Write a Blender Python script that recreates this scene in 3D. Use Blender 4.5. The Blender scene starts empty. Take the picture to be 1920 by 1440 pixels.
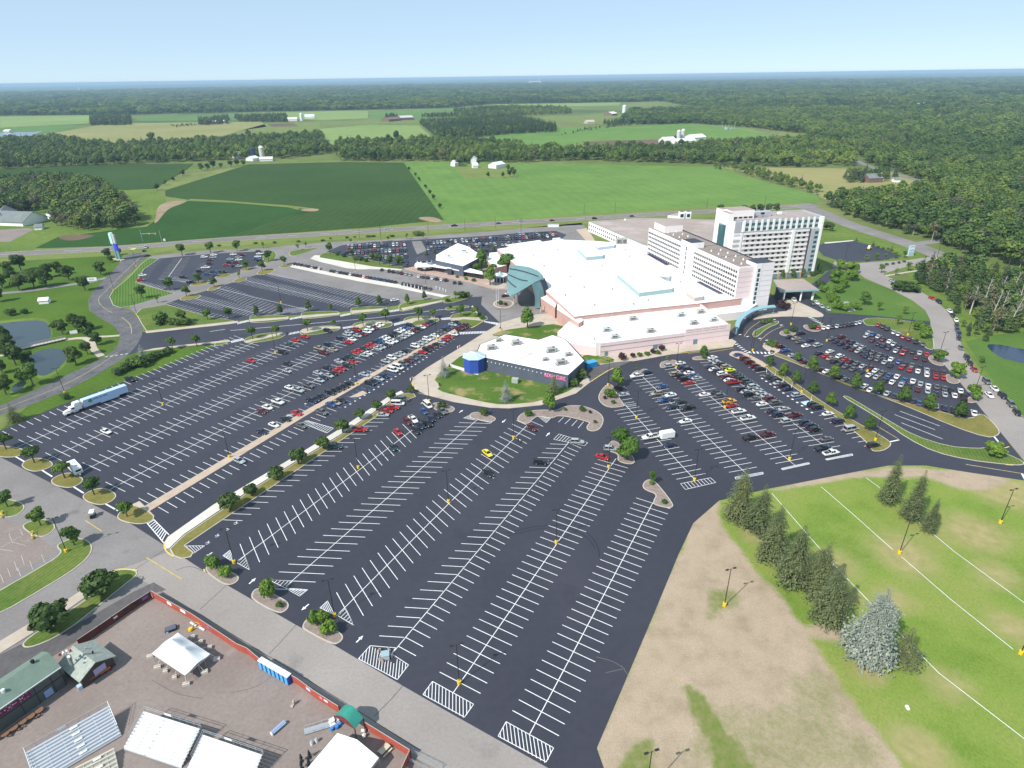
import bpy, bmesh, math, random
import numpy as np
from mathutils import Vector, Matrix
from mathutils.geometry import tessellate_polygon
R = random.Random(7)
PI = math.pi
SC = bpy.context.scene
COL = SC.collection
# ---------------------------------------------------------------- camera model (metres, camera 113 m above the lots)
CF, CP, CR, CH = 1174.5, math.radians(26.16), math.radians(-.832),113.0
_c, _s, _cr, _sr = math.cos(CP), math.sin(CP), math.cos(CR), math.sin(CR)
def ray(px, py):
    u, v = (px-960)/CF, (py-720)/CF
    x, y = u*_cr+v*_sr, -u*_sr+v*_cr
    return Vector((x, _c-y*_s, -_s-y*_c))
def W(px, py, z=0.0):
    """map position (survey reading from the photo) -> metres on the level z"""
    d = ray(px, py); t = (CH-z)/-d.z
    return Vector((d.x*t, d.y*t, z))
def proj(p):
    X, Y, Z = p[0], p[1], p[2]-CH
    zc = Y*_c-Z*_s; yc = -(Y*_s+Z*_c)
    return (960+CF*(X*_cr-yc*_sr)/zc, 720+CF*(X*_sr+yc*_cr)/zc)
def WS(pts, z=0.0): return [W(a, b, z) for a, b in pts]

# ---------------------------------------------------------------- mesh builder
class MB:
    def __init__(s): s.v, s.f, s.m, s.mats = [],[],[],[]
    def mi(s, mat):
        if mat not in s.mats: s.mats.append(mat)
        return s.mats.index(mat)
    def add(s, vs, fs, mat):
        o = len(s.v); k = s.mi(mat)
        s.v += [tuple(p) for p in vs]
        for f in fs: s.f.append([o+i for i in f]); s.m.append(k)
        return s
    def poly(s, pts, mat):
        pts = [Vector(p) for p in pts]
        n = len(pts)
        if n <= 4 and n == 3: return s.add(pts, [(0,1,2)], mat)
        tri = tessellate_polygon([pts])
        nz = Vector((0,0,0))
        for i in range(n): nz += pts[i].cross(pts[(i+1) % n])
        out = []
        for t in tri:
            a, b, c = (pts[i] for i in t)
            out.append(tuple(t) if (b-a).cross(c-a).dot(nz) > 0 else (t[0], t[2], t[1]))
        return s.add(pts, out, mat)
    def flat(s, pts, z, mat):
        """horizontal sheet, facing up"""
        p = [Vector((q[0], q[1], z)) for q in pts]
        if area2(p) < 0: p.reverse()
        return s.poly(p, mat)
    def prism(s, pts, z0, z1, mside, mtop=None, bottom=False):
        p = [Vector((q[0], q[1],0)) for q in pts]
        if area2(p) < 0: p.reverse()
        n = len(p)
        lo = [(q.x, q.y, z0) for q in p]; hi = [(q.x, q.y, z1) for q in p]
        s.add(lo+hi, [(i, (i+1) % n, n+(i+1) % n, n+i) for i in range(n)], mside)
        s.poly([Vector(q) for q in hi], mtop or mside)
        if bottom: s.poly([Vector(q) for q in reversed(lo)], mside)
        return s
    def box(s, c, d, mat, rz=0.0, M=None):
        a, b, h = d[0]/2, d[1]/2, d[2]/2
        vs = [Vector((x, y, z)) for z in (-h, h) for x, y in ((-a, -b),(a, -b),(a, b),(-a, b))]
        m = M if M is not None else Matrix.Rotation(rz, 3,'Z')
        vs = [m @ v + Vector(c) for v in vs]
        return s.add(vs, [(3,2,1,0),(4,5,6,7),(0,1,5,4),(1,2,6,5),(2,3,7,6),(3,0,4,7)], mat)
    def tube(s, p0, p1, r0, r1, mat, n=8, cap=True):
        p0, p1 = Vector(p0), Vector(p1); d = (p1-p0).normalized()
        a = d.orthogonal().normalized(); b = d.cross(a)
        vs = [p + (a*math.cos(2*PI*i/n)+b*math.sin(2*PI*i/n))*r for p, r in ((p0, r0),(p1, r1)) for i in range(n)]
        fs = [(i, (i+1) % n, n+(i+1) % n, n+i) for i in range(n)]
        if cap: fs += [tuple(range(n-1,-1,-1)), tuple(range(n, 2*n))]
        return s.add(vs, fs, mat)
    def line(s, a, b, w, z, mat):
        a, b = Vector((a[0], a[1], z)), Vector((b[0], b[1], z)); d = b-a
        if d.length < 1e-6: return s
        d.normalize(); n = Vector((-d.y, d.x, 0))*w/2
        return s.add([a-n, b-n, b+n, a+n],[(0,1,2,3)], mat)
    def build(s, name, parent=None, smooth=None, loc=None):
        me = bpy.data.meshes.new(name)
        me.from_pydata(s.v, [], s.f)
        for m in s.mats: me.materials.append(m)
        if len(s.mats) > 1: me.polygons.foreach_set('material_index', s.m)
        if smooth is not None:
            me.shade_smooth(); me.set_sharp_from_angle(angle=math.radians(smooth))
        me.update()
        o = bpy.data.objects.new(name, me); COL.objects.link(o)
        if loc is not None: o.location = loc
        if parent is not None: o.parent = parent
        return o
def area2(p): return sum(p[i].x*p[(i+1) % len(p)].y-p[(i+1) % len(p)].x*p[i].y for i in range(len(p)))
def tag(o, label=None, cat=None, group=None, kind=None):
    if label: o['label'] = label
    if cat: o['category'] = cat
    if group: o['group'] = group
    if kind: o['kind'] = kind
    return o
def thing(name, label, cat, loc=(0,0,0), rz=0.0, group=None):
    o = bpy.data.objects.new(name, None); COL.objects.link(o)
    o.location = loc; o.rotation_euler = (0,0, rz); o.empty_display_size = .2
    return tag(o, label, cat, group)
def struct(o): o['kind'] = 'structure'; return o
def dup(o, parent=None):
    c = o.copy(); COL.objects.link(c)
    if parent is not None: c.parent = parent
    for ch in list(o.children): dup(ch, c)
    return c
def chaikin(p, it=2):
    p = [Vector(q) for q in p]
    for _ in range(it):
        q = []
        for i in range(len(p)):
            a, b = p[i], p[(i+1) % len(p)]
            q += [a*.75+b*.25, a*.25+b*.75]
        p = q
    return p
def inset(p, d):
    p = [Vector((q[0], q[1],0)) for q in p]
    if area2(p) < 0: p.reverse()
    out = []; n = len(p)
    for i in range(n):
        a, b, c = p[i-1], p[i], p[(i+1) % n]
        e1, e2 = (b-a),(c-b)
        if e1.length < 1e-6 or e2.length < 1e-6: out.append(b.copy()); continue
        e1.normalize(); e2.normalize()
        n1, n2 = Vector((-e1.y, e1.x, 0)), Vector((-e2.y, e2.x, 0))
        m = n1+n2
        if m.length < .3: m = n1
        m.normalize(); k = d/max(.5, m.dot(n1))
        out.append(b+m*k)
    return out
def smooth_line(pts, it=2):
    p = [Vector(q) for q in pts]
    for _ in range(it):
        q = [p[0]]
        for a, b in zip(p, p[1:]): q += [a*.75+b*.25, a*.25+b*.75]
        p = q+[p[-1]]
    return p
def heading(a, b): d = W(*b)-W(*a); return math.atan2(d.y, d.x)
ORD = ['first', 'second', 'third', 'fourth', 'fifth', 'sixth', 'seventh', 'eighth', 'ninth', 'tenth', 'eleventh', 'twelfth',
       'thirteenth', 'fourteenth', 'fifteenth', 'sixteenth', 'seventeenth', 'eighteenth', 'nineteenth', 'twentieth']

# ---------------------------------------------------------------- materials
def _nt(name):
    m = bpy.data.materials.new(name); m.use_nodes = True
    nt = m.node_tree; b = nt.nodes['Principled BSDF']
    return m, nt, b
def plain(name, c, rough=.7, metal=0.0, spec=.3, coat=0.0, emit=None):
    m, nt, b = _nt(name)
    b.inputs['Base Color'].default_value = (*c, 1); b.inputs['Roughness'].default_value = rough
    b.inputs['Metallic'].default_value = metal; b.inputs['Specular IOR Level'].default_value = spec
    b.inputs['Coat Weight'].default_value = coat
    if emit: b.inputs['Emission Color'].default_value = (*c, 1); b.inputs['Emission Strength'].default_value = emit
    return m
def N(nt, t, **k):
    n = nt.nodes.new(t)
    for a, v in k.items(): setattr(n, a, v)
    return n
def mapped(nt, scale=(1,1,1), rot=0.0, obj=False):
    g = N(nt, 'ShaderNodeTexCoord') if obj else N(nt, 'ShaderNodeNewGeometry')
    mp = N(nt, 'ShaderNodeMapping')
    nt.links.new(g.outputs['Object' if obj else 'Position'], mp.inputs['Vector'])
    mp.inputs['Rotation'].default_value = (0,0, rot); mp.inputs['Scale'].default_value = scale
    return mp.outputs[0]
def noise(nt, vec, scale, detail=4, rough=.55):
    n = N(nt, 'ShaderNodeTexNoise'); n.inputs['Scale'].default_value = scale
    n.inputs['Detail'].default_value = detail; n.inputs['Roughness'].default_value = rough
    nt.links.new(vec, n.inputs['Vector']); return n.outputs['Fac']
def ramp(nt, fac, stops):
    r = N(nt, 'ShaderNodeValToRGB'); e = r.color_ramp.elements
    while len(e) < len(stops): e.new(.5)
    for q, (p, c) in zip(e, stops):
        q.position = p; q.color = (*c, 1) if not isinstance(c, (int, float)) else (c, c, c, 1)
    nt.links.new(fac, r.inputs[0]); return r.outputs[0]
def mixc(nt, a, b, fac=1.0, mode='MULTIPLY'):
    m = N(nt, 'ShaderNodeMix', data_type='RGBA', blend_type=mode)
    for s, v in ((m.inputs[0], fac),(m.inputs[6], a),(m.inputs[7], b)):
        if hasattr(v, 'is_output'): nt.links.new(v, s)
        elif isinstance(v, (int, float)): s.default_value = v
        else: s.default_value = (*v, 1)
    return m.outputs[2]
def mottled(name, c1, c2, s1=.05, s2=.8, amt=.35, rough=.9, spec=.15, stripes=None, extra=None, stretch=None, bump=0.0, det=5):
    """two-scale mottled surface; stripes=(period m, angle rad, strength); extra=[(scale,lo,hi,colour,amount)]"""
    m, nt, b = _nt(name)
    v = mapped(nt, stretch[0] if stretch else (1,1,1), stretch[1] if stretch else 0.0)
    col = ramp(nt, noise(nt, v, s1, det),[(.3, c1),(.7, c2)])
    f2 = ramp(nt, noise(nt, mapped(nt), s2,3,.65),[(.25,1-amt),(.75,1+amt*.6)])
    col = mixc(nt, col, f2)
    if stripes:
        w = N(nt, 'ShaderNodeTexWave', wave_type='BANDS', bands_direction='X', wave_profile='SIN')
        w.inputs['Scale'].default_value = PI/(10*stripes[0]) * 2 / 1.0
        w.inputs['Distortion'].default_value = stripes[3] if len(stripes) > 3 else .3
        w.inputs['Detail'].default_value = 1; w.inputs['Detail Scale'].default_value = .5
        nt.links.new(mapped(nt, (1,1,1), stripes[1]), w.inputs['Vector'])
        k = stripes[2]
        col = mixc(nt, col, ramp(nt, w.outputs['Fac'],[(.35,1-k),(.65,1+k*.5)]))
    for sc, lo, hi, cc, am in (extra or []):
        fac = ramp(nt, noise(nt, mapped(nt), sc, 6,.62),[(lo, 0.0),(hi, am)])
        col = mixc(nt, col, cc, fac, 'MIX')
    nt.links.new(col, b.inputs['Base Color'])
    b.inputs['Roughness'].default_value = rough; b.inputs['Specular IOR Level'].default_value = spec
    if bump:
        bp = N(nt, 'ShaderNodeBump'); bp.inputs['Strength'].default_value = bump; bp.inputs['Distance'].default_value = .3
        nt.links.new(noise(nt, mapped(nt), s2*2,4), bp.inputs['Height']); nt.links.new(bp.outputs[0], b.inputs['Normal'])
    return m
def leafmat(name, dark, light, var=.35, rough=.6, trans=.25, patch=0):
    m, nt, b = _nt(name)
    oi = N(nt, 'ShaderNodeObjectInfo')
    tc = N(nt, 'ShaderNodeTexCoord')
    n = noise(nt, tc.outputs['Object'],.9,2)
    col = ramp(nt, n, [(.3, dark),(.72, light)])
    col = mixc(nt, col, ramp(nt, oi.outputs['Random'],[(0,(1-var, 1-var*.8,1-var*.7)),(.5,(1,1,1)),(1,(1+var, 1+var*.6,1+var*.1))]))
    if patch:
        col = mixc(nt, col, ramp(nt, noise(nt, oi.outputs['Location'],.0035,4,.7),[(.32,(1-patch, 1-patch*.75,1-patch*.6)),(.5,(1,1,1)),(.68,(1+patch*1.2,1+patch*.9,1+patch*.5))]))
    nt.links.new(col, b.inputs['Base Color'])
    b.inputs['Roughness'].default_value = rough; b.inputs['Specular IOR Level'].default_value = .25
    if trans:
        out = nt.nodes['Material Output']; t = N(nt, 'ShaderNodeBsdfTranslucent'); mx = N(nt, 'ShaderNodeMixShader')
        nt.links.new(col, t.inputs[0]); mx.inputs[0].default_value = trans
        nt.links.new(b.outputs[0], mx.inputs[1]); nt.links.new(t.outputs[0], mx.inputs[2]); nt.links.new(mx.outputs[0], out.inputs[0])
    return m

M = {}
M['seal'] = mottled('sealed_asphalt', (.034,.034,.048),(.046,.0455,.062),.03,.5,.12,.62,.35,
                    extra=[(.012,.50,.64,(.051,.049,.066),.8),(.25,.62,.8,(.06,.056,.062),.4),(.9,.66,.72,(.019,.019,.027),.7),(.05,.6,.64,(.034,.034,.046),.7)], stretch=((1,.22,1),.48))
M['aged'] = mottled('aged_asphalt', (.27,.24,.222),(.34,.305,.284),.04,1.5,.13,.92,.15, extra=[(.09,.6,.75,(.17,.158,.15),.6)])
M['road'] = mottled('grey_road', (.20,.183,.177),(.26,.24,.232),.05,1.2,.14,.92,.15, extra=[(.15,.58,.72,(.12,.112,.11),.6)])
M['oldroad'] = mottled('patched_road', (.10,.10,.108),(.165,.16,.165),.12,1.0,.22,.9,.2, extra=[(.35,.55,.62,(.075,.077,.09),.8)])
M['hiway'] = mottled('highway_asphalt', (.19,.165,.155),(.235,.21,.195),.02,.4,.1,.92,.15)
M['yard'] = mottled('yard_asphalt', (.225,.182,.163),(.285,.235,.212),.06,1.3,.16,.95,.1, extra=[(.2,.58,.72,(.32,.285,.27),.5),(.5,.64,.74,(.17,.145,.135),.4)])
M['drv'] = mottled('worn_driveway', (.085,.08,.085),(.14,.13,.13),.09,.8,.2,.9,.2)
M['conc'] = mottled('concrete', (.43,.36,.29),(.52,.45,.37),.2,2,.1,.9,.2)
M['concw'] = mottled('pale_concrete', (.56,.52,.46),(.66,.62,.56),.1,2,.08,.9,.2)
M['tanwalk'] = mottled('tan_paving', (.44,.34,.26),(.52,.41,.32),.3,2,.1,.9,.2)
M['brickpav'] = mottled('pink_pavers', (.38,.26,.21),(.5,.37,.31),.4,2,.15,.9,.2)
M['kerb'] = mottled('kerb_concrete', (.46,.41,.35),(.56,.5,.43),.5,3,.1,.9,.2)
M['gravel'] = mottled('landscape_gravel', (.24,.19,.165),(.34,.275,.24),.8,4,.3,.95,.1)
M['white'] = mottled('road_paint', (.70,.70,.70),(.84,.84,.84),.3,3,.12,.7,.3, extra=[(2.2,.6,.72,(.2,.2,.22),.55)])
M['whiteold'] = mottled('worn_road_paint', (.42,.4,.38),(.6,.58,.56),.5,3,.3,.8,.3)
M['yellowr'] = mottled('worn_yellow_paint', (.42,.32,.13),(.55,.43,.2),.4,3,.25,.8,.2)
M['yellow'] = mottled('yellow_paint', (.66,.52,.10),(.76,.60,.14),.4,3,.15,.7,.3)
M['bluep'] = plain('blue_paint', (.10,.22,.50),.7)
M['hcpad'] = plain('pale_blue_paint', (.45,.62,.75),.7)
M['lawn'] = mottled('mown_lawn', (.062,.125,.016),(.105,.175,.024),.025,.6,.2,.95,.1, stripes=(2.6,1.35,.22))
M['lawn2'] = mottled('lot_lawn', (.085,.15,.028),(.15,.19,.045),.05,.8,.22,.95,.1, stripes=(2.2,.35,.14), extra=[(.08,.55,.7,(.24,.2,.075),.65)])
M['lawn3'] = mottled('striped_lawn', (.075,.15,.028),(.115,.195,.04),.03,.6,.15,.95,.1, stripes=(3.0,-.5,.22), extra=[(.03,.6,.8,(.17,.19,.06),.5)])
M['dry'] = mottled('dry_island_grass', (.16,.155,.04),(.25,.21,.07),.15,1,.25,.95,.1, extra=[(.3,.55,.7,(.105,.14,.03),.6)])
M['lawnc'] = mottled('worn_lawn', (.06,.125,.018),(.10,.165,.028),.06,.9,.2,.95,.1, extra=[(.11,.53,.66,(.34,.26,.13),.8)])
M['rough'] = mottled('rough_grass', (.10,.165,.03),(.16,.215,.045),.02,.25,.25,.95,.1, extra=[(.05,.55,.75,(.075,.14,.025),.7)])
M['verge'] = mottled('verge_grass', (.14,.19,.045),(.2,.23,.07),.03,.4,.18,.95,.1, extra=[(.05,.55,.75,(.10,.165,.03),.7)])
M['ground'] = mottled('country_ground', (.115,.165,.04),(.2,.225,.075),.004,.05,.25,.95,.1, extra=[(.0012,.5,.62,(.05,.10,.028),.8)])
M['soy'] = mottled('soybean_field', (.032,.07,.016),(.052,.098,.024),.006,.12,.16,.95,.1, stripes=(14,.08,.06,.6), extra=[(.011,.6,.78,(.036,.088,.022),.7)])
M['soy2'] = mottled('soybean_strip', (.024,.07,.014),(.038,.095,.02),.01,.12,.16,.95,.1, stripes=(9,.2,.06,.6))
M['hay'] = mottled('hay_field', (.105,.20,.042),(.15,.25,.06),.006,.15,.12,.95,.1, stripes=(26,-.22,.035,2.5), stretch=((.35,1,1),-.3), extra=[(.014,.5,.7,(.165,.27,.06),.7),(.03,.5,.7,(.075,.17,.03),.5)])
M['tanmeadow'] = mottled('tan_meadow', (.2,.225,.075),(.29,.27,.105),.004,.05,.12,.95,.1, extra=[(.003,.5,.65,(.33,.27,.13),.6)])
M['palefield'] = mottled('pale_field', (.18,.265,.075),(.24,.31,.1),.004,.04,.1,.95,.1, stripes=(30,1.2,.07,.5))
M['midfield'] = mottled('green_field', (.09,.18,.045),(.13,.22,.06),.004,.04,.1,.95,.1)
M['soil'] = mottled('bare_soil', (.26,.19,.12),(.36,.28,.19),.05,.4,.25,.95,.1)
M['mud'] = mottled('brown_soil', (.12,.085,.06),(.18,.125,.085),.01,.1,.25,.95,.1)
M['forestfloor'] = mottled('forest_floor', (.022,.05,.014),(.04,.075,.022),.01,.08,.3,.95,.1)
M['woodfar'] = mottled('far_canopy', (.04,.085,.025),(.085,.135,.042),.0016,.012,.4,.95,.1, extra=[(.0007,.56,.6,(.15,.19,.08),.75)])
def water(name, c):
    m, nt, b = _nt(name); b.inputs['Base Color'].default_value = (*c, 1); b.inputs['Roughness'].default_value = .12
    bp = N(nt, 'ShaderNodeBump'); bp.inputs['Strength'].default_value = .12; bp.inputs['Distance'].default_value = .1
    nt.links.new(noise(nt, mapped(nt),1.2,3), bp.inputs['Height']); nt.links.new(bp.outputs[0], b.inputs['Normal'])
    return m
M['water'] = water('pond_water', (.022,.036,.038)); M['bluewater'] = water('blue_pond_water', (.02,.035,.07))
# ================================================================ ground, roads, lots
def sheet(name, pts, z, mat, it=0):
    p = WS(pts)
    if it: p = chaikin(p, it)
    return struct(MB().flat(p, z, mat).build(name))
big = 42000.0
g = MB(); seg = 64
g.flat([Vector((big*math.cos(2*PI*i/seg), big*math.sin(2*PI*i/seg),0)) for i in range(seg)],0, M['ground'])
struct(g.build('ground'))
# far country: forest belt out to the horizon, then fields laid on it
def far(name, pts, mat, z=.35, it=0): return sheet(name, pts, z, mat, it)
band = [(-900,224),(0,217),(250,215),(470,210),(640,207),(830,203),(920,195),(1160,192),(1230,190),(1310,203),(1440,205),(1640,215),(1750,260),(1920,330),(2600,560)]
ends = [W(x, y) for x, y in band]
outer = [Vector((38000*math.sin(a),38000*math.cos(a),0)) for a in [math.radians(t) for t in range(62,-63,-4)]]
struct(MB().flat(ends+outer, .2, M['woodfar']).build('far_forest_ground'))
far('crop_field', [(-300,335),(0,318),(150,309),(363,307),(350,318),(290,354),(215,357),(190,345),(0,347),(-300,360)], M['soy'])
far('crop_field', [(467,308),(640,304),(757,305),(832,412),(700,426),(560,436),(430,444),(540,405),(600,392),(540,385),(420,377),(355,375),(310,368),(310,357)], M['soy'],.1)
far('crop_field', [(355,377),(430,380),(540,389),(600,394),(540,405),(430,444),(200,462),(65,466),(108,445),(210,432),(275,425),(293,412),(297,395),(310,385)], M['soy2'],.1)
far('hay_field', [(757,305),(850,304),(1080,308),(1280,312),(1345,313),(1400,332),(1535,367),(1535,379),(1280,390),(1060,405),(840,419),(832,412)], M['hay'],.1)
far('farm_meadow', [(850,312),(940,311),(960,322),(968,333),(872,336)], M['verge'],.14)
far('roadside_meadow', [(1345,313),(1590,316),(1680,325),(1760,348),(1690,368),(1620,372),(1550,376),(1490,345)], M['tanmeadow'],.1)
far('meadow', [(-60,270),(30,262),(200,232),(490,228),(500,238),(450,245),(395,264),(200,274),(0,272)], M['tanmeadow'])
far('meadow', [(0,220),(165,216),(178,222),(165,232),(0,240)], M['palefield'])
far('meadow', [(0,241),(150,234),(120,246),(0,256)], M['midfield'])
far('meadow', [(245,227),(275,218),(470,214),(470,220),(440,226)], M['midfield'])
far('meadow', [(478,212),(640,208),(690,208),(690,222),(600,226),(545,222)], M['palefield'])
far('meadow', [(600,242),(690,234),(785,236),(812,258),(770,268),(700,266),(600,273),(590,258)], M['palefield'])
far('meadow', [(455,244),(500,232),(600,228),(600,250),(560,262)], M['verge'])
far('meadow', [(690,210),(850,205),(860,216),(800,224),(700,226)], M['midfield'])
far('meadow', [(880,262),(960,248),(1060,240),(1180,238),(1290,229),(1400,240),(1500,268),(1400,274),(1300,271),(1240,262),(1150,268),(1000,284)], M['hay'])
far('meadow', [(985,280),(1170,262),(1220,270),(1120,281)], M['verge'],.4)
far('meadow', [(1000,222),(1130,214),(1240,216),(1280,228),(1100,234)], M['verge'])
far('meadow', [(1225,190),(1440,186),(1565,191),(1540,200),(1440,203),(1310,203)], M['palefield'],.5)
far('meadow', [(920,196),(1040,194),(1165,192),(1160,198),(1000,201)], M['palefield'],.5)
far('meadow', [(1530,202),(1660,205),(1740,202),(1730,208),(1600,209)], M['palefield'],.5)
far('farmyard_soil', [(1090,266),(1150,264),(1240,262),(1250,276),(1200,282),(1120,280)], M['mud'],.6)
far('farmyard_soil', [(500,233),(550,231),(560,237),(510,238)], M['mud'],.6)
HOLES = [(140,171.5,60,1.6),(205,174,45,1.2),(330,170,30,1),(1030,156.5,60,.8),(1280,156,40,1.2),(860,166,50,.9),(560,172,45,1.1),(700,180,35,1.3),(420,186,40,1.6),(1100,178,40,1.2),(1540,153,70,1.0),(1640,170,40,1.4),(1420,172,45,1.1),(1730,180,45,1.6),(80,192,50,1.8),(960,188,40,1.2),(1850,205,30,2),(1760,276,26,3),(1890,283,30,4),(1690,243,25,2.2),(1440,216,25,1.4)]
for x_, y_, a_, b_ in HOLES: far('clearing', [(x_+a_*math.cos(t)*R.uniform(.75,1.1), y_+b_*math.sin(t)) for t in [k*PI/6 for k in range(12)]], M['palefield'],.5)
far('retention_pond', [(0,249),(60,248),(80,246),(60,255),(0,257)], M['bluewater'],.5)
sheet('bare_patch', [(300,384),(318,378),(352,376),(345,381),(318,390),(306,402),(296,416),(288,420),(293,405),(294,392)],.13, M['soil'],2)
sheet('bare_patch', [(560,394),(575,391),(599,392),(596,396),(575,397)],.13, M['soil'],2)
sheet('bare_patch', [(780,408),(810,406),(832,414),(820,418),(796,414)],.13, M['soil'],2)
sheet('bare_patch', [(105,446),(130,440),(180,440),(170,446),(130,453)],.14, M['mud'],2)
sheet('field_track', [(355,373),(420,376),(540,386),(560,391),(560,394),(540,389),(420,378.5),(355,376)],.135, M['verge'])
# scrub between the wood and the soybean fields
sheet('rough_meadow', [(213,357),(290,354),(310,368),(312,383),(296,393),(290,412),(262,425),(180,436),(120,440),(100,448),(60,468),(-40,478),(-200,480),(-200,380),(100,360)],.06, M['rough'])
# highway, country road
def ribbon(name, pts, w, z, mat, it=2):
    p = smooth_line(WS(pts), it); L, Rr = [],[]
    for i, q in enumerate(p):
        d = (p[min(i+1, len(p)-1)]-p[max(i-1,0)]).normalized(); n = Vector((-d.y, d.x, 0))
        L.append(q+n*w/2); Rr.append(q-n*w/2)
    b = MB(); vs = []
    for a, c in zip(L, Rr): vs += [(a.x, a.y, z),(c.x, c.y, z)]
    b.add(vs, [(2*i, 2*i+1,2*i+3,2*i+2) for i in range(len(p)-1)], mat)
    return struct(b.build(name))
hw = [(-500,497),(0,477.5),(120,471),(240,464.5),(360,454),(480,445.5),(600,439),(720,431.5),(840,424.5),(960,417.5),(1080,410.5),(1280,399),(1430,391),(1530,384.5)]
ribbon('highway_verge', [(a, b+.5) for a, b in hw],46,.05, M['verge'])
ribbon('highway', hw, 15.5,.09, M['hiway'])
ribbon('country_road', [(1500,384),(1545,401),(1600,425),(1700,455),(1790,490),(1900,540)],17,.10, M['road'])
ribbon('country_road', [(1573,276),(1600,298),(1625,312),(1700,332),(1775,353),(1830,368)],9,.3, M['road'])
ribbon('country_road', [(1240,228),(1330,235),(1420,247),(1515,261),(1560,268)],7,.55, M['soil'])
ribbon('side_road', [(1715,458),(1760,452),(1830,446)],9,.096, M['road'])
# ------- near setting
sheet('lawn', [(-300,500),(0,482),(120,475),(236,470),(217,505),(180,540),(164,562),(167,582),(188,597),(216,613),(227,628),(220,653),(192,674),(150,694),(75,729),(25,753),(-80,800),(-400,800)],.02, M['lawn'])
sheet('lawn', [(-60,842),(0,807),(57,757),(125,730),(187,699),(237,666),(287,653),(345,646),(402,641),(400,650),(300,691),(217,722),(100,766),(0,809.5),(-60,850)],.03, M['lawn'])
sheet('grass_ground', [(1545,405),(1600,428),(1700,460),(1790,500),(1990,640),(1990,900),(1900,780),(1800,640),(1690,500),(1540,480),(1520,430)],.02, M['rough'])
sheet('lawn', [(1505,548),(1530,520),(1560,500),(1622,525),(1665,540),(1712,565),(1738,588),(1744,600),(1735,604),(1640,594),(1552,588),(1525,568)],.045, M['lawn3'])
sheet('wet_meadow', [(1810,640),(1850,630),(1930,620),(2000,640),(2000,860),(1930,790),(1850,700)],.03, M['lawn3'])
# grey asphalt of the ring roads
sheet('ring_road', [(243,578),(262,520),(280,480),(380,470),(492,465.5),(545,460.5),(610,454.5),(720,449.5),(825,440.5),(925,433.5),(1000,426),(1090,418),(1110,440),(1120,470),(1060,560),(1045,612),(937,608),(902,572),(807,573),(750,568),(600,538),(500,518),(306,575),(268,602)],.05, M['road'])
sheet('entrance_road', [(283,474),(240,474),(217,503),(180,540),(166,561),(167,580),(186,596),(215,612),(226,628),(220,652),(192,672),(150,692),(75,727),(25,751),(-100,800),(-100,820),(0,778),(57,760),(125,732),(187,700),(239,668),(262,640),(268,622),(265,607),(250,585),(226,575),(207,566),(203,555),(212,542),(237,517),(265,490)],.06, M['oldroad'],1)
sheet('side_street', [(-200,770),(0,852),(250,985),(385,1072),(555,1172),(755,1286),(840,1335),(1027,1440),(1200,1540),(700,1700),(-400,1500)],.02, M['road'])
sheet('side_street', [(230,1066),(330,1030),(388,1070),(560,1168),(762,1281),(848,1330),(1036,1436),(1110,1476),(900,1520),(772,1418),(640,1325),(455,1205),(300,1108)],.036, M['aged'])
sheet('yard', [(285,1113),(455,1205),(540,1265),(640,1325),(772,1412),(820,1460),(760,1600),(-200,1600),(-120,1370)],.044, M['yard'])
sheet('driveway', [(-60,1258),(35,1210),(110,1190),(250,1110),(288,1092),(312,1106),(285,1113),(150,1205),(100,1240),(-60,1330)],.04, M['drv'])
lot = [(-45,832),(0,808),(100,765),(217,721),(300,690),(397,650),(440,643),(270,656),(237,667),(252,650),(267,623),(430,607),(540,598),(637,592),(720,585),(807,571),(880,557.5),(904,556),(902,571),(938,606),(1000,640),(1100,640),(1370,620),(1400,590),(1440,560),(1480,530),(1512,556),(1552,586),(1640,592),(1735,602),(1745,602),(1745,622),(1752,655),(1772,685),(1800,717),(1842,770),(1877,812),(1925,872),(1960,910),(1920,901),(1817,886),(1736,873),(1665,873),(1439,917),(1348,939),(1300,981),(1272,1040),(1225,1154),(1119,1403),(1132,1440),(1160,1520),(1027,1440),(840,1335),(755,1286),(625,1209),(555,1172),(425,1097),(385,1072),(250,985),(0,857),(-60,828)]
sheet('parking_lot', lot, .056, M['seal'])
sheet('parking_lot', [(306,572),(335,561),(387,545),(435,530),(482,515),(500,514),(600,534),(752,566),(745,573),(640,585),(540,592),(440,602),(385,592)],.062, M['seal'])
sheet('parking_lot', [(255,527),(270,505),(287,486),(360,479),(412,475),(492,471),(497,491),(472,502),(422,517),(367,532),(335,542),(310,545)],.062, M['seal'])
sheet('parking_lot', [(612,472),(640,460),(700,453.5),(775,450),(900,443),(1000,435),(1042,433),(1062,440),(1050,452),(980,470),(900,482),(760,503),(700,492),(640,480)],.062, M['seal'])
sheet('access_lane', [(772,452.5),(790,452),(800,470),(782,477),(775,462)],.072, M['road'])
sheet('parking_lot', [(1527,462),(1545,456),(1600,452),(1640,461),(1692,480),(1655,488),(1583,492),(1545,480)],.062, M['seal'])
sheet('hotel_drive', [(1488,560),(1530,527),(1560,502),(1567,498),(1572,505),(1560,522),(1545,536),(1530,545),(1510,560),(1500,570)],.06, M['seal'])
sheet('loop_road', [(1565,490),(1600,494),(1660,490),(1700,488),(1755,480),(1790,492),(1700,500),(1655,514),(1677,525),(1715,540),(1752,562),(1775,582),(1787,600),(1802,645),(1810,665),(1835,700),(1865,727),(1902,765),(1960,830),(1985,930),(1920,864),(1877,812),(1842,770),(1800,717),(1772,686),(1752,656),(1745,622),(1744,600),(1735,582),(1710,563),(1665,540),(1622,522),(1600,505),(1560,500)],.064, M['aged'])
sheet('tiled_lot', [(-80,960),(0,975),(40,985),(105,1030),(0,1100),(-80,1130)],.028, M['yard'])
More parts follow.
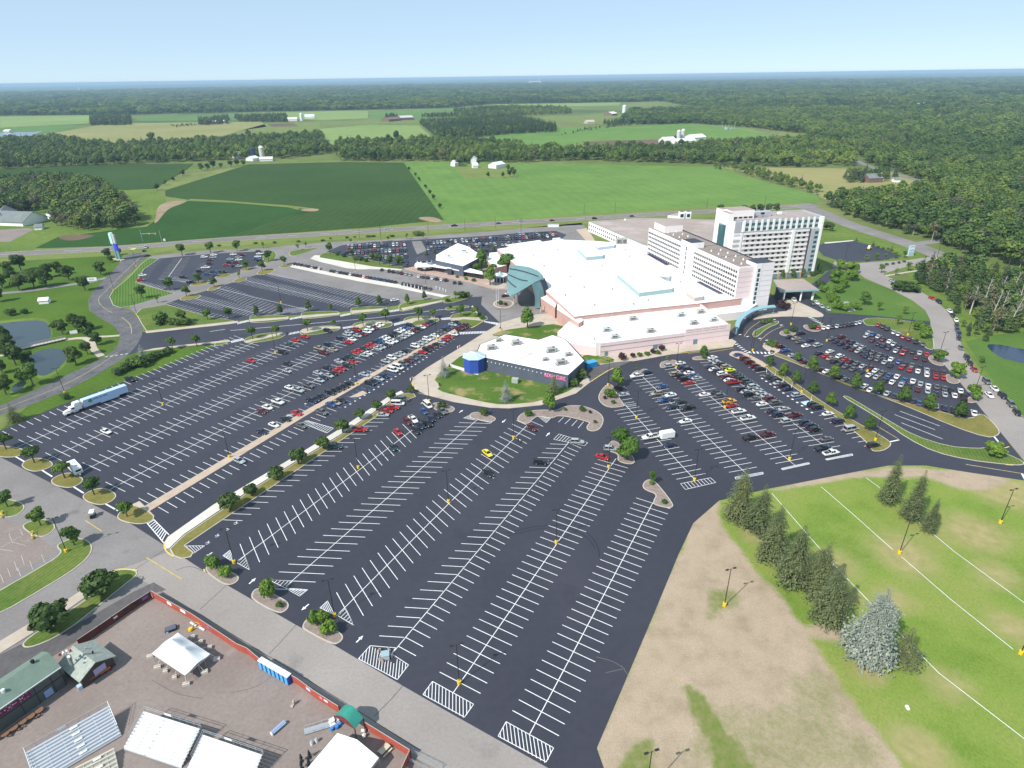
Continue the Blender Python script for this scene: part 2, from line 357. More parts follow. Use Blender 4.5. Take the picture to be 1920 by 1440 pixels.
for nm, pts in (('pond', [(-80,612),(0,607),(40,602),(82,600),(93,612),(98,632),(85,643),(45,652),(0,662),(-80,670)]),
                ('pond', [(58,662),(95,652),(122,655),(128,672),(105,695),(80,707),(62,698),(52,680)]),
                ('pond', [(18,727),(42,712),(52,716),(40,730),(25,738)])):
    sheet('pond_bank', [(x+(x-60)*.06, y+(y-650)*.1) for x, y in pts],.026, M['rough'],2)
    sheet(nm, pts, .034, M['water'],2)
sheet('pond', [(1845,646),(1870,645),(1920,655),(1960,665),(1960,690),(1900,677),(1872,670)],.05, M['bluewater'],2)
# ------- raised pavements, lawns and kerbed islands
def island(pts, top, it=2, h=.14, kw=.28, name='kerb_island', kerb=None, z0=.03):
    p = WS(pts); p = chaikin(p, it) if it else p
    p = [Vector((q.x, q.y, 0)) for q in p]
    q = inset(p, kw)
    b = MB(); b.prism(p, z0, h, kerb or M['kerb']); b.flat(q, h+.012, top)
    return struct(b.build(name))
def walk(pts, mat, it=0, h=.14, z=.0): return struct(MB().prism([Vector(q) for q in (chaikin(WS(pts), it) if it else WS(pts))],.03, h+z, mat).build('pavement'))
walk([(772,717),(776,708),(800,690),(870,648),(937,606),(985,592),(1040,587),(1065,600),(1062,640),(1110,640),(1125,668),(1372,636),(1381,641),(1374,650),(1290,659),(1180,679),(1140,694),(1108,716),(1080,738),(1015,760),(955,766),(920,765),(850,754),(800,741),(780,731)], M['conc'])
def lawn_top(pts, mat, it=1, z=.16, name='lawn'): return struct(MB().flat(chaikin(WS(pts), it) if it else WS(pts), z, mat).build(name))
lawn_top([(846,682),(866,666),(900,655),(1075,690),(1100,705),(1078,730),(1013,753.5),(955,759),(925,758),(870,746),(818,732),(826,724),(812,710)], M['lawnc'],1)
lawn_top([(918,630),(940,620),(1000,612),(1050,607),(1068,625),(1060,632),(1010,640),(947,632)], M['lawnc'],1)
lawn_top([(1088,668),(1112,664),(1152,672),(1150,681),(1100,684)], M['lawnc'],1)
lawn_top([(1095,690),(1150,680),(1187,677),(1160,688),(1106,716)], M['drv'],0,.158,'service_drive')
walk([(844,683),(880,694),(893,698),(897,692),(903,694),(896,704),(880,700),(843,688)], M['concw'],0,.19)
# row of islands between lots and drives:  (polygon, surface)
GR, DR, GV, CO = M['lawn2'], M['dry'], M['gravel'], M['conc']
ISL = [
 ([(-20,850),(0,858),(30,858),(46,850),(45,842),(20,837),(-20,835)], DR),([(38,873),(50,882),(68,885.5),(90,879),(101,872),(95,864),(75,858),(50,862)], DR),
 ([(93,903),(105,912),(130,916),(148,910),(158,900),(150,893),(130,885),(105,893)], DR),([(152,932),(165,943),(190,948.5),(210,941),(220,930),(212,921),(190,914),(165,922)], DR),
 ([(217,970),(228,978),(260,984.5),(285,979),(291,968),(275,957),(250,946),(230,955)], DR),
 ([(-20,970),(25,971),(45,957),(47,947),(30,938),(-20,933)], GR),([(40,988),(55,1000),(75,1009),(95,1001),(106,988),(95,975),(70,974),(50,980)], GR),
 ([(104,1025),(119,1038),(60,1073),(-40,1130),(-40,1175),(120,1082),(165,1048),(175,1027),(166,1013),(140,1008),(115,1017)], GR),
 ([(384,1070),(388,1061),(400,1057),(425,1069),(446,1078),(449,1087),(438,1096),(424,1098),(404,1087)], GV),
 ([(470,1117),(477,1105),(490,1103),(536,1125),(543,1135),(537,1146),(521,1152),(474,1126)], GV),([(566,1175),(574,1161),(588,1159),(638,1185),(645,1196),(637,1206),(624,1210),(569,1181)], GV),
 ([(807,757),(825,754),(850,763),(854,768),(845,775),(815,770)], GV),([(879,779),(887,773),(900,773),(928,782),(930,788),(921,792),(895,787),(884,785)], GV),
 ([(968,788),(975,777),(990,771),(1022,768),(1040,771),(1060,761),(1088,760),(1112,767),(1128,777),(1133,789),(1125,806),(1110,810),(1099,805),(1101,797),(1108,792),(1048,778),(1035,786),(1010,780),(1000,785),(992,795),(980,794)], GV),
 ([(1137,841),(1146,825),(1160,830),(1180,848),(1191,862),(1189,870),(1175,871),(1156,864),(1160,852),(1140,846)], GV),([(1203,911),(1212,899),(1225,901),(1233,907),(1263,945),(1261,952),(1250,953),(1226,947),(1224,940),(1232,927),(1210,920)], GV),
 ([(1120,747),(1127,731),(1140,719),(1151,724),(1161,747),(1172,760),(1167,763),(1145,765),(1130,760)], GV),([(1180,706),(1190,696),(1210,691),(1217,695),(1205,703),(1185,711)], GV),([(1236,686),(1240,678),(1265,674),(1271,680),(1262,686),(1240,691)], GV),
 ([(1296,672),(1305,668),(1331,668),(1332,674),(1302,676)], GV),
 ([(1409.6,630),(1413,621),(1425,615),(1457,600),(1463,606),(1437,616),(1419,634)], GR),([(1459,626),(1467,619),(1481,623),(1495,621),(1490,629),(1472,631)], GV),([(1504,612),(1511,608),(1534,615),(1541,619),(1530,623),(1515,620)], GV),
 ([(1428,650),(1435,640),(1453,644),(1466,657),(1450,665),(1437,657)], CO),
 ([(1739,673),(1742,667),(1750,667),(1767,678),(1772,684),(1766,687),(1749,683)], GV),([(1772,708),(1775,701),(1784,704),(1800,712),(1799,719),(1787,720),(1776,716)], GV),([(1812,751),(1817,743),(1830,746),(1833,753),(1825,756),(1815,755)], GV),
 ([(336,563),(340,556),(365,551),(379,554),(370,560),(345,563.5)], DR),([(387,545),(395,537),(412,532),(416,537),(405,543),(392,546)], DR),([(435,530),(440,524),(460,520),(464,524),(450,529)], DR),([(480,515),(485,508),(510,503),(518,507),(505,513),(490,516)], DR),
 ([(352,537),(365,528),(385,526),(393,531),(375,536)], DR),([(399,522),(412,515),(432,512.5),(436,516),(420,521.5)], DR),([(447,508),(460,502),(475,501),(479,505),(465,508.5)], DR),
 ([(494,470),(515,469.5),(520,480),(510,492),(497,494.5),(492,487)], GR),([(541,475),(547,470),(602,463.5),(590,468.5),(555,480),(544,480)], GR),([(521,502),(530,497),(545,494.5),(549,498),(535,502.5)], DR),
 ([(466,600),(472,591),(535,591),(543,596),(537,601),(472,607)], GR),([(563,592),(567,585),(630,583),(638,587),(635,592),(567,599.5)], GR),([(656,583),(660,576),(722,574),(727,579),(720,584.5),(660,591)], GR),
 ([(746,580),(750,570),(775,562),(820,561),(840,554.5),(851,556),(825,567),(807,571),(755,586)], GR),([(829,567),(840,560),(880,551),(883,556),(870,562.5),(840,569.5)], GR),
 ([(400,649),(405,641),(425,636),(432,640),(415,648)], GR),([(456,640),(462,633),(490,625),(532,623),(538,626),(530,632.5),(515,637.5),(465,645)], GR),([(560,625),(567,616),(602,611),(632,610),(641,615),(630,621.5),(572,630.5)], GR),
 ([(660,611),(666,605),(695,601),(734,601),(737,611),(725,614.5),(680,620),(661,617)], GR),([(756,601),(760,596),(775,593),(815,593),(825,599),(820,604.5),(772,612),(760,609)], GR),
 ([(843,597),(846,591),(857,588),(876,584),(897,585),(913,594),(915,599),(906,602.5),(888,615),(880,615),(857,602),(847,603)], GR),([(834,580),(837,576.5),(870,572.5),(882,575),(876,577.5),(840,582.5)], GR),
 ([(192,1104),(205,1076),(225,1067),(255,1069),(259,1078),(240,1092),(185,1137),(115,1192),(50,1219),(37,1206),(110,1160),(170,1118)], GR),
]
for pts, mt in ISL: island(pts, mt)
for pts in ([(468,599),(540,595),(541,598),(470,604)],[(565,592),(636,587),(636,590),(567,597)],[(658,583),(725,578),(724,582),(660,588)],[(752,578),(830,563),(828,566),(755,583)],
            [(272,622),(430,604),(446,602),(446,605.5),(430,608),(275,625)],[(262,660),(287,654),(345,647),(430,638),(432,641),(345,650),(287,657)],
            [(459,640),(500,629),(530,624),(536,627),(505,633),(463,643)],[(563,623),(567,618),(600,613),(637,612),(638,616),(605,618),(572,626)],[(662,612),(690,604),(733,603),(735,606),(690,609),(672,617),(662,616)],[(757,602),(775,597),(812,595),(822,598),(780,602),(770,608),(760,607)],[(845,597),(870,595),(905,596),(911,599),(905,602),(870,599),(850,602)],
            [(-40,1225),(0,1203),(80,1155),(165,1100),(172,1112),(90,1170),(0,1226),(-40,1250)]):
    walk(pts, M['conc'],0,.14,.03)
# entrance lawns
island([(205,557),(212,545),(240,522),(265,495),(280,484),(298,485.5),(270,505),(255,530),(310,545.5),(328,550),(250,573),(226,577),(212,573)], M['lawn3'],0)
island([(255,588),(265,579),(312,571),(385,592),(440,602),(350,613),(275,621),(267,610)], M['lawn2'],0)
# long walkway through the left lot, long pavement + grass strip
walk([(262,955),(277,961),(572,781),(722,694),(858,624),(853,617),(719,688),(571,771)], M['tanwalk'])
walk([(240,950),(262,940),(290,968),(280,976),(262,962)], M['conc'],0,.15)
walk([(772-117,745),(680,733),(689,738),(671,745)], M['tanwalk'],0,.15)
strip_w = [(310,1030),(308,1018),(315,1007),(400,947),(470,905),(560,852),(640,803),(727,745),(752,733),(757,737),(740,746),(650,808),(560,862),(470,918),(400,965),(345,1002),(318,1028)]
walk(strip_w, M['concw'])
island([(318,1030),(345,1004),(400,967),(470,920),(560,864),(650,810),(740,748),(757,738),(775,737),(780,744),(770,748),(752,752),(701,785),(640,826),(560,880),(418,975),(347,1023),(363,1036),(358,1045),(340,1048),(325,1043)], M['dry'],0)
# right lot strips
island([(1433,690),(1480,720),(1530,757),(1560,777),(1590,800),(1620,825),(1632,841),(1637,847),(1655,846),(1668,839),(1672,831),(1660,822),(1640,810),(1600,789),(1550,759),(1502,726),(1470,702),(1450,688),(1441,683)], M['dry'],1)
island([(1447,665),(1458,661),(1507,684),(1532,696),(1575,717),(1620,734),(1685,752),(1728,762),(1773,774),(1806,785),(1825,783),(1840,774),(1862,792),(1876,810),(1870,818),(1850,821),(1790,801),(1690,758),(1615,731),(1540,701),(1477,676)], M['dry'],1)
island([(1579,744),(1585,742),(1595,746),(1670,791),(1715,817),(1778,837),(1830,841),(1853,839),(1890,852),(1921,866),(1919,873),(1890,872),(1815,863),(1752,848),(1702,823),(1660,793),(1615,765)], M['lawn2'],1)
island([(1615,597),(1660,596),(1727,606),(1746,616),(1753,652),(1747,657),(1732,651),(1730,643),(1690,627),(1660,613),(1637,611),(1622,610)], M['lawn2'],1)
walk([(1366,664),(1375,658),(1395,660),(1441,684),(1436,691),(1410,682),(1370,668)], M['tanwalk'],1)
walk([(1405,601),(1427,589),(1457,585),(1482,583),(1466,562),(1477,558),(1517,575),(1546,590),(1543,595),(1517,595),(1477,593),(1437,596)], M['conc'],1)
# white walks by the far strip rows, plaza in front of the restaurant
walk([(540,497),(545,495),(600,507),(680,522),(747,533),(790,545),(842,555),(832,558),(745,540),(680,529),(600,513),(545,501)], M['concw'])
walk([(582,485),(590,479),(600,479),(670,491),(725,501),(755,504),(752,507),(712,505),(670,505),(650,503),(600,491)], M['concw'])
island([(600,478),(612,473),(690,487),(762,502),(755,505),(700,500),(600,483)], M['lawn2'],0)
walk([(755,504),(790,497),(900,520),(960,535),(958,543),(925,543),(880,530),(840,522),(790,513)], M['brickpav'])
island([(922,572),(930,563),(955,562),(965,568),(958,577),(938,579)], M['gravel'],2, kw=.9)
walk([(905,532),(925,540),(945,541),(950,534),(930,528)], M['conc'],0,.15)
walk([(1545,455),(1600,450.5),(1600,452),(1547,457)], M['concw'])
walk([(1080,431),(1100,428),(1125,465),(1112,466)], M['tanwalk'])
# the worn grass field, one dense sheet whose wear is painted per vertex
def seg_sd(P, poly):
    n = len(poly); d = np.full(len(P),1e9); ins = np.zeros(len(P), bool)
    for i in range(n):
        a, b = poly[i], poly[(i+1) % n]; e = b-a
        t = np.clip(((P-a)@e)/(e@e+1e-9),0,1); q = a+t[:, None]*e
        d = np.minimum(d, np.hypot(*(P-q).T))
        c = ((a[1] > P[:, 1]) != (b[1] > P[:, 1])) & (P[:, 0] < (b[0]-a[0])*(P[:, 1]-a[1])/(b[1]-a[1]+1e-12)+a[0])
        ins ^= c
    return np.where(ins, -d, d)
gx, gy = np.meshgrid(np.arange(-10,260,1.25), np.arange(30,200,1.25)); GP = np.stack([gx.ravel(), gy.ravel()],1)
def wp(pts): return np.array([[W(a, b).x, W(a, b).y] for a, b in pts])
rng = np.random.default_rng(3)
def wob(P, s, k):
    o = np.zeros(len(P))
    for j in range(6):
        a = rng.uniform(0,6.28); f = s*2**(j*.5); o += np.sin(P[:, 0]*f*np.cos(a)+P[:, 1]*f*np.sin(a)+rng.uniform(0,6.28))/1.4**j
    return o*k
def ss(x, a, b): t = np.clip((x-a)/(b-a),0,1); return t*t*(3-2*t)
dirt = [[(1119,1403),(1225,1154),(1272,1040),(1300,981),(1350,936),(1342,960),(1365,1005),(1405,1062),(1480,1150),(1510,1176),(1578,1170),(1580,1194),(1520,1200),(1560,1262),(1610,1330),(1680,1420),(1740,1520),(1400,1520),(1130,1500)],
        [(1430,922),(1600,884),(1720,876),(1830,884),(1900,897),(1880,908),(1850,918),(1800,915),(1740,896),(1640,893),(1550,901),(1470,918)]]
sd = np.minimum(seg_sd(GP, wp(dirt[0]))+wob(GP, .25,.5), seg_sd(GP, wp(dirt[1]))+wob(GP, .3,.4))
a_dirt = 1-ss(sd, -1.6,2.2)
wear = seg_sd(GP, wp([(1440,1300),(1520,1230),(1620,1340),(1690,1440),(1440,1500),(1250,1430),(1290,1330)]))
mossy = seg_sd(GP, wp([(1280,1285),(1310,1290),(1345,1340),(1390,1400),(1420,1460),(1330,1460),(1325,1380)]))
m2 = seg_sd(GP, wp([(1320,1100),(1380,1100),(1385,1135),(1330,1160)])); m3 = seg_sd(GP, wp([(1160,1420),(1220,1380),(1235,1470),(1150,1480)]))
a_green = np.maximum.reduce([1-ss(mossy+wob(GP, .5,.5),-1.5,1.5),.7*(1-ss(m2+wob(GP, .5,.6),-2,2)),.8*(1-ss(m3+wob(GP, .5,.6),-2,2)),.45*(1-ss(wear+wob(GP, .35,1.5),-5,3))])
dryp = [(1420,1000,9),(1560,1060,12),(1700,1040,14),(1830,1000,16),(1680,1130,10),(1600,1120,6),(1780,1280,12),(1870,1080,12),(1560,1330,10),(1720,1400,9),(1880,920,18),(1900,1180,10),(1630,1260,7)]
a_dry = np.zeros(len(GP))
for px, py, r in dryp:
    c = W(px, py); a_dry = np.maximum(a_dry, np.exp(-((GP[:, 0]-c.x)**2+(GP[:, 1]-c.y)**2)/(r*r*.35))*.85)
a_dry = np.clip(a_dry+wob(GP, .09,.12),0,1)
nx, ny = gx.shape[1], gx.shape[0]
me = bpy.data.meshes.new('worn_grass_field')
idx = np.arange(nx*ny).reshape(ny, nx)
quads = np.stack([idx[:-1, :-1], idx[:-1,1:], idx[1:, 1:], idx[1:, :-1]],-1).reshape(-1,4)
cx = GP[quads].mean(1)
keep = seg_sd(cx, wp([(1119,1408),(1226,1154),(1273,1040),(1301,981),(1349,939),(1440,917),(1666,873),(1740,873),(1930,902),(2400,1010),(2400,1700),(1000,1700)])) < .9
quads = quads[keep]
me.from_pydata(np.column_stack([GP, np.full(len(GP),.034)]).tolist(),[], quads.tolist())
at = me.color_attributes.new('wear', 'FLOAT_COLOR', 'POINT')
at.data.foreach_set('color', np.column_stack([a_dirt, a_green, a_dry, np.ones(len(GP))]).astype(np.float32).ravel())
def field_mat():
    m, nt, b = _nt('field_grass')
    a = N(nt, 'ShaderNodeAttribute', attribute_name='wear'); sp = N(nt, 'ShaderNodeSeparateColor'); nt.links.new(a.outputs['Color'], sp.inputs[0])
    v = mapped(nt); vs = mapped(nt, (1,.7,1),.7)
    green = ramp(nt, noise(nt, v, .05,5,.6),[(.28,(.115,.195,.026)),(.5,(.19,.26,.05)),(.72,(.25,.27,.075))])
    green = mixc(nt, green, ramp(nt, noise(nt, vs, 2.2,5,.75),[(.3,.74),(.7,1.2)]))
    dry = ramp(nt, noise(nt, v, .35,5,.65),[(.3,(.25,.24,.09)),(.7,(.37,.31,.15))])
    dirt = ramp(nt, noise(nt, v, .16,6,.65),[(.3,(.315,.245,.168)),(.5,(.40,.315,.225)),(.7,(.45,.345,.255))])
    dirt = mixc(nt, dirt, ramp(nt, noise(nt, v, 3.0,4,.75),[(.25,.72),(.75,1.15)]))
    nb = noise(nt, v, .8,5,.7)
    def lim(sock, w=.5):
        mm = N(nt, 'ShaderNodeMath', operation='MULTIPLY_ADD'); nt.links.new(nb, mm.inputs[0]); mm.inputs[1].default_value = w; 
        ad = N(nt, 'ShaderNodeMath', operation='SUBTRACT'); nt.links.new(sock, ad.inputs[0]); ad.inputs[1].default_value = w*.5; nt.links.new(ad.outputs[0], mm.inputs[2])
        cl = N(nt, 'ShaderNodeClamp'); nt.links.new(mm.outputs[0], cl.inputs[0]); return ramp(nt, cl.outputs[0],[(.2,0.0),(.8,1.0)])
    c = mixc(nt, green, dry, lim(sp.outputs[2],.5),'MIX')
    c = mixc(nt, c, dirt, lim(sp.outputs[0],.8),'MIX')
    gr2 = ramp(nt, noise(nt, v, .6,5,.7),[(.3,(.115,.175,.03)),(.7,(.22,.21,.085))])
    c = mixc(nt, c, gr2, lim(sp.outputs[1],.9),'MIX')
    nt.links.new(c, b.inputs['Base Color']); b.inputs['Roughness'].default_value = .95; b.inputs['Specular IOR Level'].default_value = .1
    return m
me.materials.append(field_mat())
fo = bpy.data.objects.new('worn_grass_field', me); COL.objects.link(fo); struct(fo)
struct(MB().flat([W(1030,1445), W(1119,1403), W(1272,1040), W(1349,939), W(1666,873), W(1930,902), W(2400,1010), Vector((500,-100,0)), Vector((-30,-100,0))],.012, M['verge']).build('grass_ground'))
# ================================================================ painted markings
MZ = .068
mk = MB(); mky = MB()
LW = .17
def tick_rows(b, a0, b0, a1, b1, n, i0=0, i1=None, skip=(), w=LW, z=MZ, mat=None):
    A0, B0, A1, B1 = (W(*q) for q in (a0, b0, a1, b1)); out = []
    for i in range(i0,(n if i1 is None else i1)+1):
        t = i/n; a, c = A0.lerp(A1, t), B0.lerp(B1, t); out.append((a, c))
        if i not in skip: b.line(a, c, w, z, mat or M['white'])
    return out
def ln(b, p, q, w=LW, z=MZ+.003, mat=None): b.line(W(*p), W(*q), w, z, mat or M['white'])
ROW = {}
def row(key, *a, **k): ROW[key] = tick_rows(mk, *a, **k); return ROW[key]
# central lot
row('strip', (418.7,975),(454.5,976.5),(701,785),(729,785),21)
row('B', (450,1020),(468.8,1068.7),(755,795.5),(781,822),23, i1=24); ln(mk, (445,1052.5),(778,803))
row('C', (505,1087.5),(592,1091.7),(851.7,800),(911.7,801.7),27, i0=-1, i1=28); ln(mk, (536,1099.5),(895,787))
row('D', (631,1111),(664,1173),(952.5,803),(995.7,823.7),28, i1=31); ln(mk, (630,1156),(989,797))
row('El', (711,1192.5),(757.5,1195.5),(1031,832.5),(1063.7,833.7),29); row('Er', (746.7,1212),(780,1230),(1070,832),(1090,840.7),35); ln(mk, (735,1226),(1066,830))
row('F', (824.5,1260.5),(901,1300.5),(1115,869),(1172,886),33, i1=34); ln(mk, (850,1299),(1155,860))
row('G', (961,1332.5),(1048,1380),(1187,943),(1252,964),28, i1=29); ln(mk, (993,1377),(1224,943))
def hatch(b, quad, n, a, c, w=.15):
    """outline plus bars; bars run from the edge a to the edge c of the quad (pairs of corner numbers)"""
    q = [W(*p) for p in quad]
    for i in range(len(q)): b.line(q[i], q[(i+1) % len(q)], w, MZ, M['white'])
    for i in range(1, n):
        t = i/n; b.line(q[a[0]].lerp(q[a[1]], t), q[c[0]].lerp(q[c[1]], t), w, MZ+.003, M['white'])
for qd in ([(949,1353.5),(1038,1402.5),(1024,1429),(934,1380.7)],[(811,1278),(888,1320.6),(871,1345),(793,1302.5)]):
    A, B, C, D = (W(*p) for p in qd)
    for p, q in ((A, B),(B, C),(C, D),(D, A)): mk.line(p, q, .15, MZ, M['white'])
    e, f = B-A, D-A; nb = 12
    for i in range(-2, nb+2):            # slanted bars clipped to the box
        t0, t1 = i/nb, i/nb+.22
        s0, s1 = 0.0,1.0
        if t0 < 0: s0 = (0-t0)/.22
        if t1 > 1: s1 = (1-t0)/.22
        if s0 >= 1 or s1 <= 0: continue
        mk.line(A+e*(t0+.22*s0)+f*s0, A+e*(t0+.22*s1)+f*s1,.15, MZ+.003, M['white'])
E6 = [(694,1211),(742,1215),(734,1226),(766,1247),(745,1274.5),(672,1235.5)]
for i in range(6): ln(mk, E6[i], E6[(i+1) % 6],.15, MZ)
A, B, C, D = W(694,1211), W(766,1247), W(745,1274.5), W(672,1235.5)
for i in range(-3,15):
    t0, t1 = i/14, i/14+.24; s0, s1 = max(0,-t0/.24), min(1,(1-t0)/.24)
    if s1-s0 > .05: 
        if 5 <= i <= 9: s0 = max(s0,.3)
        mk.line(A+(B-A)*(t0+.24*s0)+(D-A)*s0, A+(B-A)*(t0+.24*s1)+(D-A)*s1,.15, MZ+.003, M['white'])
def tri(p, n, w=.14):
    q = [W(*a) for a in p]
    for i in range(3): mk.line(q[i], q[(i+1) % 3], w, MZ, M['white'])
    for i in range(1, n): t = i/n; mk.line(q[0].lerp(q[1], t), q[0].lerp(q[2], t), w, MZ+.003, M['white'])
for t in ([(600,1140),(614,1127),(627,1153)],[(664,1173),(648,1141),(634,1155)],[(505,1087.5),(548,1090),(535,1103)],[(577,1106),(535,1103),(562,1118)],
          [(418,1042),(431,1032),(440,1056)],[(469,1069),(459,1042),(445,1056)],[(384,1023.5),(363,1038),(349,1024)],
          [(869,784),(890,788),(880,779)],[(921,793),(895,787),(928,784)],[(1032,785),(1008,780),(1024,793)]): tri(t, 6)
hatch(mk, [(1048,814),(1102,830),(1096,836),(1038,824)],11,(0,1),(3,2))
for p in ((1057,782,1047,792),(1070,785,1059,795),(1082,788,1072,799),(1094,791,1084,803)): ln(mk, p[:2], p[2:])
def arrow(px, py, tx, ty):
    a, b = W(px, py), W(tx, ty); d = b-a; L = d.length; d.normalize(); n = Vector((-d.y, d.x, 0))
    m = a+d*L*.52
    mk.add([(*(a-n*.16).xy, MZ),(*(m-n*.16).xy, MZ),(*(m+n*.16).xy, MZ),(*(a+n*.16).xy, MZ)],[(0,1,2,3)], M['white'])
    mk.add([(*(m-n*.5).xy, MZ),(*b.xy, MZ),(*(m+n*.5).xy, MZ)],[(0,1,2)], M['white'])
for a in ((398,1036,384,1046),(467,1095,480,1084),(579,1133,565,1145),(668,1205,681,1192),(789,757,798,751),(861,774,868,769),(948,787,941,793),(1024,818,1031,811)): arrow(*a)
def wheelchair(px, py, dx=6):
    c = W(px, py); u = (W(px+dx, py)-c).normalized(); v = Vector((-u.y, u.x, 0))
    pts = [(math.cos(t), math.sin(t)) for t in [i*PI/5 for i in range(-3,6)]]
    for (x, y),(X, Y) in zip(pts, pts[1:]): mk.line(c+u*x*.42+v*y*.42, c+u*X*.42+v*Y*.42,.14, MZ+.003, M['white'])
    mk.line(c+v*.35+u*.1, c+v*1.0+u*.1,.18, MZ+.006, M['white']); mk.line(c+u*.1+v*.35, c+u*.75+v*.2,.16, MZ+.006, M['white'])
for p in ((441,982),(424.5,993.5),(406,1005.5),(388,1019)): wheelchair(*p)
# left lot
row('La', (20,802.5),(32.5,808.7),(196.7,729.5),(210,735.5),13, i0=-1, i1=37)
def rowd(key, a0, b0, far, end, s=2.785):
    A, B = W(*a0), W(*b0); m = (A+B)/2; d = (W(*far)-m).normalized(); n = int((W(*end)-m).dot(d)/s); ROW[key] = [(A+d*s*i, B+d*s*i) for i in range(n+1)]
    for p, q in ROW[key]: mk.line(p, q, LW, MZ, M['white'])
rowd('Lb', (35,824.5),(64,838),(480,641),(480,641)); rowd('Lc', (85,849),(116,864),(567,637),(567,637)); rowd('Ld', (155,867.5),(189,883),(640,642),(668,630)); rowd('Le', (198,904),(235,922),(677,667),(800,606))
for k in 'bcde':
    r = ROW['L'+k]; a = (r[0][0]+r[0][1])/2; c = (r[-1][0]+r[-1][1])/2; e = (c-a).normalized()
    mk.line(a-e*3, c+e*1, LW, MZ+.003, M['white'])
rowd('Wl', (260,934),(279,944),(616,743),(845,612)); rowd('Wr', (297,951),(316,962),(518,830),(850,632))
for a, b in (((27,855),(46,866)),((79,882),(98,894)),((135,911),(157,925)),((196,944),(221,958))): ln(mk, a, b, .45)
A, B, C, D = W(274,979), W(288,974), W(317,1003), W(307,1018)
for p, q in ((A, D),(B, C)): mk.line(p, q, .25, MZ, M['white'])
for i in range(1,10): mk.line(A.lerp(D, i/10), B.lerp(C, (i-.6)/10),.3, MZ+.003, M['white'])
A, B, C, D = W(566,793), W(577,789), W(625,803), W(613,812)
for p, q in ((A, D),(B, C)): mk.line(p, q, .2, MZ, M['white'])
for i in range(0,13): mk.line(A.lerp(D, i/12), B.lerp(C, i/12),.22, MZ+.003, M['white'])
for i in range(5): ln(mk, (533+i*4.4,783-i*1.2),(541+i*4.6,777-i*.6),.25)
# lot above the drive (four rows) and the sparse upper lot
row('Ma', (309,573),(327,566.5),(414,601),(429,594.5),16)
row('Mb', (343,565.5),(370,552.5),(467,593.5),(492,580),22); ln(mk, (357,558),(482,588))
row('Mc', (396,547.5),(422,534.5),(505,592, )[:2],(533,579),19); ln(mk, (409,541),(575,581),.2)
row('Mc2', (505,592),(533,579),(565,585.5),(588,574.5),11)
row('Md', (444,531),(472,520.5),(650,577),(672,565),36); ln(mk, (458,525.5),(672,574),.2)
row('Me', (493,516),(506,511),(705,571),(722,561.5),38)
row('Ua', (261,523),(277,522),(287,487),(303,486.5),11, mat=M['whiteold']); row('Ub', (297,522),(334,521),(325,484.5),(357,483),15, mat=M['whiteold']); ln(mk, (316,519),(341,484),.4, mat=M['whiteold'])
row('Uc', (361,513),(376,512.5),(376,495),(392,494.5),8, mat=M['whiteold']); row('Ud', (262,530),(266,527.5),(302,543),(311,538),10)
row('Ue', (323,523.5),(330,519.5),(353,533),(362,527),9); ln(mk, (297,523),(352,529))
# right lot
row('R1', (1268,899),(1323,888),(1152,770.5),(1199,763),17, i1=18); row('R1h', (1174,763),(1193,760),(1163,744),(1182,741),3, i1=4); ln(mk, (1171,758),(1301,898))
row('R2', (1366.7,886),(1418.7,876),(1187.5,714),(1230,707.5),25, i1=26); ln(mk, (1205,707),(1401,890))
row('R3', (1453.7,869.5),(1505.5,859.5),(1339.5,772.5),(1387,764),13, i1=27); ln(mk, (1262,687),(1491,873))
row('R4', (1526,844),(1575,836),(1496,821),(1542.5,814),3, i1=27); ln(mk, (1322,671),(1548,838))
row('R5', (1620,837),(1640,833),(1526,773),(1545,769.5),9, i1=24)
for qd in ([(1378,895),(1430,885.5),(1431,889),(1380,899)],[(1465,878.7),(1516,867.5),(1518,870),(1467,881.3)],[(1547.5,861),(1597.5,851),(1599,854),(1550,863)]): hatch(mk, qd, 2,(0,3),(1,2),.2)
hatch(mk, [(1276,907),(1332,896),(1342,905),(1285,918)],9,(0,1),(3,2))
for a in ((1687,771,1762,799),(1677,777.5,1753,806),(1690,793,1768,823.5)): ln(mk, a[:2], a[2:],.2)
ln(mk, (1864,819),(1885,845),.6); ln(mk, (1916,888),(1924,903),.6); ln(mk, (1666,829),(1686,825),.5); ln(mk, (1668,640),(1672,645),.4)
ln(mk, (1432,668),(1452,664),.45); ln(mk, (1727,606),(1729,611),.5)
for i in range(6):
    a = (1378+i*4.2,646.5+i*3.2); ln(mk, a, (a[0]+6, a[1]-1.6),.55)
    a = (1405+i*7.2,659+i*.3); ln(mk, a, (a[0]+2.5, a[1]+3.6),.8)
for i in range(6): a = (1516+i*4,596+i*2.3); ln(mk, a, (a[0]+7, a[1]-.8),.55)
for x, y in ((1387,628),(1401,631.5),(1424,635),(1437,638.5),(1462,593),(1464,610),(1451,600)): ln(mk, (x-2, y),(x+3, y-.8),.6)
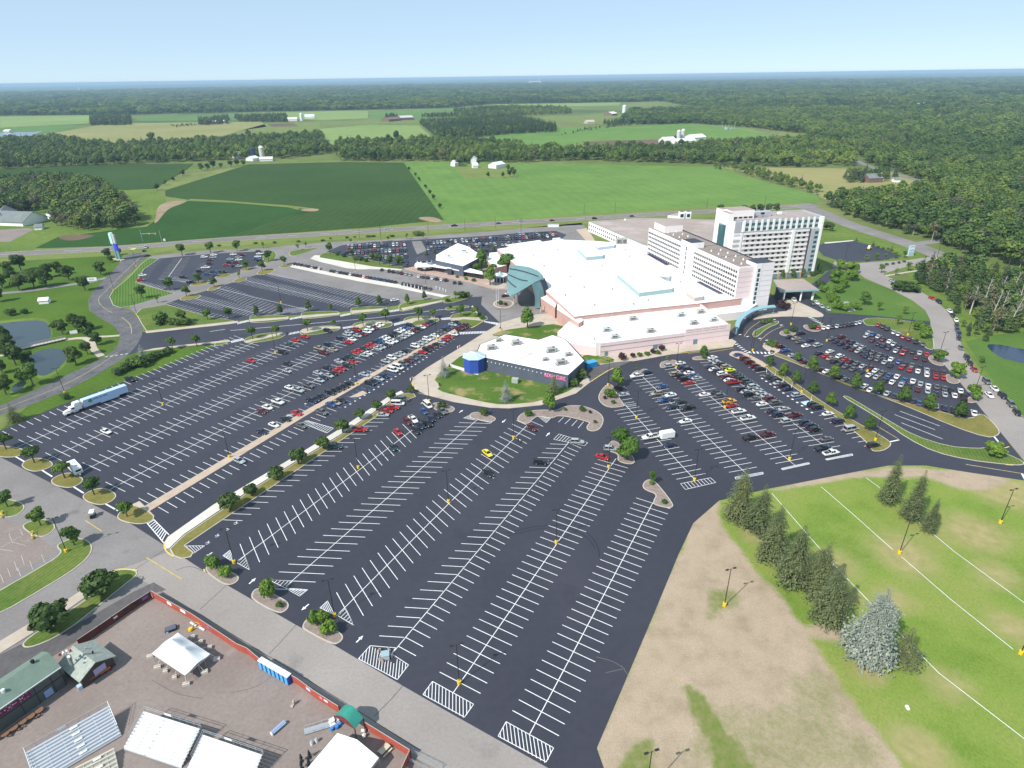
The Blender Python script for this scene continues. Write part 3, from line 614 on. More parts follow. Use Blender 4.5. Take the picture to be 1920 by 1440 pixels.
# zebra crossings over the drives
def zebra(p, q, r, s, n):
    A, B, C, D = W(*p), W(*q), W(*r), W(*s)
    for i in range(n): t = (i+.5)/n; mk.line(A.lerp(B, t), D.lerp(C, t),.55*(B-A).length/n, MZ+.002, M['white'])
    for p, q in ((A, B),(D, C)): mk.line(p, q, .12, MZ, M['white'])
zebra((444,605),(466,600),(467,603),(445,608),9); zebra((543,597),(564,593),(565,596),(543,600),9); zebra((638,591),(657,587),(658,590),(638,594),8); zebra((727,583),(747,580),(749,583),(728,586),8)
zebra((432,640),(456,634),(458,638),(434,643),9); zebra((541,625),(561,621),(562,624),(541,628),8); zebra((642,614),(660,611),(662,614),(643,617),8); zebra((738,607),(757,602),(758,606),(739,611),8); zebra((826,597),(844,595),(845,599),(828,600),8)
zebra((907,602),(937,606),(940,611),(908,604),10); zebra((861,623),(913,621),(915,624.5),(862,627),18)
for a in ((393,622,422,617.5),(432,620,700,596.5),(700,596.5,838,579.5),(845,586.5,853,585)): ln(mk, a[:2], a[2:],.3)
ln(mk, (764,731),(776,724),.6)
# blue accessible bays
for i in range(9,21): 
    a, c = ROW['R5'][i]; mk.line(a, c, .22, MZ+.006, M['bluep'])
    if i in (11,13,15,17,19): mk.poly([Vector((*q.xy, MZ+.004)) for q in (a.lerp(c, .1), a.lerp(c, .9), ROW['R5'][i+1][1].lerp(ROW['R5'][i+1][0],.1), ROW['R5'][i+1][0].lerp(ROW['R5'][i+1][1],.1))], M['hcpad'] if i == 11 else M['seal'])
    s = a+(a-c).normalized()*.9; mk.poly([Vector((s.x+.5*math.cos(t), s.y+.5*math.sin(t), MZ+.008)) for t in [k*PI/4 for k in range(8)]], M['white'])
for key, i0, i1 in (('Wl', 24,36),('Wr', 26,46)):
    for i in range(i0, min(i1, len(ROW[key]))):
        a, c = ROW[key][i]; mk.line(a, c, .2, MZ+.006, M['bluep'])
        o = (a if key == 'Wl' else c); dd = (a-c).normalized()*(1 if key == 'Wl' else -1)
        s = o+dd*.7+(ROW[key][i][0]-ROW[key][i-1][0])*.5; mk.poly([Vector((s.x+.42*math.cos(t), s.y+.36*math.sin(t), MZ+.008)) for t in [k*PI/4 for k in range(8)]], M['white'])
# old street, driveway and road lines
py_ = True
for pts, w, mt in (([(160,976),(192,997)],.35,'yellow'),([(275,1046),(342,1087)],.4,'yellow'),([(1811,871),(1915,888)],.3,'yellow'),([(1641,797),(1684,823)],.3,'yellow'),([(1450,697),(1462,706)],.3,'yellow'),
                   ([(770,733),(824,747)],.3,'yellow'),([(1330,661),(1376,653)],.3,'yellow'),([(1290,663),(1330,658)],.3,'yellow'),
                   ([(268,478),(225,518),(200,545),(186,556),(184,567),(195,578),(211,587)],.25,'yellow'),([(228,595),(243,606),(247,618),(246,626)],.3,'yellow'),([(222,660),(190,683),(132,717),(60,747),(0,769)],.25,'yellow'),
                   ([(1395,631),(1405,616),(1425,603)],.25,'yellow'),([(1425,639),(1443,622),(1470,611)],.25,'yellow'),([(1567,416),(1625,436),(1715,460),(1780,488)],.2,'yellow')):
    p = smooth_line(WS(pts),2)
    for a, b in zip(p, p[1:]): mky.line(a, b, w, .105 if mt and pts[0][0] == 1567 else MZ+.008, M['yellowr' if py_ else mt])
mky.poly([Vector((*W(x, y).xy, .098)) for x, y in ((242,467),(256,465),(250,469.5))], M['yellow'])
for i, (a, b) in enumerate(zip(hw, hw[1:])):
    if i in (0,): continue
    A, B = W(*a), W(*b); L = (B-A).length; k = int(L/24)
    for j in range(k): mk.line(A.lerp(B, j/k), A.lerp(B, (j+.28)/k),.35,.098, M['white'])
    d = (B-A).normalized(); n = Vector((-d.y, d.x, 0))
    for s in (-7,7): mk.line(A+n*s, B+n*s, .2,.098, M['white'])
for i in range(5): a = (197+i*9.5,669.5-i*1.3); ln(mk, a, (a[0]+5, a[1]-1),.55)
for i in range(5): ln(mk, (40-i*13,1041+i*12),(46-i*13,1060+i*11),.12, mat=M['whiteold'])
for a in ((23,1017,48,1023),(38,993,43,1004),(0,1028,43,1004),(17,1001,23,1017),(0,1030,25,1034),(78,1040,84,1055),(56,1052,62,1069),(33,1065,39,1081)): ln(mk, a[:2], a[2:],.12, mat=M['whiteold'])
for a in ((1455,927,1682,1220),(1682,1220,1840,1320),(1540,913,1674,1030),(1689,1043,1880,1207),(1905,1228,1960,1275),(1624,896,1730,990),(1750,1010,1830,1060),(1830,1060,1960,1150)): pass
gl = MB()
for pts in ([(1447,925),(1560,1055),(1655,1155),(1760,1262),(1920,1385),(2000,1445)],[(1540,913),(1600,965),(1674,1031)],[(1690,1044),(1780,1122),(1900,1218)],[(1624,896),(1650,915)],[(1712,970),(1790,1035),(1920,1130),(2000,1190)]):
    p = WS(pts)
    for a, b in zip(p, p[1:]): gl.line(a, b, .16,.05, M['white'])
struct(gl.build('field_lines'))
struct(mk.build('road_markings')); struct(mky.build('yellow_road_markings'))
for t in '410,745,520,655 520,780,615,685 640,810,710,700 765,840,805,725 885,870,900,745 1015,890,1000,765 300,710,370,640 190,675,300,600 200,910,280,830 310,945,380,860 415,975,500,870 545,1005,605,890 655,1040,700,930 775,1070,805,945 905,1095,905,970 1030,1130,1010,990 1155,1155,1120,1005 1285,1175,1230,1020 80,875,170,790 430,540,510,470 530,570,620,490 635,600,720,510 745,630,805,530 330,505,420,420 250,470,340,380 240,1100,285,1045 345,1135,385,1075 575,1190,595,1125 1035,1310,1025,1230 1150,1325,1130,1260 145,178,200,170 205,205,260,196 262,235,355,218 320,262,390,250 380,290,440,278 435,320,500,305 500,350,570,335 575,380,650,365 665,418,745,385'.split():
    a, b_, c, d_ = map(float, t.split(',')); ln(mk, (1620+a/7.2,590+b_/7.2),(1620+c/7.2,590+d_/7.2),.2)
for t in '660,640,1000,590 720,680,1075,635 810,720,1160,672 895,770,1230,715 990,820,1300,760 1100,870,1400,800 405,470,720,430 470,515,800,470 530,550,860,505 600,600,930,550 1330,960,1600,900 1440,1020,1720,940 1200,545,1500,500 1370,640,1640,590 1490,700,1760,640 1600,750,1860,690'.split():
    a, b_, c, d_ = map(float, t.split(',')); ln(mk, (1440+a/9.6,590+b_/9.6),(1440+c/9.6,590+d_/9.6),.2)
for q in ([(945,410),(1270,366),(1310,395),(1230,470),(1060,470)],[(1480,345),(1800,300),(1870,330),(1640,420)]): mk.poly([Vector((*W(1440+x/9.6,590+y/9.6).xy, MZ+.001)) for x, y in q][::-1], M['whiteold'])
# kerb paint
ky = MB()
for pts in ([(308,1018),(309,1031),(318,1040),(326,1044)],[(881,614),(888,614),(906,603)],[(772,717),(774,724),(780,731)],[(1108,716),(1120,708),(1140,695),(1150,691)],[(1262,664.5),(1320,657.5),(1374,650.5)],[(385,1073),(382,1068)],[(211,1072),(225,1067),(258,1070)],[(1880,842),(1892,838)],[(1430,688),(1440,684)],[(1885,872),(1900,873)]):
    p = smooth_line(WS(pts),1)
    for a, b in zip(p, p[1:]): ky.line(a, b, .35,.176, M['yellow'])
struct(ky.build('painted_kerb'))
# tyre arcs and cracks
tr = MB(); M['tyre_mark'] = plain('tyre_marks', (.018,.018,.024),.7); M['scuff'] = plain('dust_scuffs', (.16,.15,.14),.9); M['crack'] = plain('sealed_cracks', (.07,.067,.065),.9)
def arcline(pts, w, z, mat, it=3):
    p = smooth_line(WS(pts), it)
    for a, b in zip(p, p[1:]): tr.line(a, b, w, z, mat)
arcline([(950,1000),(1010,985),(1070,985),(1105,1000),(1122,1025),(1124,1045)],.25,.0585, M['tyre_mark']); arcline([(950,1006),(1010,990),(1066,990),(1100,1005),(1117,1030)],.22,.0585, M['tyre_mark'])
for pts in ([(1118,1232),(1150,1240),(1170,1254)],[(1135,1262),(1160,1256),(1172,1254)],[(1165,1248),(1180,1270)],[(425,687),(440,680),(510,652)],[(480,752),(490,747),(520,740)]): arcline(pts, .12,.0585, M['scuff'])
for pts in ([(555,1172),(530,1200),(505,1226)],[(755,1286),(735,1310),(702,1343)],[(425,1097),(375,1143)],[(300,1107),(420,1180),(640,1313),(760,1390),(790,1408)],[(310,1030),(205,1100)],[(385,1072),(355,1060),(330,1070)]): arcline(pts, .14,.0405, M['crack'],2)
for pts in ([(380,1310),(330,1302),(285,1275)],[(430,1300),(480,1290),(510,1268)]): arcline(pts, .09,.0475, M['crack'],3)
struct(tr.build('pavement_wear'))
# ================================================================ buildings
def stained(name, c1, c2, stain, s=.12, amt=.6):
    return mottled(name, c1, c2,.05,.6,.06,.85,.15, extra=[(s, .63,.78, stain, amt),(.03,.6,.75, tuple(x*.85 for x in c1),.5)])
M['roofw'] = stained('white_membrane_roof', (.83,.83,.83),(.88,.88,.88),(.68,.63,.60),.07,.4)
M['pink'] = mottled('pink_stucco', (.80,.63,.62),(.86,.68,.67),.1,1.0,.05,.85,.2)
M['pinkl'] = mottled('pale_pink_stucco', (.86,.79,.78),(.90,.83,.82),.1,1.0,.04,.85,.2)
M['cream'] = mottled('white_stucco', (.86,.84,.82),(.90,.89,.87),.1,1.0,.04,.85,.2)
M['salmon'] = mottled('salmon_block', (.48,.29,.25),(.56,.35,.3),.3,2.0,.1,.85,.2)
M['coping'] = plain('beige_coping', (.48,.40,.36),.7)
M['roofb'] = mottled('brown_gravel_roof', (.24,.20,.175),(.31,.26,.235),.07,1.2,.12,.95,.1)
M['roofp'] = mottled('pale_gravel_roof', (.33,.27,.24),(.42,.35,.32),.05,.8,.1,.95,.1, extra=[(.03,.58,.64,(.46,.4,.37),.6)])
M['teal'] = mottled('teal_metal', (.125,.235,.24),(.16,.285,.285),.2,2,.08,.45,.5)
M['teall'] = plain('pale_teal_panel', (.30,.43,.43),.5)
M['skyb'] = plain('sky_blue_metal', (.22,.42,.48),.45,0,.5)
M['gpanel'] = plain('grey_panel', (.44,.44,.47),.6)
M['gtaupe'] = plain('taupe_panel', (.50,.46,.44),.6)
M['glass'] = plain('dark_window_glass', (.022,.024,.03),.08,0,.6)
M['glassb'] = plain('teal_window_glass', (.04,.12,.125),.12,0,.6)
M['glasslb'] = plain('grey_blue_glass', (.18,.27,.30),.15,0,.6)
M['slate'] = mottled('slate_blue_wall', (.085,.10,.135),(.105,.12,.16),.3,2,.08,.7,.25)
M['slated'] = plain('dark_slate_wall', (.05,.055,.075),.7)
M['roy'] = plain('royal_blue_panel', (.035,.085,.40),.5,0,.4)
M['royp'] = plain('pale_blue_roof', (.42,.56,.80),.5)
M['unit'] = plain('rooftop_unit_metal', (.45,.43,.40),.55,.1)
M['unitd'] = plain('rooftop_unit_grille', (.13,.13,.13),.7)
M['unitt'] = plain('pale_teal_unit', (.47,.54,.54),.55)
M['steel'] = plain('galvanised_steel', (.5,.52,.54),.4,.5)
M['black'] = plain('black_metal', (.02,.02,.022),.5)
M['dark'] = plain('dark_recess', (.03,.03,.033),.8)
M['neon'] = plain('pink_lettering', (.85,.25,.42),.6)
M['whitep'] = plain('white_paint', (.8,.8,.8),.5)
M['panel'] = plain('solar_blue_glass', (.015,.02,.09),.25)
M['red'] = plain('red_paint', (.45,.04,.035),.5)
def mono(name, mb, label, cat, group=None, parts=()):
    o = mb.build(name); tag(o, label, cat, group); return o
def obox(mb, o, u, v, a, b, c, d, z0, z1, mat, mtop=None):
    """box in a local frame: origin o, axes u,v; from (a,c) to (b,d)"""
    p = [o+u*x+v*y for x, y in ((a, c),(b, c),(b, d),(a, d))]
    mb.prism(p, z0, z1, mat, mtop)
# ---- hotel tower
FL, FR = W(1379,414,36.6), W(1542,404.7,36.6); FL.z = FR.z = 0
hu = (FR-FL); HL = hu.length; hu.normalize(); hv = Vector((-hu.y, hu.x, 0)); HD = 19.0
rz_h = math.atan2(hu.y, hu.x)
tower = thing('hotel_tower', 'tall pink and white hotel tower with twelve storeys of windows', 'hotel', FL, rz_h)
def hb(): return MB()
def hbox(mb, a, b, c, d, z0, z1, mat, mtop=None): mb.prism([Vector((x, y, 0)) for x, y in ((a, c),(b, c),(b, d),(a, d))], z0, z1, mat, mtop)
b = MB(); hbox(b, 0, HL, 0, HD, 0,36.0, M['pinkl'], M['roofp']); b.build('wall', tower)
b = MB()
for x0, x1, y0, y1 in ((0, HL, 0,.4),(0, HL, HD-.4, HD),(HL-.4, HL, .4, HD-.4)): hbox(b, x0, x1, y0, y1,36.0,36.8, M['gpanel'])
b.build('parapet', tower)
# floor height 2.75 from 3.5 m; mid facade between u=.10 and .90
z_f = [3.9+i*2.82 for i in range(9)]; uL, uR = .105*HL, .895*HL
b = MB()
for z in z_f: hbox(b, uL+.8, uR-.3,-.30,0, z+1.55, z+2.82-.002, M['pinkl'])
for z in z_f: hbox(b, 0, uL-.3,-.22,0, z+1.6, z+2.8, M['pinkl'])
for z in z_f[:-1]: hbox(b, .3, uL-.5,-.1,0, z+.2, z+1.4, M['gtaupe'])
b.build('spandrel_bands', tower)
b = MB()
for z in z_f: hbox(b, uL+.8, uR-.3,-.05,0, z+.02, z+1.54, M['gtaupe'])
hbox(b, uL-.5, HL-1.1,-.05,0,30.02,35.9, M['gpanel'])
b.build('window_band', tower)
b = MB(); hbox(b, uR-.3, HL-.02,-1.6,-.01,3.6,29.6, M['gpanel']); hbox(b, uR-.9, uR-.31,-1.1,-.01,0,29.4, M['slated']); hbox(b, uL-1.6, HL, -.32,-.01,29.62,30.0, M['gpanel'])
hbox(b, .15, uL-1.7,-.25,-.01,29.6,35.9, M['gpanel'])
b.build('side_bay', tower)
b = MB()
for i in range(14): 
    x = uL-.6+i*(HL-uL-.4)/13.2; hbox(b, x, x+1.35,-.4,-.01,30.02,36.4, M['cream'])
hbox(b, HL-1.0, HL+.4,-1.9,-.6,3.6,36.5, M['cream']); hbox(b, uL-1.4, uL-.2,-.45,-.3,3.6,29.5, M['cream']); hbox(b, uL+.715*(uR-uL), uL+.765*(uR-uL),-.75,-.31,3.6,29.5, M['cream'])
b.build('white_fins', tower)
wmb = MB(); wmb.box((0,0,0),(1.75,.12,1.3), M['glass']); win_dark = wmb.build('window', tower)
nwin = 0; stuffw = MB()
def win(x, z, proto, y=-.06):
    global nwin
    nwin += 1
    if nwin == 1: o = proto
    elif nwin <= 100: o = dup(proto, tower)
    else:
        me = proto.data; m = me.materials[0]; w = max(v.co.x for v in me.vertices)*2; h = max(v.co.z for v in me.vertices)*2
        stuffw.box((x, y, z),(w, .12, h), m); return
    o.location = (x, y, z)
for z in z_f:
    for i in range(11):
        if z < 9 and i < 6: continue
        t = (i+.62)/11.6 if i < 9 else (i+1.15)/12.0
        win(uL+1.2+t*(uR-uL-2.0), z+.85, win_dark)
nb = MB(); nb.box((0,0,0),(2.1,.12,1.5), M['glassb']); win_teal = nb.build('window', tower); win_teal['label'] = 'teal top floor window'
first = True
for z in (31.2,34.0):
    for i in range(13):
        x = uL+1.1+1.0+i*(HL-uL-.4)/13.2
        if first: win_teal.location = (x, -.06, z); first = False
        else: win(x, z, win_teal)
for i in range(9): win(HL-2.8, z_f[i]+.9, win_teal, -1.66)
tw = MB()
for i in range(8): hbox(tw, uL+4+i*(uR-uL-4)/8, uL+4+i*(uR-uL-4)/8+2.8,-.4,-.01,.4,3.2, M['glasslb'])
for i in range(9): hbox(tw, uL+2.3+i*(uR-uL-4)/8, uL+2.3+i*(uR-uL-4)/8+1.2,-.5,-.01,0,3.5, M['salmon'])
tw.build('ground_floor_bay', tower)
stuffw_o = stuffw.build('window', tower); stuffw_o['kind'] = 'stuff'
b = MB(); hbox(b, -3.2,.0,2.2,12,0,40.2, M['cream'], M['roofp']); hbox(b, .001,15,6,17.5,36.0,41.0, M['pinkl'], M['roofp']); hbox(b, -3.19,.3,12,17.5,0,41.0, M['cream'], M['roofp']); b.build('lift_tower', tower)
b = MB()
for i in range(4): hbox(b, 2.0+i*3.2,4.4+i*3.2,5.85,6,36.5,37.4, M['dark'])
b.build('clerestory_opening', tower)
b = MB(); b.prism([Vector((-3.2+math.cos(t)*1.9-.2,7.4+math.sin(t)*3.4,0)) for t in [PI/2+k*PI/8 for k in range(9)]],0,33.5, M['glassb']); b.build('glass_bay', tower)
b = MB(); hbox(b, 15.6,28,9,12.5,36.0,39.0, M['gpanel']); b.box((20,8,36.9),(2.4,1.6,1.6), M['steel']); b.box((23.2,7.7,36.8),(2,1.6,1.4), M['steel']); hbox(b, 21,23.4,8.9,9.0,37.2,38.6, M['dark']); b.build('plant_screen', tower)
b = MB(); b.box((36,13,36.8),(2.6,1.4,1.4), M['whitep']); 
b.build('roof_unit', tower)
for i in range(12): b = MB(); b.tube((0,0,36),(0,0,36.7),.3,.3, M['steel'],6); b.build('roof_vent', tower).location = (30+R.uniform(0,22), R.uniform(3,17),0)
# ---- hotel wing
NR, NL = Vector((116.1,310.5,0)), Vector((89.4,404.3,0))
wl = (NL-NR); WL_ = wl.length; wl.normalize(); wd = Vector((wl.y, -wl.x, 0)); WD = 17.5; PZ = 8.0
wing = thing('hotel_wing', 'long white six storey hotel wing with brown flat roof above the white hall roof', 'hotel', NR, math.atan2(wl.y, wl.x))
# local frame: x along the wing away from the camera, y to the right is negative
def wbox(mb, a, b_, c, d, z0, z1, mat, mtop=None): mb.prism([Vector((x, -y, 0)) for x, y in ((a, c),(b_, c),(b_, d),(a, d))], z0, z1, mat, mtop)
b = MB(); wbox(b, 0, WL_, 0, WD, 0,24.0, M['cream'], M['roofb']); b.build('wall', wing)
b = MB(); wbox(b, -.05,0,.02, WD, 7.5,24.0, M['pink']); 
for z in (11,13.7,16.4,19.1,21.8): wbox(b, -.09,-.05,.1,9, z, z+.12, M['coping'])
b.build('end_wall', wing)
b = MB()
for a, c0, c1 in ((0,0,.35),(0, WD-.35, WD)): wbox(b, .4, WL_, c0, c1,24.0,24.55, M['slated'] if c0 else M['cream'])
wbox(b, 0,.39,0,9.2,24,24.55, M['cream']); wbox(b, 46,46.3,.36, WD-.36,24,24.08, M['dark']); wbox(b, 22,22.3,.36, WD-.36,24,24.08, M['dark'])
b.build('parapet', wing)
b = MB(); wbox(b, -1.2,7.5,9.3,20.0,0,25.8, M['pinkl'], M['slated']); wbox(b, -1.35,-1.2,9.3,12.6,0,25.85, M['cream']); 
for z in (8,11,13.7,16.4,19.1,21.8): wbox(b, -1.26,-1.2,12.8,19.8, z, z+.1, M['coping'])
b.build('stair_tower', wing)
for i in range(8):
    b = MB()
    for k in (0,1):
        for j in (0,1): wbox(b, -1.42,-1.35,10.5+j*.7,11.1+j*.7,4.2+i*2.45+k*.95,5.05+i*2.45+k*.95, M['glass'])
    b.build('stair_window', wing)
b = MB(); wbox(b, 43,53.5,-2.2,6.2,0,27.2, M['cream'], M['slated']); b.build('lift_tower', wing)
for i in range(6):
    b = MB()
    for k in (0,1): wbox(b, 46.8,48.0,-2.28,-2.2,8.6+i*2.7+k*1.15,9.6+i*2.7+k*1.15, M['glass'])
    b.build('stair_window', wing)
b = MB(); wbox(b, WL_-14, WL_-.2,3.5,16,24.0,28.0, M['pinkl'], M['roofp']); b.build('roof_penthouse', wing)
for x in range(6,92,7):
    if 40 < x < 56: continue
    for y in (5.5,11.5): b = MB(); b.tube((0,0,0),(0,0,.9),.45,.35, M['whitep'],6); b.build('roof_vent', wing).location = (x+R.uniform(-.4,.4),-y, 24)
b = MB(); b.box((0,0,0),(1.15,.12,1.25), M['glass']); ww = b.build('window', wing)
nw = 0; sw = MB()
for f in range(6):
    z = 9.1+f*2.55
    for side in ((1.5,41.5,20),(55, WL_-1.2,21)):
        for i in range(side[2]):
            x = side[0]+i*(side[1]-side[0])/(side[2]-1); nw += 1
            if nw == 1: ww.location = (x, .07, z)
            elif side[0] < 50 and nw < 0: pass
            elif (side[0] < 50) and f >= 1:
                o = dup(ww, wing); o.location = (x, .07, z)
            else: sw.box((x, .07, z),(1.15,.12,1.25), M['glass'])
o = sw.build('window', wing); o['kind'] = 'stuff'
b = MB()
for f in range(6):
    z = 9.1+f*2.55
    for a0, a1 in ((.8,42.3),(54.2, WL_-.4)): wbox(b, a0, a1,-.07,0, z-.75, z-.68, M['gtaupe']); wbox(b, a0, a1,-.045,0, z-.66, z+.66, M['gtaupe'])
b.build('window_band', wing)
# ---- main hall
hallp = [(932,467),(1035,556),(1077,594),(1200,580),(1310,569),(1390,559),(1400,540),(1300,470),(1215,460),(1190,458),(1120,452),(1045,449),(1000,456)]
HP = WS(hallp, PZ)
hall = thing('casino_hall', 'vast low hall with a white flat roof and pink stepped walls', 'hall', (HP[2].x, HP[2].y, 0))
def at_hall(mb, name): o = mb.build(name); o.parent = hall; o.matrix_parent_inverse = Matrix.Translation(-hall.location); return o
b = MB(); b.prism(HP, 0, PZ, M['salmon'], M['roofw']); at_hall(b, 'wall')
b = MB()
for a, c in zip(HP, HP[1:]+HP[:1]):
    b.line(a, c, .5, PZ+.006, M['coping'])
at_hall(b, 'roof_coping')
# front block and its stepped parapet
fr = [W(1365,637), W(1125,669)]; fu = (fr[1]-fr[0]).normalized(); fn = Vector((-fu.y, fu.x, 0))
if fn.y < 0: fn = -fn
FRP = [fr[0], fr[1], W(1112,622,6), W(1088,598,6), W(1307,570,6)]
for p in FRP: p.z = 0
b = MB(); b.prism(FRP, 0,6.0, M['pink'], M['roofw']); at_hall(b, 'front_wall')
b = MB(); L = (fr[1]-fr[0]).length
obox(b, fr[0]-fn*.25, fu, fn, -.1, L*.36,0,.7,0,7.9, M['pink'], M['coping']); obox(b, fr[0]-fn*.15, fu, fn, L*.36+.003, L+.2,0,.6,0,6.35, M['pink'], M['coping'])
rs = (FRP[4]-FRP[0]).normalized(); rn = Vector((rs.y, -rs.x, 0))
p = [FRP[0], FRP[4], FRP[4]-rn*.6, FRP[0]-rn*.6]; b.prism(p, 6.0,7.6, M['pink'], M['coping'])
at_hall(b, 'parapet')
b = MB()
for t in (.04,.105,.17,.235,.3): 
    obox(b, fr[0]-fn*.33, fu, fn, L*t, L*(t+.052),0,.08,6.35,6.5, M['coping']); obox(b, fr[0]-fn*.33, fu, fn, L*t, L*(t+.052),0,.08,7.4,7.55, M['coping']); obox(b, fr[0]-fn*.33, fu, fn, L*t-.1, L*t+.1,0,.08,6.5,7.4, M['coping'])
obox(b, fr[0]-fn*.3, fu, fn, 0, L, 0,.07,4.9,5.15, M['coping'])
obox(b, fr[0]-fn*.3, fu, fn, 0, L, 0,.06,2.5,2.62, M['coping'])
at_hall(b, 'wall_moulding')
for t, w, h in ((.255,2.2,2.6),(.57,2.2,2.6),(.945,1.5,2.2)):
    b = MB(); obox(b, fr[0]-fn*.3, fu, fn, L*t, L*t+w, 0,.1,.1, h, plain('grey_door', (.16,.25,.3),.5)); at_hall(b, 'door')
b = MB(); d0 = FRP[2]; lk = [W(1123,666), W(1112,655), W(1066,636), W(1060,625), W(1085,612,0)]
b.prism([W(1117,668), W(1062,660), W(1045,640), W(1080,606), FRP[2]],0,4.6, M['pink'], M['roofw']); obox(b, W(1118,667), fu, fn, -1.3,.6,-.5,2.5,0,6.5, M['pinkl']); at_hall(b, 'link_wall')
# lighter low strip in front of the left edge, steps of the roof
b = MB(); b.prism([W(1047,563,6.8), W(1095,600,6.8), W(1085,606,6.8), W(1044,580,6.8)],0,6.8, M['salmon'], M['roofw'])
b.prism([W(1015,545,6), W(1043,567,6), W(1041,577,6), W(1010,556,6)],0,6, M['salmon'], M['roofw']); at_hall(b, 'side_bay')
b = MB()
for pts in ([(1120,562),(1145,585),(1077,594)],[(1120,562),(1190,556)],[(1166,557),(1195,580)],[(1150,588),(1112,622)],[(1262,557),(1272,567)],[(1060,480),(1160,555)],[(980,470),(1050,520)]):
    for p, q in zip(pts, pts[1:]): b.line(W(*p, PZ), W(*q, PZ),.35, PZ+.02, M['coping'])
at_hall(b, 'roof_seams')
# roof monitors
def mon(pts, z, mat, lid): 
    b = MB(); b.prism(WS(pts, z), PZ, z, mat, M['roofw']); at_hall(b, lid)
mon([(1157,514),(1199,549),(1261,541),(1260,534),(1218,507)],10.3, M['teall'], 'roof_monitor'); mon([(1083,466),(1100,482),(1131,479),(1131,473),(1110,462)],10.3, M['teall'], 'roof_monitor')
mon([(1115,461),(1121,464),(1152,460),(1153,455),(1146,453)],10.0, plain('blue_grey_cladding', (.42,.5,.58),.6),'plant_screen')
mon([(1219,506),(1223,516),(1255,520),(1256,513),(1246,502),(1228,499)],10.5, M['steel'], 'skylight'); mon([(1205,508),(1209,514),(1230,522),(1233,518),(1214,507)],9.6, M['steel'], 'plant_screen')
mon([(1287,548),(1303,558),(1318,556),(1318,551),(1306,541),(1290,542)],10.2, M['coping'], 'chiller')
b = MB()
for (x0, y0),(x1, y1), n in (((1216,476),(1251,496),22),((1310,528),(1352,550),20)):
    A, B = W(x0, y0,8.6), W(x1, y1,8.6); d = (B-A).normalized(); n_ = Vector((-d.y, d.x, 0))
    for i in range(n): c = A.lerp(B, i/(n-1)); b.box(c, ((B-A).length/n*.72,2.6,.12), M['panel'], math.atan2(d.y, d.x))
at_hall(b, 'skylight_strip')
def rtu(px, py, z, s=1.0, mat=None, par=None, rz=.1):
    b = MB(); c = W(px, py, z); m = mat or M['unit']
    b.box((0,0,.15*s),(3.4*s, 1.9*s, .3*s), M['unitd']); b.box((0,0,1.05*s),(3.2*s, 1.8*s, 1.5*s), m); b.box((-.7*s, 0,1.9*s),(1.5*s, 1.5*s, .2*s), m); b.tube((.9*s, 0,1.8*s),(.9*s, 0,2.0*s),.55*s, .55*s, M['unitd'],10); b.box((0,-.93*s, 1.0*s),(2.4*s, .06,.9*s), M['unitd']); b.box((2.1*s, 0,.7*s),(1.0*s, 1.2*s, .8*s), m)
    o = b.build('rooftop_unit'); o.location = c; o.rotation_euler = (0,0, rz); return o
units = [(1186,600,6,1,'u'),(1276,593,6,1,'t'),(1313,587,6,1,'u'),(1300,608,6,1,'u'),(1337,602,6,1,'t'),(1137,621,6,1,'t'),(1219,623,6,1,'u'),(1152,634,6,1,'t')]
udesc = ['beside the long roof seam', 'in the middle of the front roof', 'nearest the hotel canopy at the back', 'near the stepped parapet', 'beside the curved blue canopy', 'above the link to the dark club', 'above the wide pink front wall', 'at the front left roof corner']
for (x, y, z, s, k), d in zip(units, udesc):
    o = rtu(x, y, z, s, M['unitt'] if k == 't' else M['unit'], None, .12); tag(o, ('pale teal' if k == 't' else 'beige')+' rooftop unit on the front hall roof, '+d, 'rooftop unit', 'rooftop units on the front hall')
# small roof vents on the main roof
for i, (x, y) in enumerate([(1020,500),(1045,470),(1070,520),(1095,540),(1148,544),(1172,470),(1180,482),(1130,500),(1115,574),(1188,572),(1245,545),(1060,555),(1000,480),(1215,565),(1275,530)]):
    b = MB(); c = W(x, y, PZ); b.tube((0,0,0),(0,0,.7),.35,.3, M['steel'],8); b.tube((0,0,.7),(0,0,.95),.55,.4, M['unitd'],8); o = b.build('roof_vent', hall); o.matrix_parent_inverse = Matrix.Translation(-hall.location); o.location = c
# ---- dark club building with pink sign
cz = 6.0
CPX = [(892,667),(1065,704),(1096,676),(1060,636),(1036,628),(1010,637),(947,627),(900,646)]
CPT = WS(CPX, cz)
club = thing('dark_club_building', 'slate blue walled club with white roof and pink sign letters', 'building', (CPT[0].x, CPT[0].y, 0))
def at_club(mb, name, lab=None): o = mb.build(name); o.parent = club; o.matrix_parent_inverse = Matrix.Translation(-club.location); return o
b = MB(); b.prism(CPT, 0, cz, M['slate'], M['roofw']); at_club(b, 'wall')
b = MB()
for a, c in zip(CPT, CPT[1:]+CPT[:1]): b.line(a, c, .45, cz+.01, M['slated'])
at_club(b, 'roof_edge')
M['rust'] = mottled('rust_stain', (.5,.38,.31),(.74,.68,.63),.5,3,.2,.9,.1)
b = MB(); b.flat(chaikin(WS([(996,658),(1000,664),(975,676),(962,681),(968,675),(985,668)], cz),2), cz+.008, M['rust']); at_club(b, 'roof_stain')
A, B = CPT[0].copy(), CPT[1].copy(); A.z = B.z = 0; cu = (B-A).normalized(); cn = Vector((cu.y, -cu.x, 0)); CLn = (B-A).length
b = MB()
for i in range(19):
    c = A+cu*(2+i*(CLn-6)/19)+cn*.12; c.z = 4.6; b.box(c, (.35,.2,.35), M['whitep'], math.atan2(cu.y, cu.x))
at_club(b, 'wall_lamps')
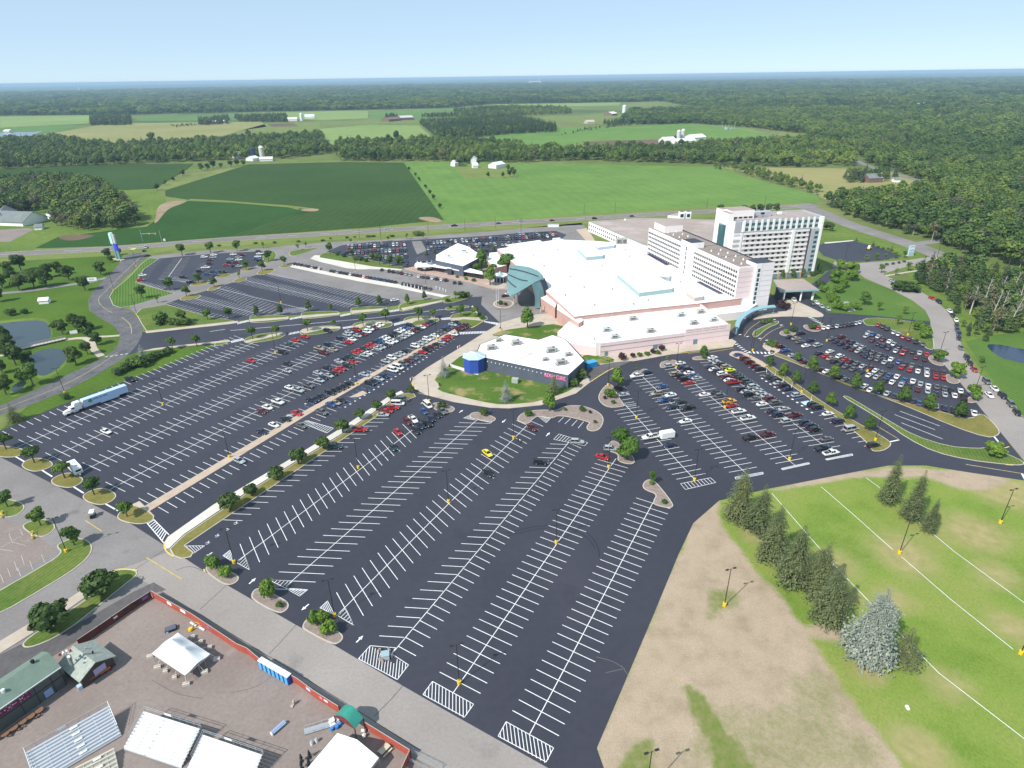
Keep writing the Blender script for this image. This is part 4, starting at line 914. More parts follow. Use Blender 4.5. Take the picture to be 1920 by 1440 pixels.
GL = {'B': ['110', '101', '110', '101', '110'], 'E': ['111', '100', '110', '100', '111'], 'V': ['101', '101', '101', '101', '010'], 'A': ['010', '101', '111', '101', '101'], 'R': ['110', '101', '110', '101', '101'], 'C': ['111', '100', '100', '100', '111'], 'O': ['111', '101', '101', '101', '111'], 'U': ['101', '101', '101', '101', '111']}
b = MB(); x = CLn*.765
for ch in 'REVA CUBE':
    if ch != ' ':
        for r, rw in enumerate(GL[ch]):
            for q, bit in enumerate(rw):
                if bit == '1': c = A+cu*(x+q*.3)+cn*.14; c.z = 4.9-r*.32; b.box(c, (.29,.16,.31), M['neon'], math.atan2(cu.y, cu.x))
    x += 1.05
at_club(b, 'sign_letters')
OC = W(889,668,6.4); OC.z = 0; orad = 4.7
b = MB(); oct_ = [Vector((OC.x+orad*math.cos(PI/8+k*PI/4), OC.y+orad*math.sin(PI/8+k*PI/4),0)) for k in range(8)]; b.prism(oct_, 0,6.6, M['roy']); at_club(b, 'octagon_wall')
b = MB(); top = (OC.x, OC.y, 8.3); ring = [(OC.x+(orad+.5)*math.cos(PI/8+k*PI/4), OC.y+(orad+.5)*math.sin(PI/8+k*PI/4),6.65) for k in range(8)]
b.add(ring+[top],[(k, (k+1) % 8,8) for k in range(8)]+[tuple(range(7,-1,-1))], M['royp']); 
at_club(b, 'octagon_roof')
b = MB()
for k in range(8): b.tube(ring[k], top, .12,.12, M['whitep'],4)
at_club(b, 'roof_ribs')
b = MB(); c = W(897,693); 
for dx in (-1,1): b.box(c+cu*dx*1.2+Vector((0,0,.6)),(.08,2.2,1.0), M['steel'], math.atan2(cu.y, cu.x))
b.box(c+Vector((0,0,.2)),(2.4,2.2,.35), M['concw'], math.atan2(cu.y, cu.x)); at_club(b, 'entrance_steps')
for (x, y, s, d) in ((921,655,1.1,'beside the octagon tower'),(967,646,1.15,'behind the rust stain'),(1033,660,1.2,'in the middle of the roof'),(935,640,.8,'at the back edge of the roof'),(1051,683,1.2,'nearest the pink sign'),(1065,667,.8,'near the right roof edge'),(1022,676,.7,'small one in front of the middle unit')):
    o = rtu(x, y, cz, s, None, None, .25); tag(o, 'grey rooftop unit on the club roof, '+d, 'rooftop unit', 'rooftop units on the club')
# ---- restaurant with octagon pavilion and glass corridor
rz_ = 5.2
rest = thing('restaurant_building', 'white roofed restaurant with dark glass front and octagonal pavilion', 'restaurant', W(860,515))
def at_rest(mb, name): o = mb.build(name); o.parent = rest; o.matrix_parent_inverse = Matrix.Translation(-rest.location); return o
b = MB(); b.prism(WS([(817,488),(868,499),(897,484),(895,474),(877,462),(858,456),(832,470),(818,478)],7),0,7, M['slate'], M['roofw']); at_rest(b, 'wall')
b = MB(); b.prism([W(800,498,3.6), W(905,514,3.6), W(904,510,3.6), W(868,500,3.6), W(817,490,3.6), W(805,492,3.6)],3.3,3.9, M['whitep'], M['roofw'], True); at_rest(b, 'corridor_roof')
b = MB(); b.prism([W(802,506), W(905,523.5), W(905,518), W(868,510), W(817,500)],0,3.3, M['glass']); at_rest(b, 'glass_front')
b = MB(); A, B = W(802,506.3), W(905,523.9)
for i in range(24): c = A.lerp(B, i/23); b.box(c+Vector((0,-.1,1.65)),(.18,.18,3.3), M['black'])
at_rest(b, 'mullions')
b = MB(); b.prism([W(839,515), W(847,516.5), W(848,513), W(840,511.5)],0,4.2, M['slated'], M['roofw']); at_rest(b, 'entrance_porch')
OP = W(797,493,4.2); OP.z = 0
def octp(r, ph=PI/8): return [Vector((OP.x+r*math.cos(ph+k*PI/4), OP.y+r*math.sin(ph+k*PI/4),0)) for k in range(8)]
b = MB(); b.prism(octp(5.6),0,3.2, M['glass']); at_rest(b, 'pavilion_base')
b = MB(); 
lo = [(p.x, p.y, 3.2) for p in octp(7.4)]; hi = [(p.x, p.y, 4.6) for p in octp(5.4)]; b.add(lo+hi, [(k, (k+1) % 8,8+(k+1) % 8,8+k) for k in range(8)]+[tuple(range(7,-1,-1))], M['whitep']); b.prism(octp(5.3),4.6,7.2, M['cream']); at_rest(b, 'pavilion_wall')
b = MB(); lo = [(p.x, p.y, 7.2) for p in octp(6.5)]; b.add(lo+[(OP.x, OP.y, 9.4)],[(k, (k+1) % 8,8) for k in range(8)]+[tuple(range(7,-1,-1))], M['slated']); at_rest(b, 'pavilion_roof')
b = MB()
for k in range(8):
    a = k*PI/4; c = Vector((OP.x+4.92*math.cos(a), OP.y+4.92*math.sin(a),6.2)); b.box(c, (.16,2.4,.9), M['glass'], a)
at_rest(b, 'pavilion_window')
for x, y, s in ((842,484,1.0),(870,474,1.5)):
    b = MB(); c = W(x, y, 7); b.box((0,0,.8),(2.2*s, 1.6*s, 1.6), M['unitt']); b.box((0,0,1.7),(1.6*s, 1.2*s, .2), M['unitd']); o = b.build('rooftop_unit'); o.location = c; tag(o, ('large' if s > 1 else 'small')+' pale teal rooftop unit on the restaurant roof', 'rooftop unit')
b = MB(); c = W(938,527); 
b.prism([c+Vector((4.0*math.cos(t),4.0*math.sin(t),0)) for t in [k*PI/6 for k in range(12)]],0,3.2, M['slated'], M['roofw']); b.prism([c+Vector((4.6*math.cos(t),4.6*math.sin(t),0)) for t in [k*PI/6 for k in range(12)]],3.2,4.0, M['teall'], M['roofw'], True)
lo = [(c.x+2.3*math.cos(k*PI/4), c.y+2.3*math.sin(k*PI/4),4.0) for k in range(8)]; b.add(lo+[(c.x, c.y, 6.4)],[(k, (k+1) % 8,8) for k in range(8)], M['teall'])
for k in range(12): t = k*PI/6; b.box(c+Vector((4.05*math.cos(t),4.05*math.sin(t),1.6)),(.3,.3,3.2), M['whitep'], t)
o = b.build('entrance_kiosk'); tag(o, 'round kiosk with teal glazed cone roof beside the swooping canopy', 'kiosk')
for i, (x, y) in enumerate(((783,507),(796,509),(806,508))):
    b = MB(); c = W(x, y)
    b.tube((0,0,0),(0,0,2.6),.05,.05, M['steel'],6); b.tube((0,0,2.1),(0,0,2.9),1.7,.05, M['whitep'],8); o = b.build('parasol'); o.location = c
    tag(o, ['white patio parasol furthest from the restaurant door', 'white patio parasol in the middle of the three by the pavilion', 'white patio parasol nearest the glass corridor'][i], 'parasol', 'parasols on the restaurant patio')
# ---- swooping teal canopy (fan shaped cone shell)
can = thing('swooping_canopy', 'huge fan shaped teal metal canopy sweeping down over the entrance drive', 'canopy', W(985,585))
def at_can(mb, name): o = mb.build(name); o.parent = can; o.matrix_parent_inverse = Matrix.Translation(-can.location); return o
rimpx = [(955,497.5,13.5),(972,497.5,15),(993,501,16),(1008,507,16),(1017,515,15.5),(1020,523,14)]
lowpx = [(950,537,8.5),(952,546,8),(957,554,7.5),(966,552,9),(982,542,12),(997,533,14)]
b = MB(); K = 24
def interp(L, t):
    x = t*(len(L)-1); i = min(int(x), len(L)-2); f = x-i
    return [L[i][k]*(1-f)+L[i+1][k]*f for k in range(3)]
rim = [W(*interp(rimpx, i/K)) for i in range(K+1)]; low = [W(*interp(lowpx, i/K)) for i in range(K+1)]
vs = []; J = 8
for i in range(K+1):
    for j in range(J+1): 
        q = rim[i].lerp(low[i], j/J); q.z += .9*math.sin(PI*j/J)*.5; vs.append(q)
fs = [(i*(J+1)+j, i*(J+1)+j+1,(i+1)*(J+1)+j+1,(i+1)*(J+1)+j) for i in range(K) for j in range(J)]
b.add(vs, fs, M['teal']); b.add([v-Vector((0,0,.5)) for v in vs],[tuple(reversed(f)) for f in fs], M['teall']); at_can(b, 'roof_shell')
b = MB()
for i0, i1, t in ((.02,.78,.22),(.02,.62,.5),(.02,.42,.75)):
    pp = []
    for k in range(17):
        f = (i0+(i1-i0)*k/16); x = f*K; i = min(int(x), K-1); q = (rim[i].lerp(rim[i+1], x-i)).lerp(low[i].lerp(low[i+1], x-i), t); q.z += .75; pp.append(q)
    for p, q in zip(pp, pp[1:]): b.tube(p, q, .28,.28, M['slated'],6)
at_can(b, 'roof_rib')
b = MB(); A0 = [(997,533,14),(1004,529,14.2),(1012,525,14.3),(1020,521,14)]; A1 = [(1002,577,.9),(1012,578,.7),(1022,573,.9),(1031,563,1.2)]
vs = []; n = 12; m = 10
for i in range(n+1):
    p, q = W(*interp(A0, i/n)), W(*interp(A1, i/n))
    for j in range(m+1): r = p.lerp(q, j/m); r += Vector((.9,-.5,-.3))*math.sin(PI*j/m); vs.append(r)
fs = [(i*(m+1)+j, i*(m+1)+j+1,(i+1)*(m+1)+j+1,(i+1)*(m+1)+j) for i in range(n) for j in range(m)]
b.add(vs, fs, M['teal']); b.add([v+Vector((.25,.35,0)) for v in vs],[tuple(reversed(f)) for f in fs], M['slated']); at_can(b, 'swept_side')
b = MB()
for x, y, z in ((964,571,8),(971,568,8.6),(1014,586,3),(1020,584,3)): c = W(x, y); b.tube(c, c+Vector((0,0, z)),.35,.3, M['conc'],8)
at_can(b, 'column')
b = MB(); b.prism([W(1033,572), W(1026,556), W(1030,545), W(1042,548), W(1049,560), W(1048,577), W(1040,583)],0,4.5, M['slated'], plain('blue_grey_metal', (.25,.33,.45),.4)); at_can(b, 'entrance_drum')
# ---- service building with grey roof behind, blocks beyond
srv = thing('service_building', 'white service building with a wide pale gravel roof behind the hall', 'building', W(1150,440))
def at_srv(mb, name): o = mb.build(name); o.parent = srv; o.matrix_parent_inverse = Matrix.Translation(-srv.location); return o
sp = WS([(1104,415),(1200,408.5),(1345,412),(1372,430),(1360,462),(1215,462)],8); b = MB(); b.prism(sp, 0,8, M['cream'], M['roofp']); at_srv(b, 'wall')
A, B = sp[0].copy(), sp[-1].copy(); A.z = B.z = 0; su = (B-A).normalized(); sn = Vector((su.y, -su.x, 0))
if sn.dot(A-Vector((0,0,0))) > 0: sn = -sn
b = MB(); ang = math.atan2(su.y, su.x); sl = (B-A).length
for z in (2.2,5.4):
    for i in range(16): c = A+su*(2+i*sl*.6/16)+sn*.06; c.z = z; b.box(c, (1.6,.12,1.1), M['glass'], ang)
at_srv(b, 'window_band')
b = MB()
for a, c in zip(sp, sp[1:]+sp[:1]): b.line(a, c, .5,8.02, M['teal'])
at_srv(b, 'roof_edge')
b = MB(); b.prism(WS([(1252,404),(1272,405),(1296,403),(1290,400),(1270,399)],10),8,10, M['pinkl'], M['roofp']); at_srv(b, 'roof_penthouse')
b = MB(); c = W(1283,409,8)
for dx in (-2.6,2.6): b.box(c+Vector((dx, 0,2.6)),(4.2,4.2,5.2), M['whitep']); b.box(c+Vector((dx, -2.15,2.4)),(2.6,.1,2.6), M['dark']); b.tube(c+Vector((dx, 0,5.2)), c+Vector((dx, 0,5.9)),1.5,1.5, M['unitd'],12)
o = b.build('cooling_tower'); tag(o, 'white twin cooling tower on the roof behind the hotel wing', 'cooling tower')
b = MB(); c = W(1165,457,8)
for dx in (-2,2): b.box(c+Vector((dx, 0,2)),(3.4,3.6,4), M['unit']); b.box(c+Vector((dx, -1.85,2)),(2.4,.1,2.6), M['unitd'])
o = b.build('cooling_tower'); tag(o, 'grey cooling unit on the hall roof near the service building', 'cooling tower')
b = MB(); c = W(1172,413,8); b.box(c+Vector((0,0,.6)),(1.4,1.2,1.2), M['whitep']); at_srv(b, 'roof_vent')
# back corner blocks of the hall
b = MB(); b.prism(WS([(950,459),(958,465),(1015,459),(1029,462),(1012,450)],7.2),0,7.2, M['salmon'], M['roofw']); at_hall(b, 'rear_block')
b = MB(); b.prism(WS([(915,490),(927,503),(950,497),(955,485),(940,472),(918,474)],5),0,5, M['salmon'], M['roofw']); at_hall(b, 'rear_block')
# ---- hotel porte cochere and curved blue canopy
pc = thing('porte_cochere', 'gravel topped hotel porch roof with teal edge on round columns', 'porch', W(1490,560))
def at_pc(mb, name): o = mb.build(name); o.parent = pc; o.matrix_parent_inverse = Matrix.Translation(-pc.location); return o
q = WS([(1450,524.5),(1506,522.5),(1536,543),(1463,546)],6.5); b = MB(); b.prism(q, 5.7,6.5, M['skyb'], M['roofp'], True); at_pc(b, 'roof')
b = MB()
for x, y in ((1468,562),(1523,558),(1500,560)): c = W(x, y+4); b.tube(c, c+Vector((0,0,5.7)),.45,.45, M['cream'],10)
b.tube(W(1522,562), W(1522,562)+Vector((0,0,5.7)),.5,.5, M['cream'],10); at_pc(b, 'column')
b = MB(); b.prism(WS([(1452,556),(1460,566),(1490,545),(1470,540)]),0,5.5, M['slated']); at_pc(b, 'lobby_wall')
cc = thing('curved_canopy', 'curved sky blue walkway canopy arcing from hall corner to hotel door', 'canopy', W(1400,620))
outer_ = [(1378,612),(1379,604),(1386,593),(1398,583),(1412,577),(1430,573.5),(1452,571.5)]; inner_ = [(1386,614.5),(1387,607),(1393,597),(1404,588),(1418,581.5),(1436,577),(1455,575.5)]
o_ = smooth_line(WS(outer_, 4.6),2); i_ = smooth_line(WS(inner_, 4.6),2); b = MB(); n = len(o_)
vs = [(p.x, p.y, 4.6) for p in o_]+[(p.x, p.y, 4.6) for p in i_]; b.add(vs, [(k, n+k, n+k+1, k+1) for k in range(n-1)], M['skyb'])
b.add([(x, y, 4.1) for x, y, z in vs],[(k, k+1, n+k+1, n+k) for k in range(n-1)], M['skyb'])
for off in (0, n):
    ring = [(x, y, z) for z in (4.1,4.6) for x, y, _ in vs[off:off+n]]; b.add(ring, [(k, k+1, n+k+1, n+k) if off else (k+1, k, n+k, n+k+1) for k in range(n-1)], M['skyb'])
ob = b.build('roof'); ob.parent = cc; ob.matrix_parent_inverse = Matrix.Translation(-cc.location)
b = MB()
for k in range(1, n, 5): c = Vector(((o_[k].x+i_[k].x)/2,(o_[k].y+i_[k].y)/2,0)); b.tube(c, c+Vector((0,0,4.1)),.22,.22, M['skyb'],8)
ob = b.build('column'); ob.parent = cc; ob.matrix_parent_inverse = Matrix.Translation(-cc.location)
b = MB(); c = W(1375,574,4); b.prism([c+Vector((9*math.cos(t),5*math.sin(t),0)) for t in [k*PI/8 for k in range(16)]],0,4.0, M['teall'], M['roofw']); at_hall(b, 'entrance_drum')
b = MB(); b.prism(WS([(1308,571),(1340,590),(1400,583),(1420,570),(1380,562)],4.2),0,4.2, M['pinkl'], M['roofw']); at_hall(b, 'entrance_wing')
# ---- hall beside the highway, upper left
hs = thing('clubhouse', 'low clubhouse with grey gabled roofs beside its car park', 'building', W(30,425))
def at_hs(mb, name): o = mb.build(name); o.parent = hs; o.matrix_parent_inverse = Matrix.Translation(-hs.location); return o
M['shingle'] = mottled('grey_shingles', (.16,.18,.18),(.21,.235,.235),.2,1,.1,.85,.15)
def gable(mb, a, b_, w, zw, zr, wall, roof, over=.5, ends=True):
    """gabled block whose ridge runs a->b_"""
    a, b_ = Vector((a[0], a[1],0)), Vector((b_[0], b_[1],0)); d = (b_-a).normalized(); n = Vector((-d.y, d.x, 0))
    c = [a-n*w/2, b_-n*w/2, b_+n*w/2, a+n*w/2]
    if wall: mb.prism(c, 0, zw, wall)
    if wall and ends:
        for e in (a, b_): 
            t = [e-n*w/2+Vector((0,0, zw)), e+n*w/2+Vector((0,0, zw)), e+Vector((0,0, zr-.1))]; mb.add(t, [(0,1,2),(0,2,1)] if False else [(0,1,2) if (e is b_) else (1,0,2)], wall)
    ov = over; A, B = a-d*ov, b_+d*ov; k = (zr-zw)/(w/2); ez = zw-k*ov
    for s in (-1,1):
        e0, e1 = A+n*s*(w/2+ov), B+n*s*(w/2+ov)
        top = [Vector((A.x, A.y, zr)), Vector((B.x, B.y, zr)), Vector((e1.x, e1.y, ez)), Vector((e0.x, e0.y, ez))]
        up = (top[1]-top[0]).cross(top[2]-top[0]).z
        f = (0,1,2,3) if up > 0 else (3,2,1,0)
        mb.add(top, [f], roof); mb.add([p-Vector((0,0,.18)) for p in top],[tuple(reversed(f))], roof)
        for i in range(4): q0, q1 = top[i], top[(i+1) % 4]; mb.add([q0, q1, q1-Vector((0,0,.18)), q0-Vector((0,0,.18))],[(0,1,2,3),(3,2,1,0)] if False else [(0,1,2,3)], roof)
b = MB(); gable(b, W(-40,415), W(68,419),26,4.0,10.5, M['cream'], M['shingle'],.8); at_hs(b, 'main_block')
b = MB(); gable(b, W(5,420), W(15,403),14,4.0,9.5, M['cream'], M['shingle'],.8); at_hs(b, 'cross_gable')
b = MB(); gable(b, W(68,430), W(82,429),8,2.6,4.6, M['cream'], M['shingle'],.4); o = b.build('garden_shed'); tag(o, 'small white shed with grey roof beside the clubhouse', 'shed')
b = MB(); gable(b, W(90,410), W(116,406.5),9,2.6,4.6, M['cream'], M['roofw'],.4); o = b.build('garden_shed'); tag(o, 'white roofed shed at the edge of the wood', 'shed')
sheet('tiled_lot', [(-200,436),(0,431),(50,428),(65,430),(18,454),(0,454),(-200,460)],.1, M['yard'])
sheet('lawn', [(-200,490),(-200,430),(60,420),(95,400),(130,391),(120,405),(108,425),(112,440),(85,452),(62,470),(0,476)],.08, M['rough'])
# ---- farm buildings far away
M['barnw'] = plain('white_barn_metal', (.72,.72,.72),.5); M['barnr'] = plain('brown_barn', (.2,.12,.1),.7); M['silog'] = plain('grey_silo', (.5,.49,.47),.6); M['silob'] = plain('dark_blue_silo', (.03,.045,.11),.4)
def barn(p, q, w, zw, zr, label, wall=None, roof=None, name='barn', cat='barn'):
    b = MB(); gable(b, W(*p), W(*q), w, zw, zr, wall or M['barnw'], roof or M['barnw'],.4); o = b.build(name); tag(o, label, cat); return o
barn((440,297),(462,295),16,6,10,'white barn beside the dark blue silo'); barn((468,302),(480,300),14,4,7,'low white barn in front of the grey silo'); barn((488,302),(512,301),12,3.5,6,'long low white shed right of the grey silo')
barn((886,315),(895,314.5),9,4,7,'small white garage among trees by the hay field', name='garage', cat='garage'); barn((923,316),(940,313),14,5,8,'white pole barn at the corner of the hay field'); barn((849,312),(856,311),9,5,8.5,'white farmhouse left of the dark trees', name='farmhouse', cat='house'); barn((888,307),(890,304),8,6,9,'white house with gable behind the garage', name='farmhouse', cat='house')
barn((1240,269),(1262,268),22,6,11,'large white dairy barn left of three silos'); barn((1262,270),(1300,268),16,5,9,'long white shed in front of the silos'); barn((1290,264),(1315,262),24,6,11,'white barn right of the three silos')
barn((538,227),(558,226.5),30,6,10,'low white barn left of the tall white silo'); barn((572,222),(590,221.5),30,6,12,'white barn right of the tall white silo')
barn((722,228),(745,226),30,6,11,'long brown barn by the pale field', M['barnr'], M['barnr']); barn((748,225),(772,224),40,7,12,'brown hangar by the pale field', M['barnr'], M['silog'])
barn((22,247),(11,247),16,3,5.5,'white barn beside the grey pond'); barn((408,232),(400,232),20,5,9,'white house left of the lone farm trees', name='farmhouse', cat='house'); barn((420,231),(428,231),20,5,9,'white house right of the farm trees', name='farmhouse', cat='house')
barn((1098,232),(1112,231.5),24,5,9,'tan shed at the edge of the far meadow', M['coping'], M['coping']); barn((1140,217),(1150,216),30,6,11,'white barn with red wall on far meadow', M['barnr'], M['barnw']); barn((1595,195),(1606,194),40,8,14,'white farmhouse at the far right field edge', name='farmhouse', cat='house'); barn((1715,203),(1730,202),40,8,16,'large white house in the right hand woods', name='farmhouse', cat='house')
barn((1710,275),(1724,274),14,5,8,'blue roofed cabin among the right hand woods', M['barnr'], plain('blue_metal_roof', (.15,.25,.33),.5),'cabin', 'cabin'); barn((1722,283),(1735,283),10,3,5,'low white shed in the woodland clearing'); barn((1620,341),(1645,340),16,5,9,'brown roofed house hidden in spruces by the road', M['barnr'], M['shingle'], 'farmhouse', 'house'); barn((1674,341),(1685,341),8,3,4.5,'small grey garage beside the road house', M['cream'], M['shingle'], 'garage', 'garage')
barn((995,155),(1012,154.6),120,14,22,'white factory with chimney on the horizon', name='factory', cat='factory'); barn((150,173),(172,172.5),60,10,18,'white plant buildings near the left horizon', name='factory', cat='factory')
for p, r, h, m, lab in (((476,299),3.2,16,'silob', 'dark blue silo behind the white barn'),((493,299),4,18,'silog', 'grey domed silo right of the blue one'),((1271,268),3.6,20,'silog', 'left grey silo of the dairy farm pair'),((1279,267),3.6,21,'silog', 'right grey silo of the dairy farm pair'),((1265,268),3,11,'silob', 'short dark blue silo beside the dairy barn'),((566,226.5),4.6,19,'barnw', 'tall white silo on the far soil farm'),((1170,216),6,26,'barnw', 'white silo beside the red walled barn')):
    b = MB(); c = W(*p); b.tube((0,0,0),(0,0, h), r, r, M[m],14); b.tube((0,0, h),(0,0, h+r*.6), r, r*.3, M['barnw'] if m != 'silob' else M['silob'],14); o = b.build('silo', smooth=40); o.location = c; tag(o, lab, 'silo')
for p, h, lab in (((1011,155),70,'thin white chimney at the horizon factory'),((150,173),60,'white chimney at the left horizon plant')):
    b = MB(); b.tube((0,0,0),(0,0, h),8,6, M['barnw'],10); o = b.build('chimney_stack'); o.location = W(*p); tag(o, lab, 'chimney')
# tall teal pylon sign and the smaller monument sign
py = thing('pylon_sign', 'tall teal pylon sign with rounded top and blue screen beside the entrance', 'sign', W(221,487),-.55)
b = MB(); b.box((0,0,6.5),(2.2,1.4,13), M['teal']); b.box((2.6,.2,4),(3.4,1.0,8), M['teal']); o = b.build('shaft', py)
b = MB(); pr = [Vector((x, 0, z)) for x, z in [(-1.5,11.5),(1.5,11.5)]+[(1.5*math.cos(t)+0,17.5+1.8*math.sin(t)) for t in [k*PI/8 for k in range(9)]]]
b.add([(p.x, -.9, p.z) for p in pr]+[(p.x, .9, p.z) for p in pr],[tuple(range(len(pr))), tuple(range(2*len(pr)-1, len(pr)-1,-1))]+[(i, len(pr)+i, len(pr)+(i+1) % len(pr),(i+1) % len(pr))for i in range(len(pr))], plain('pale_teal_cap', (.5,.78,.76),.4)); b.build('sign_head', py)
b = MB(); b.box((3.2,-.35,9.6),(3.6,1.1,4.6), plain('blue_led_screen', (.05,.05,.60),.4, emit=.2)); b.build('screen', py)
b = MB(); b.prism([Vector((1.1,-.5,0)), Vector((4.3,-.5,0)), Vector((4.3,.6,0)), Vector((1.1,.6,0))],12,18, M['gtaupe']); b.build('rear_panel', py)
b = MB(); b.box((1.5,0,.35),(11,3,.7), M['conc']); b.build('plinth', py)
b = MB(); b.box((0,0,3.6),(4.2,1.1,7.2), plain('pale_blue_sign_panel', (.42,.56,.68),.4)); b.box((0,-.58,5.2),(3.6,.1,1.2), M['whitep']); b.box((0,-.58,3.0),(3.6,.1,.4), M['whitep']); b.box((0,0,.3),(5,1.6,.6), M['conc'])
o = b.build('monument_sign'); o.location = W(1706,480); o.rotation_euler = (0,0,.25); tag(o, 'pale blue slab sign at the right hand entrance by the road', 'sign')
b = MB(); b.box((0,0,1.2),(6,.5,2.0), M['whitep']); b.box((-2.6,0,.2),(.3,.6,.4), M['steel']); b.box((2.6,0,.2),(.3,.6,.4), M['steel']); b.box((0,-.27,1.3),(3.2,.05,.9), plain('grey_sign_print', (.4,.42,.45),.6)); o = b.build('direction_sign'); o.location = W(173,527); o.rotation_euler = (0,0,.1); tag(o, 'low white sign board by the park driveway', 'sign')
b = MB(); gable(b, Vector((-2.4,0,0)), Vector((2.4,0,0)),4,2.2,3.4, M['cream'], M['whitep'],.3); o = b.build('garden_shed'); o.location = W(85,568); o.rotation_euler = (0,0,.25); tag(o, 'white park shed on the striped lawn near the pond', 'shed')
b = MB(); b.box((0,0,1),(3.4,.3,1.6), M['whitep']); b.box((0,0,.2),(3,.5,.4), M['conc']); o = b.build('direction_sign'); o.location = W(139,626); o.rotation_euler = (0,0,.3); tag(o, 'white sign board under the trees by the garden path', 'sign')
# garden footbridge and paths
br = thing('footbridge', 'grey timber footbridge crossing the pond', 'bridge', W(82,646))
A, B = W(40,656), W(124,637); d = (B-A).normalized(); n = Vector((-d.y, d.x, 0)); ang = math.atan2(d.y, d.x); mid = (A+B)/2
b = MB(); b.box((0,0,.7),((B-A).length, 2.6,.25), M['coping'], ang); o = b.build('deck', br); o.location = mid-W(82,646)
b = MB()
for s in (-1.25,1.25):
    b.box(n*s+Vector((0,0,1.8)),((B-A).length, .12,.12), M['unit'], ang)
    for k in range(13): b.box(n*s+d*((k/12-.5)*(B-A).length)+Vector((0,0,1.25)),(.12,.12,1.1), M['unit'], ang)
o = b.build('railing', br); o.location = mid-W(82,646)
ribbon('path', [(124,637),(145,634),(162,634),(172,642),(175,654),(183,662),(190,668)],3,.05, M['conc']); ribbon('path', [(170,632),(200,631),(225,629)],2.4,.052, M['conc']); ribbon('path', [(-20,552),(60,545),(120,535),(165,530),(190,523),(205,520)],5,.05, M['road']); ribbon('path', [(40,656),(20,664),(-20,670)],2.4,.05, M['conc'])
ribbon('path', [(1642,520),(1680,514),(1715,508),(1740,506)],2,.05, M['conc'])
# ================================================================ trees
M['bark'] = mottled('bark', (.09,.07,.055),(.14,.115,.09),.8,4,.25,.95,.1)
M['birch'] = plain('pale_dead_bark', (.42,.38,.33),.9)
M['leaf'] = leafmat('broadleaf', (.055,.115,.018),(.12,.205,.038))
M['leaf2'] = leafmat('pale_broadleaf', (.085,.17,.02),(.17,.28,.04))
M['leafd'] = leafmat('dark_broadleaf', (.048,.092,.018),(.105,.165,.04))
M['leafm'] = leafmat('purple_foliage', (.045,.022,.03),(.07,.035,.04))
M['spr'] = leafmat('spruce_needles', (.085,.115,.045),(.21,.235,.105),.16,.7,.12)
M['sprb'] = leafmat('blue_spruce_needles', (.15,.19,.165),(.33,.375,.33),.12,.7,.05)
M['wood1'] = leafmat('woodland_leaves', (.078,.14,.028),(.17,.245,.06),.45, patch=.4)
M['wood2'] = leafmat('woodland_conifer', (.05,.095,.032),(.10,.15,.055),.35, patch=.4)
M['wood3'] = leafmat('woodland_pale', (.10,.155,.035),(.19,.245,.07),.45, patch=.35)
M['wood4'] = leafmat('woodland_grey', (.115,.12,.065),(.215,.205,.13),.35, patch=.3)
def card(vs, fs, c, nrm, s, rnd, asp=1.0):
    a = nrm.orthogonal().normalized(); b = nrm.cross(a); t = rnd.uniform(0,2*PI)
    u = (a*math.cos(t)+b*math.sin(t))*s; v = (b*math.cos(t)-a*math.sin(t))*s*asp
    o = len(vs); bend = nrm*s*.25
    vs += [c-u-v*.3, c-v+bend*.4, c+u-v*.2, c+u*.4+v, c-u*.5+v*.8]
    fs.append((o, o+1, o+2, o+3, o+4))
def crown_mesh(mb, mat, lobes, n, size, rnd, outw=1.0):
    """leaf sprays spread through overlapping lobes (centre, radii)"""
    vs, fs = [],[]; tot = sum(l[1][0]*l[1][1] for l in lobes)
    for c, r in lobes:
        k = int(n*r[0]*r[1]/tot)
        for _ in range(k):
            d = Vector((rnd.gauss(0,1), rnd.gauss(0,1), rnd.gauss(0,1))).normalized()
            if d.z < -.55: d.z *= .4
            q = rnd.uniform(.55,1.08)
            p = Vector(c)+Vector((d.x*r[0], d.y*r[1], d.z*r[2]))*q
            nn = (d*outw+Vector((rnd.uniform(-1,1), rnd.uniform(-1,1), rnd.uniform(-.3,1)))*.7).normalized()
            card(vs, fs, p, nn, size*rnd.uniform(.6,1.3), rnd)
    mb.add(vs, fs, mat)
def make_broad(name, mat, h, w, seed, n=900, trunk_h=.28, size=None, lobes=12, shape='round'):
    rnd = random.Random(seed); root = thing(name, None, 'tree'); size = size or w*.05; n = int(n*2)
    L = []; ch = h*(1-trunk_h); cz = h*trunk_h+ch*.5
    for i in range(lobes):
        a = i*2.399; q = math.sqrt((i+.5)/lobes); zz = rnd.uniform(-.28,.3)
        rr = w*.5*.62*q
        if shape == 'cone': zz = .36-.62*q+rnd.uniform(-.08,.08); rr = w*.5*.6*q
        if shape == 'spread': zz *= .6
        L.append(((rr*math.cos(a), rr*math.sin(a), cz+zz*ch),(w*.5*rnd.uniform(.27,.5), w*.5*rnd.uniform(.27,.5), ch*rnd.uniform(.14,.27))))
    L.append(((0,0, cz+ch*.2),(w*.3, w*.3, ch*.3)))
    b = MB(); b.tube((0,0,-.1),(0,0, h*.55), w*.035+.06, w*.018+.03, M['bark'],7)
    for c, r in L[:7]:
        s = Vector((0,0, h*rnd.uniform(trunk_h*.8,.5))); b.tube(s, Vector(c), w*.016+.02,.02, M['bark'],5)
    b.build('trunk', root)
    b = MB(); crown_mesh(b, mat, L, n, size, rnd); b.build('crown', root)
    return root
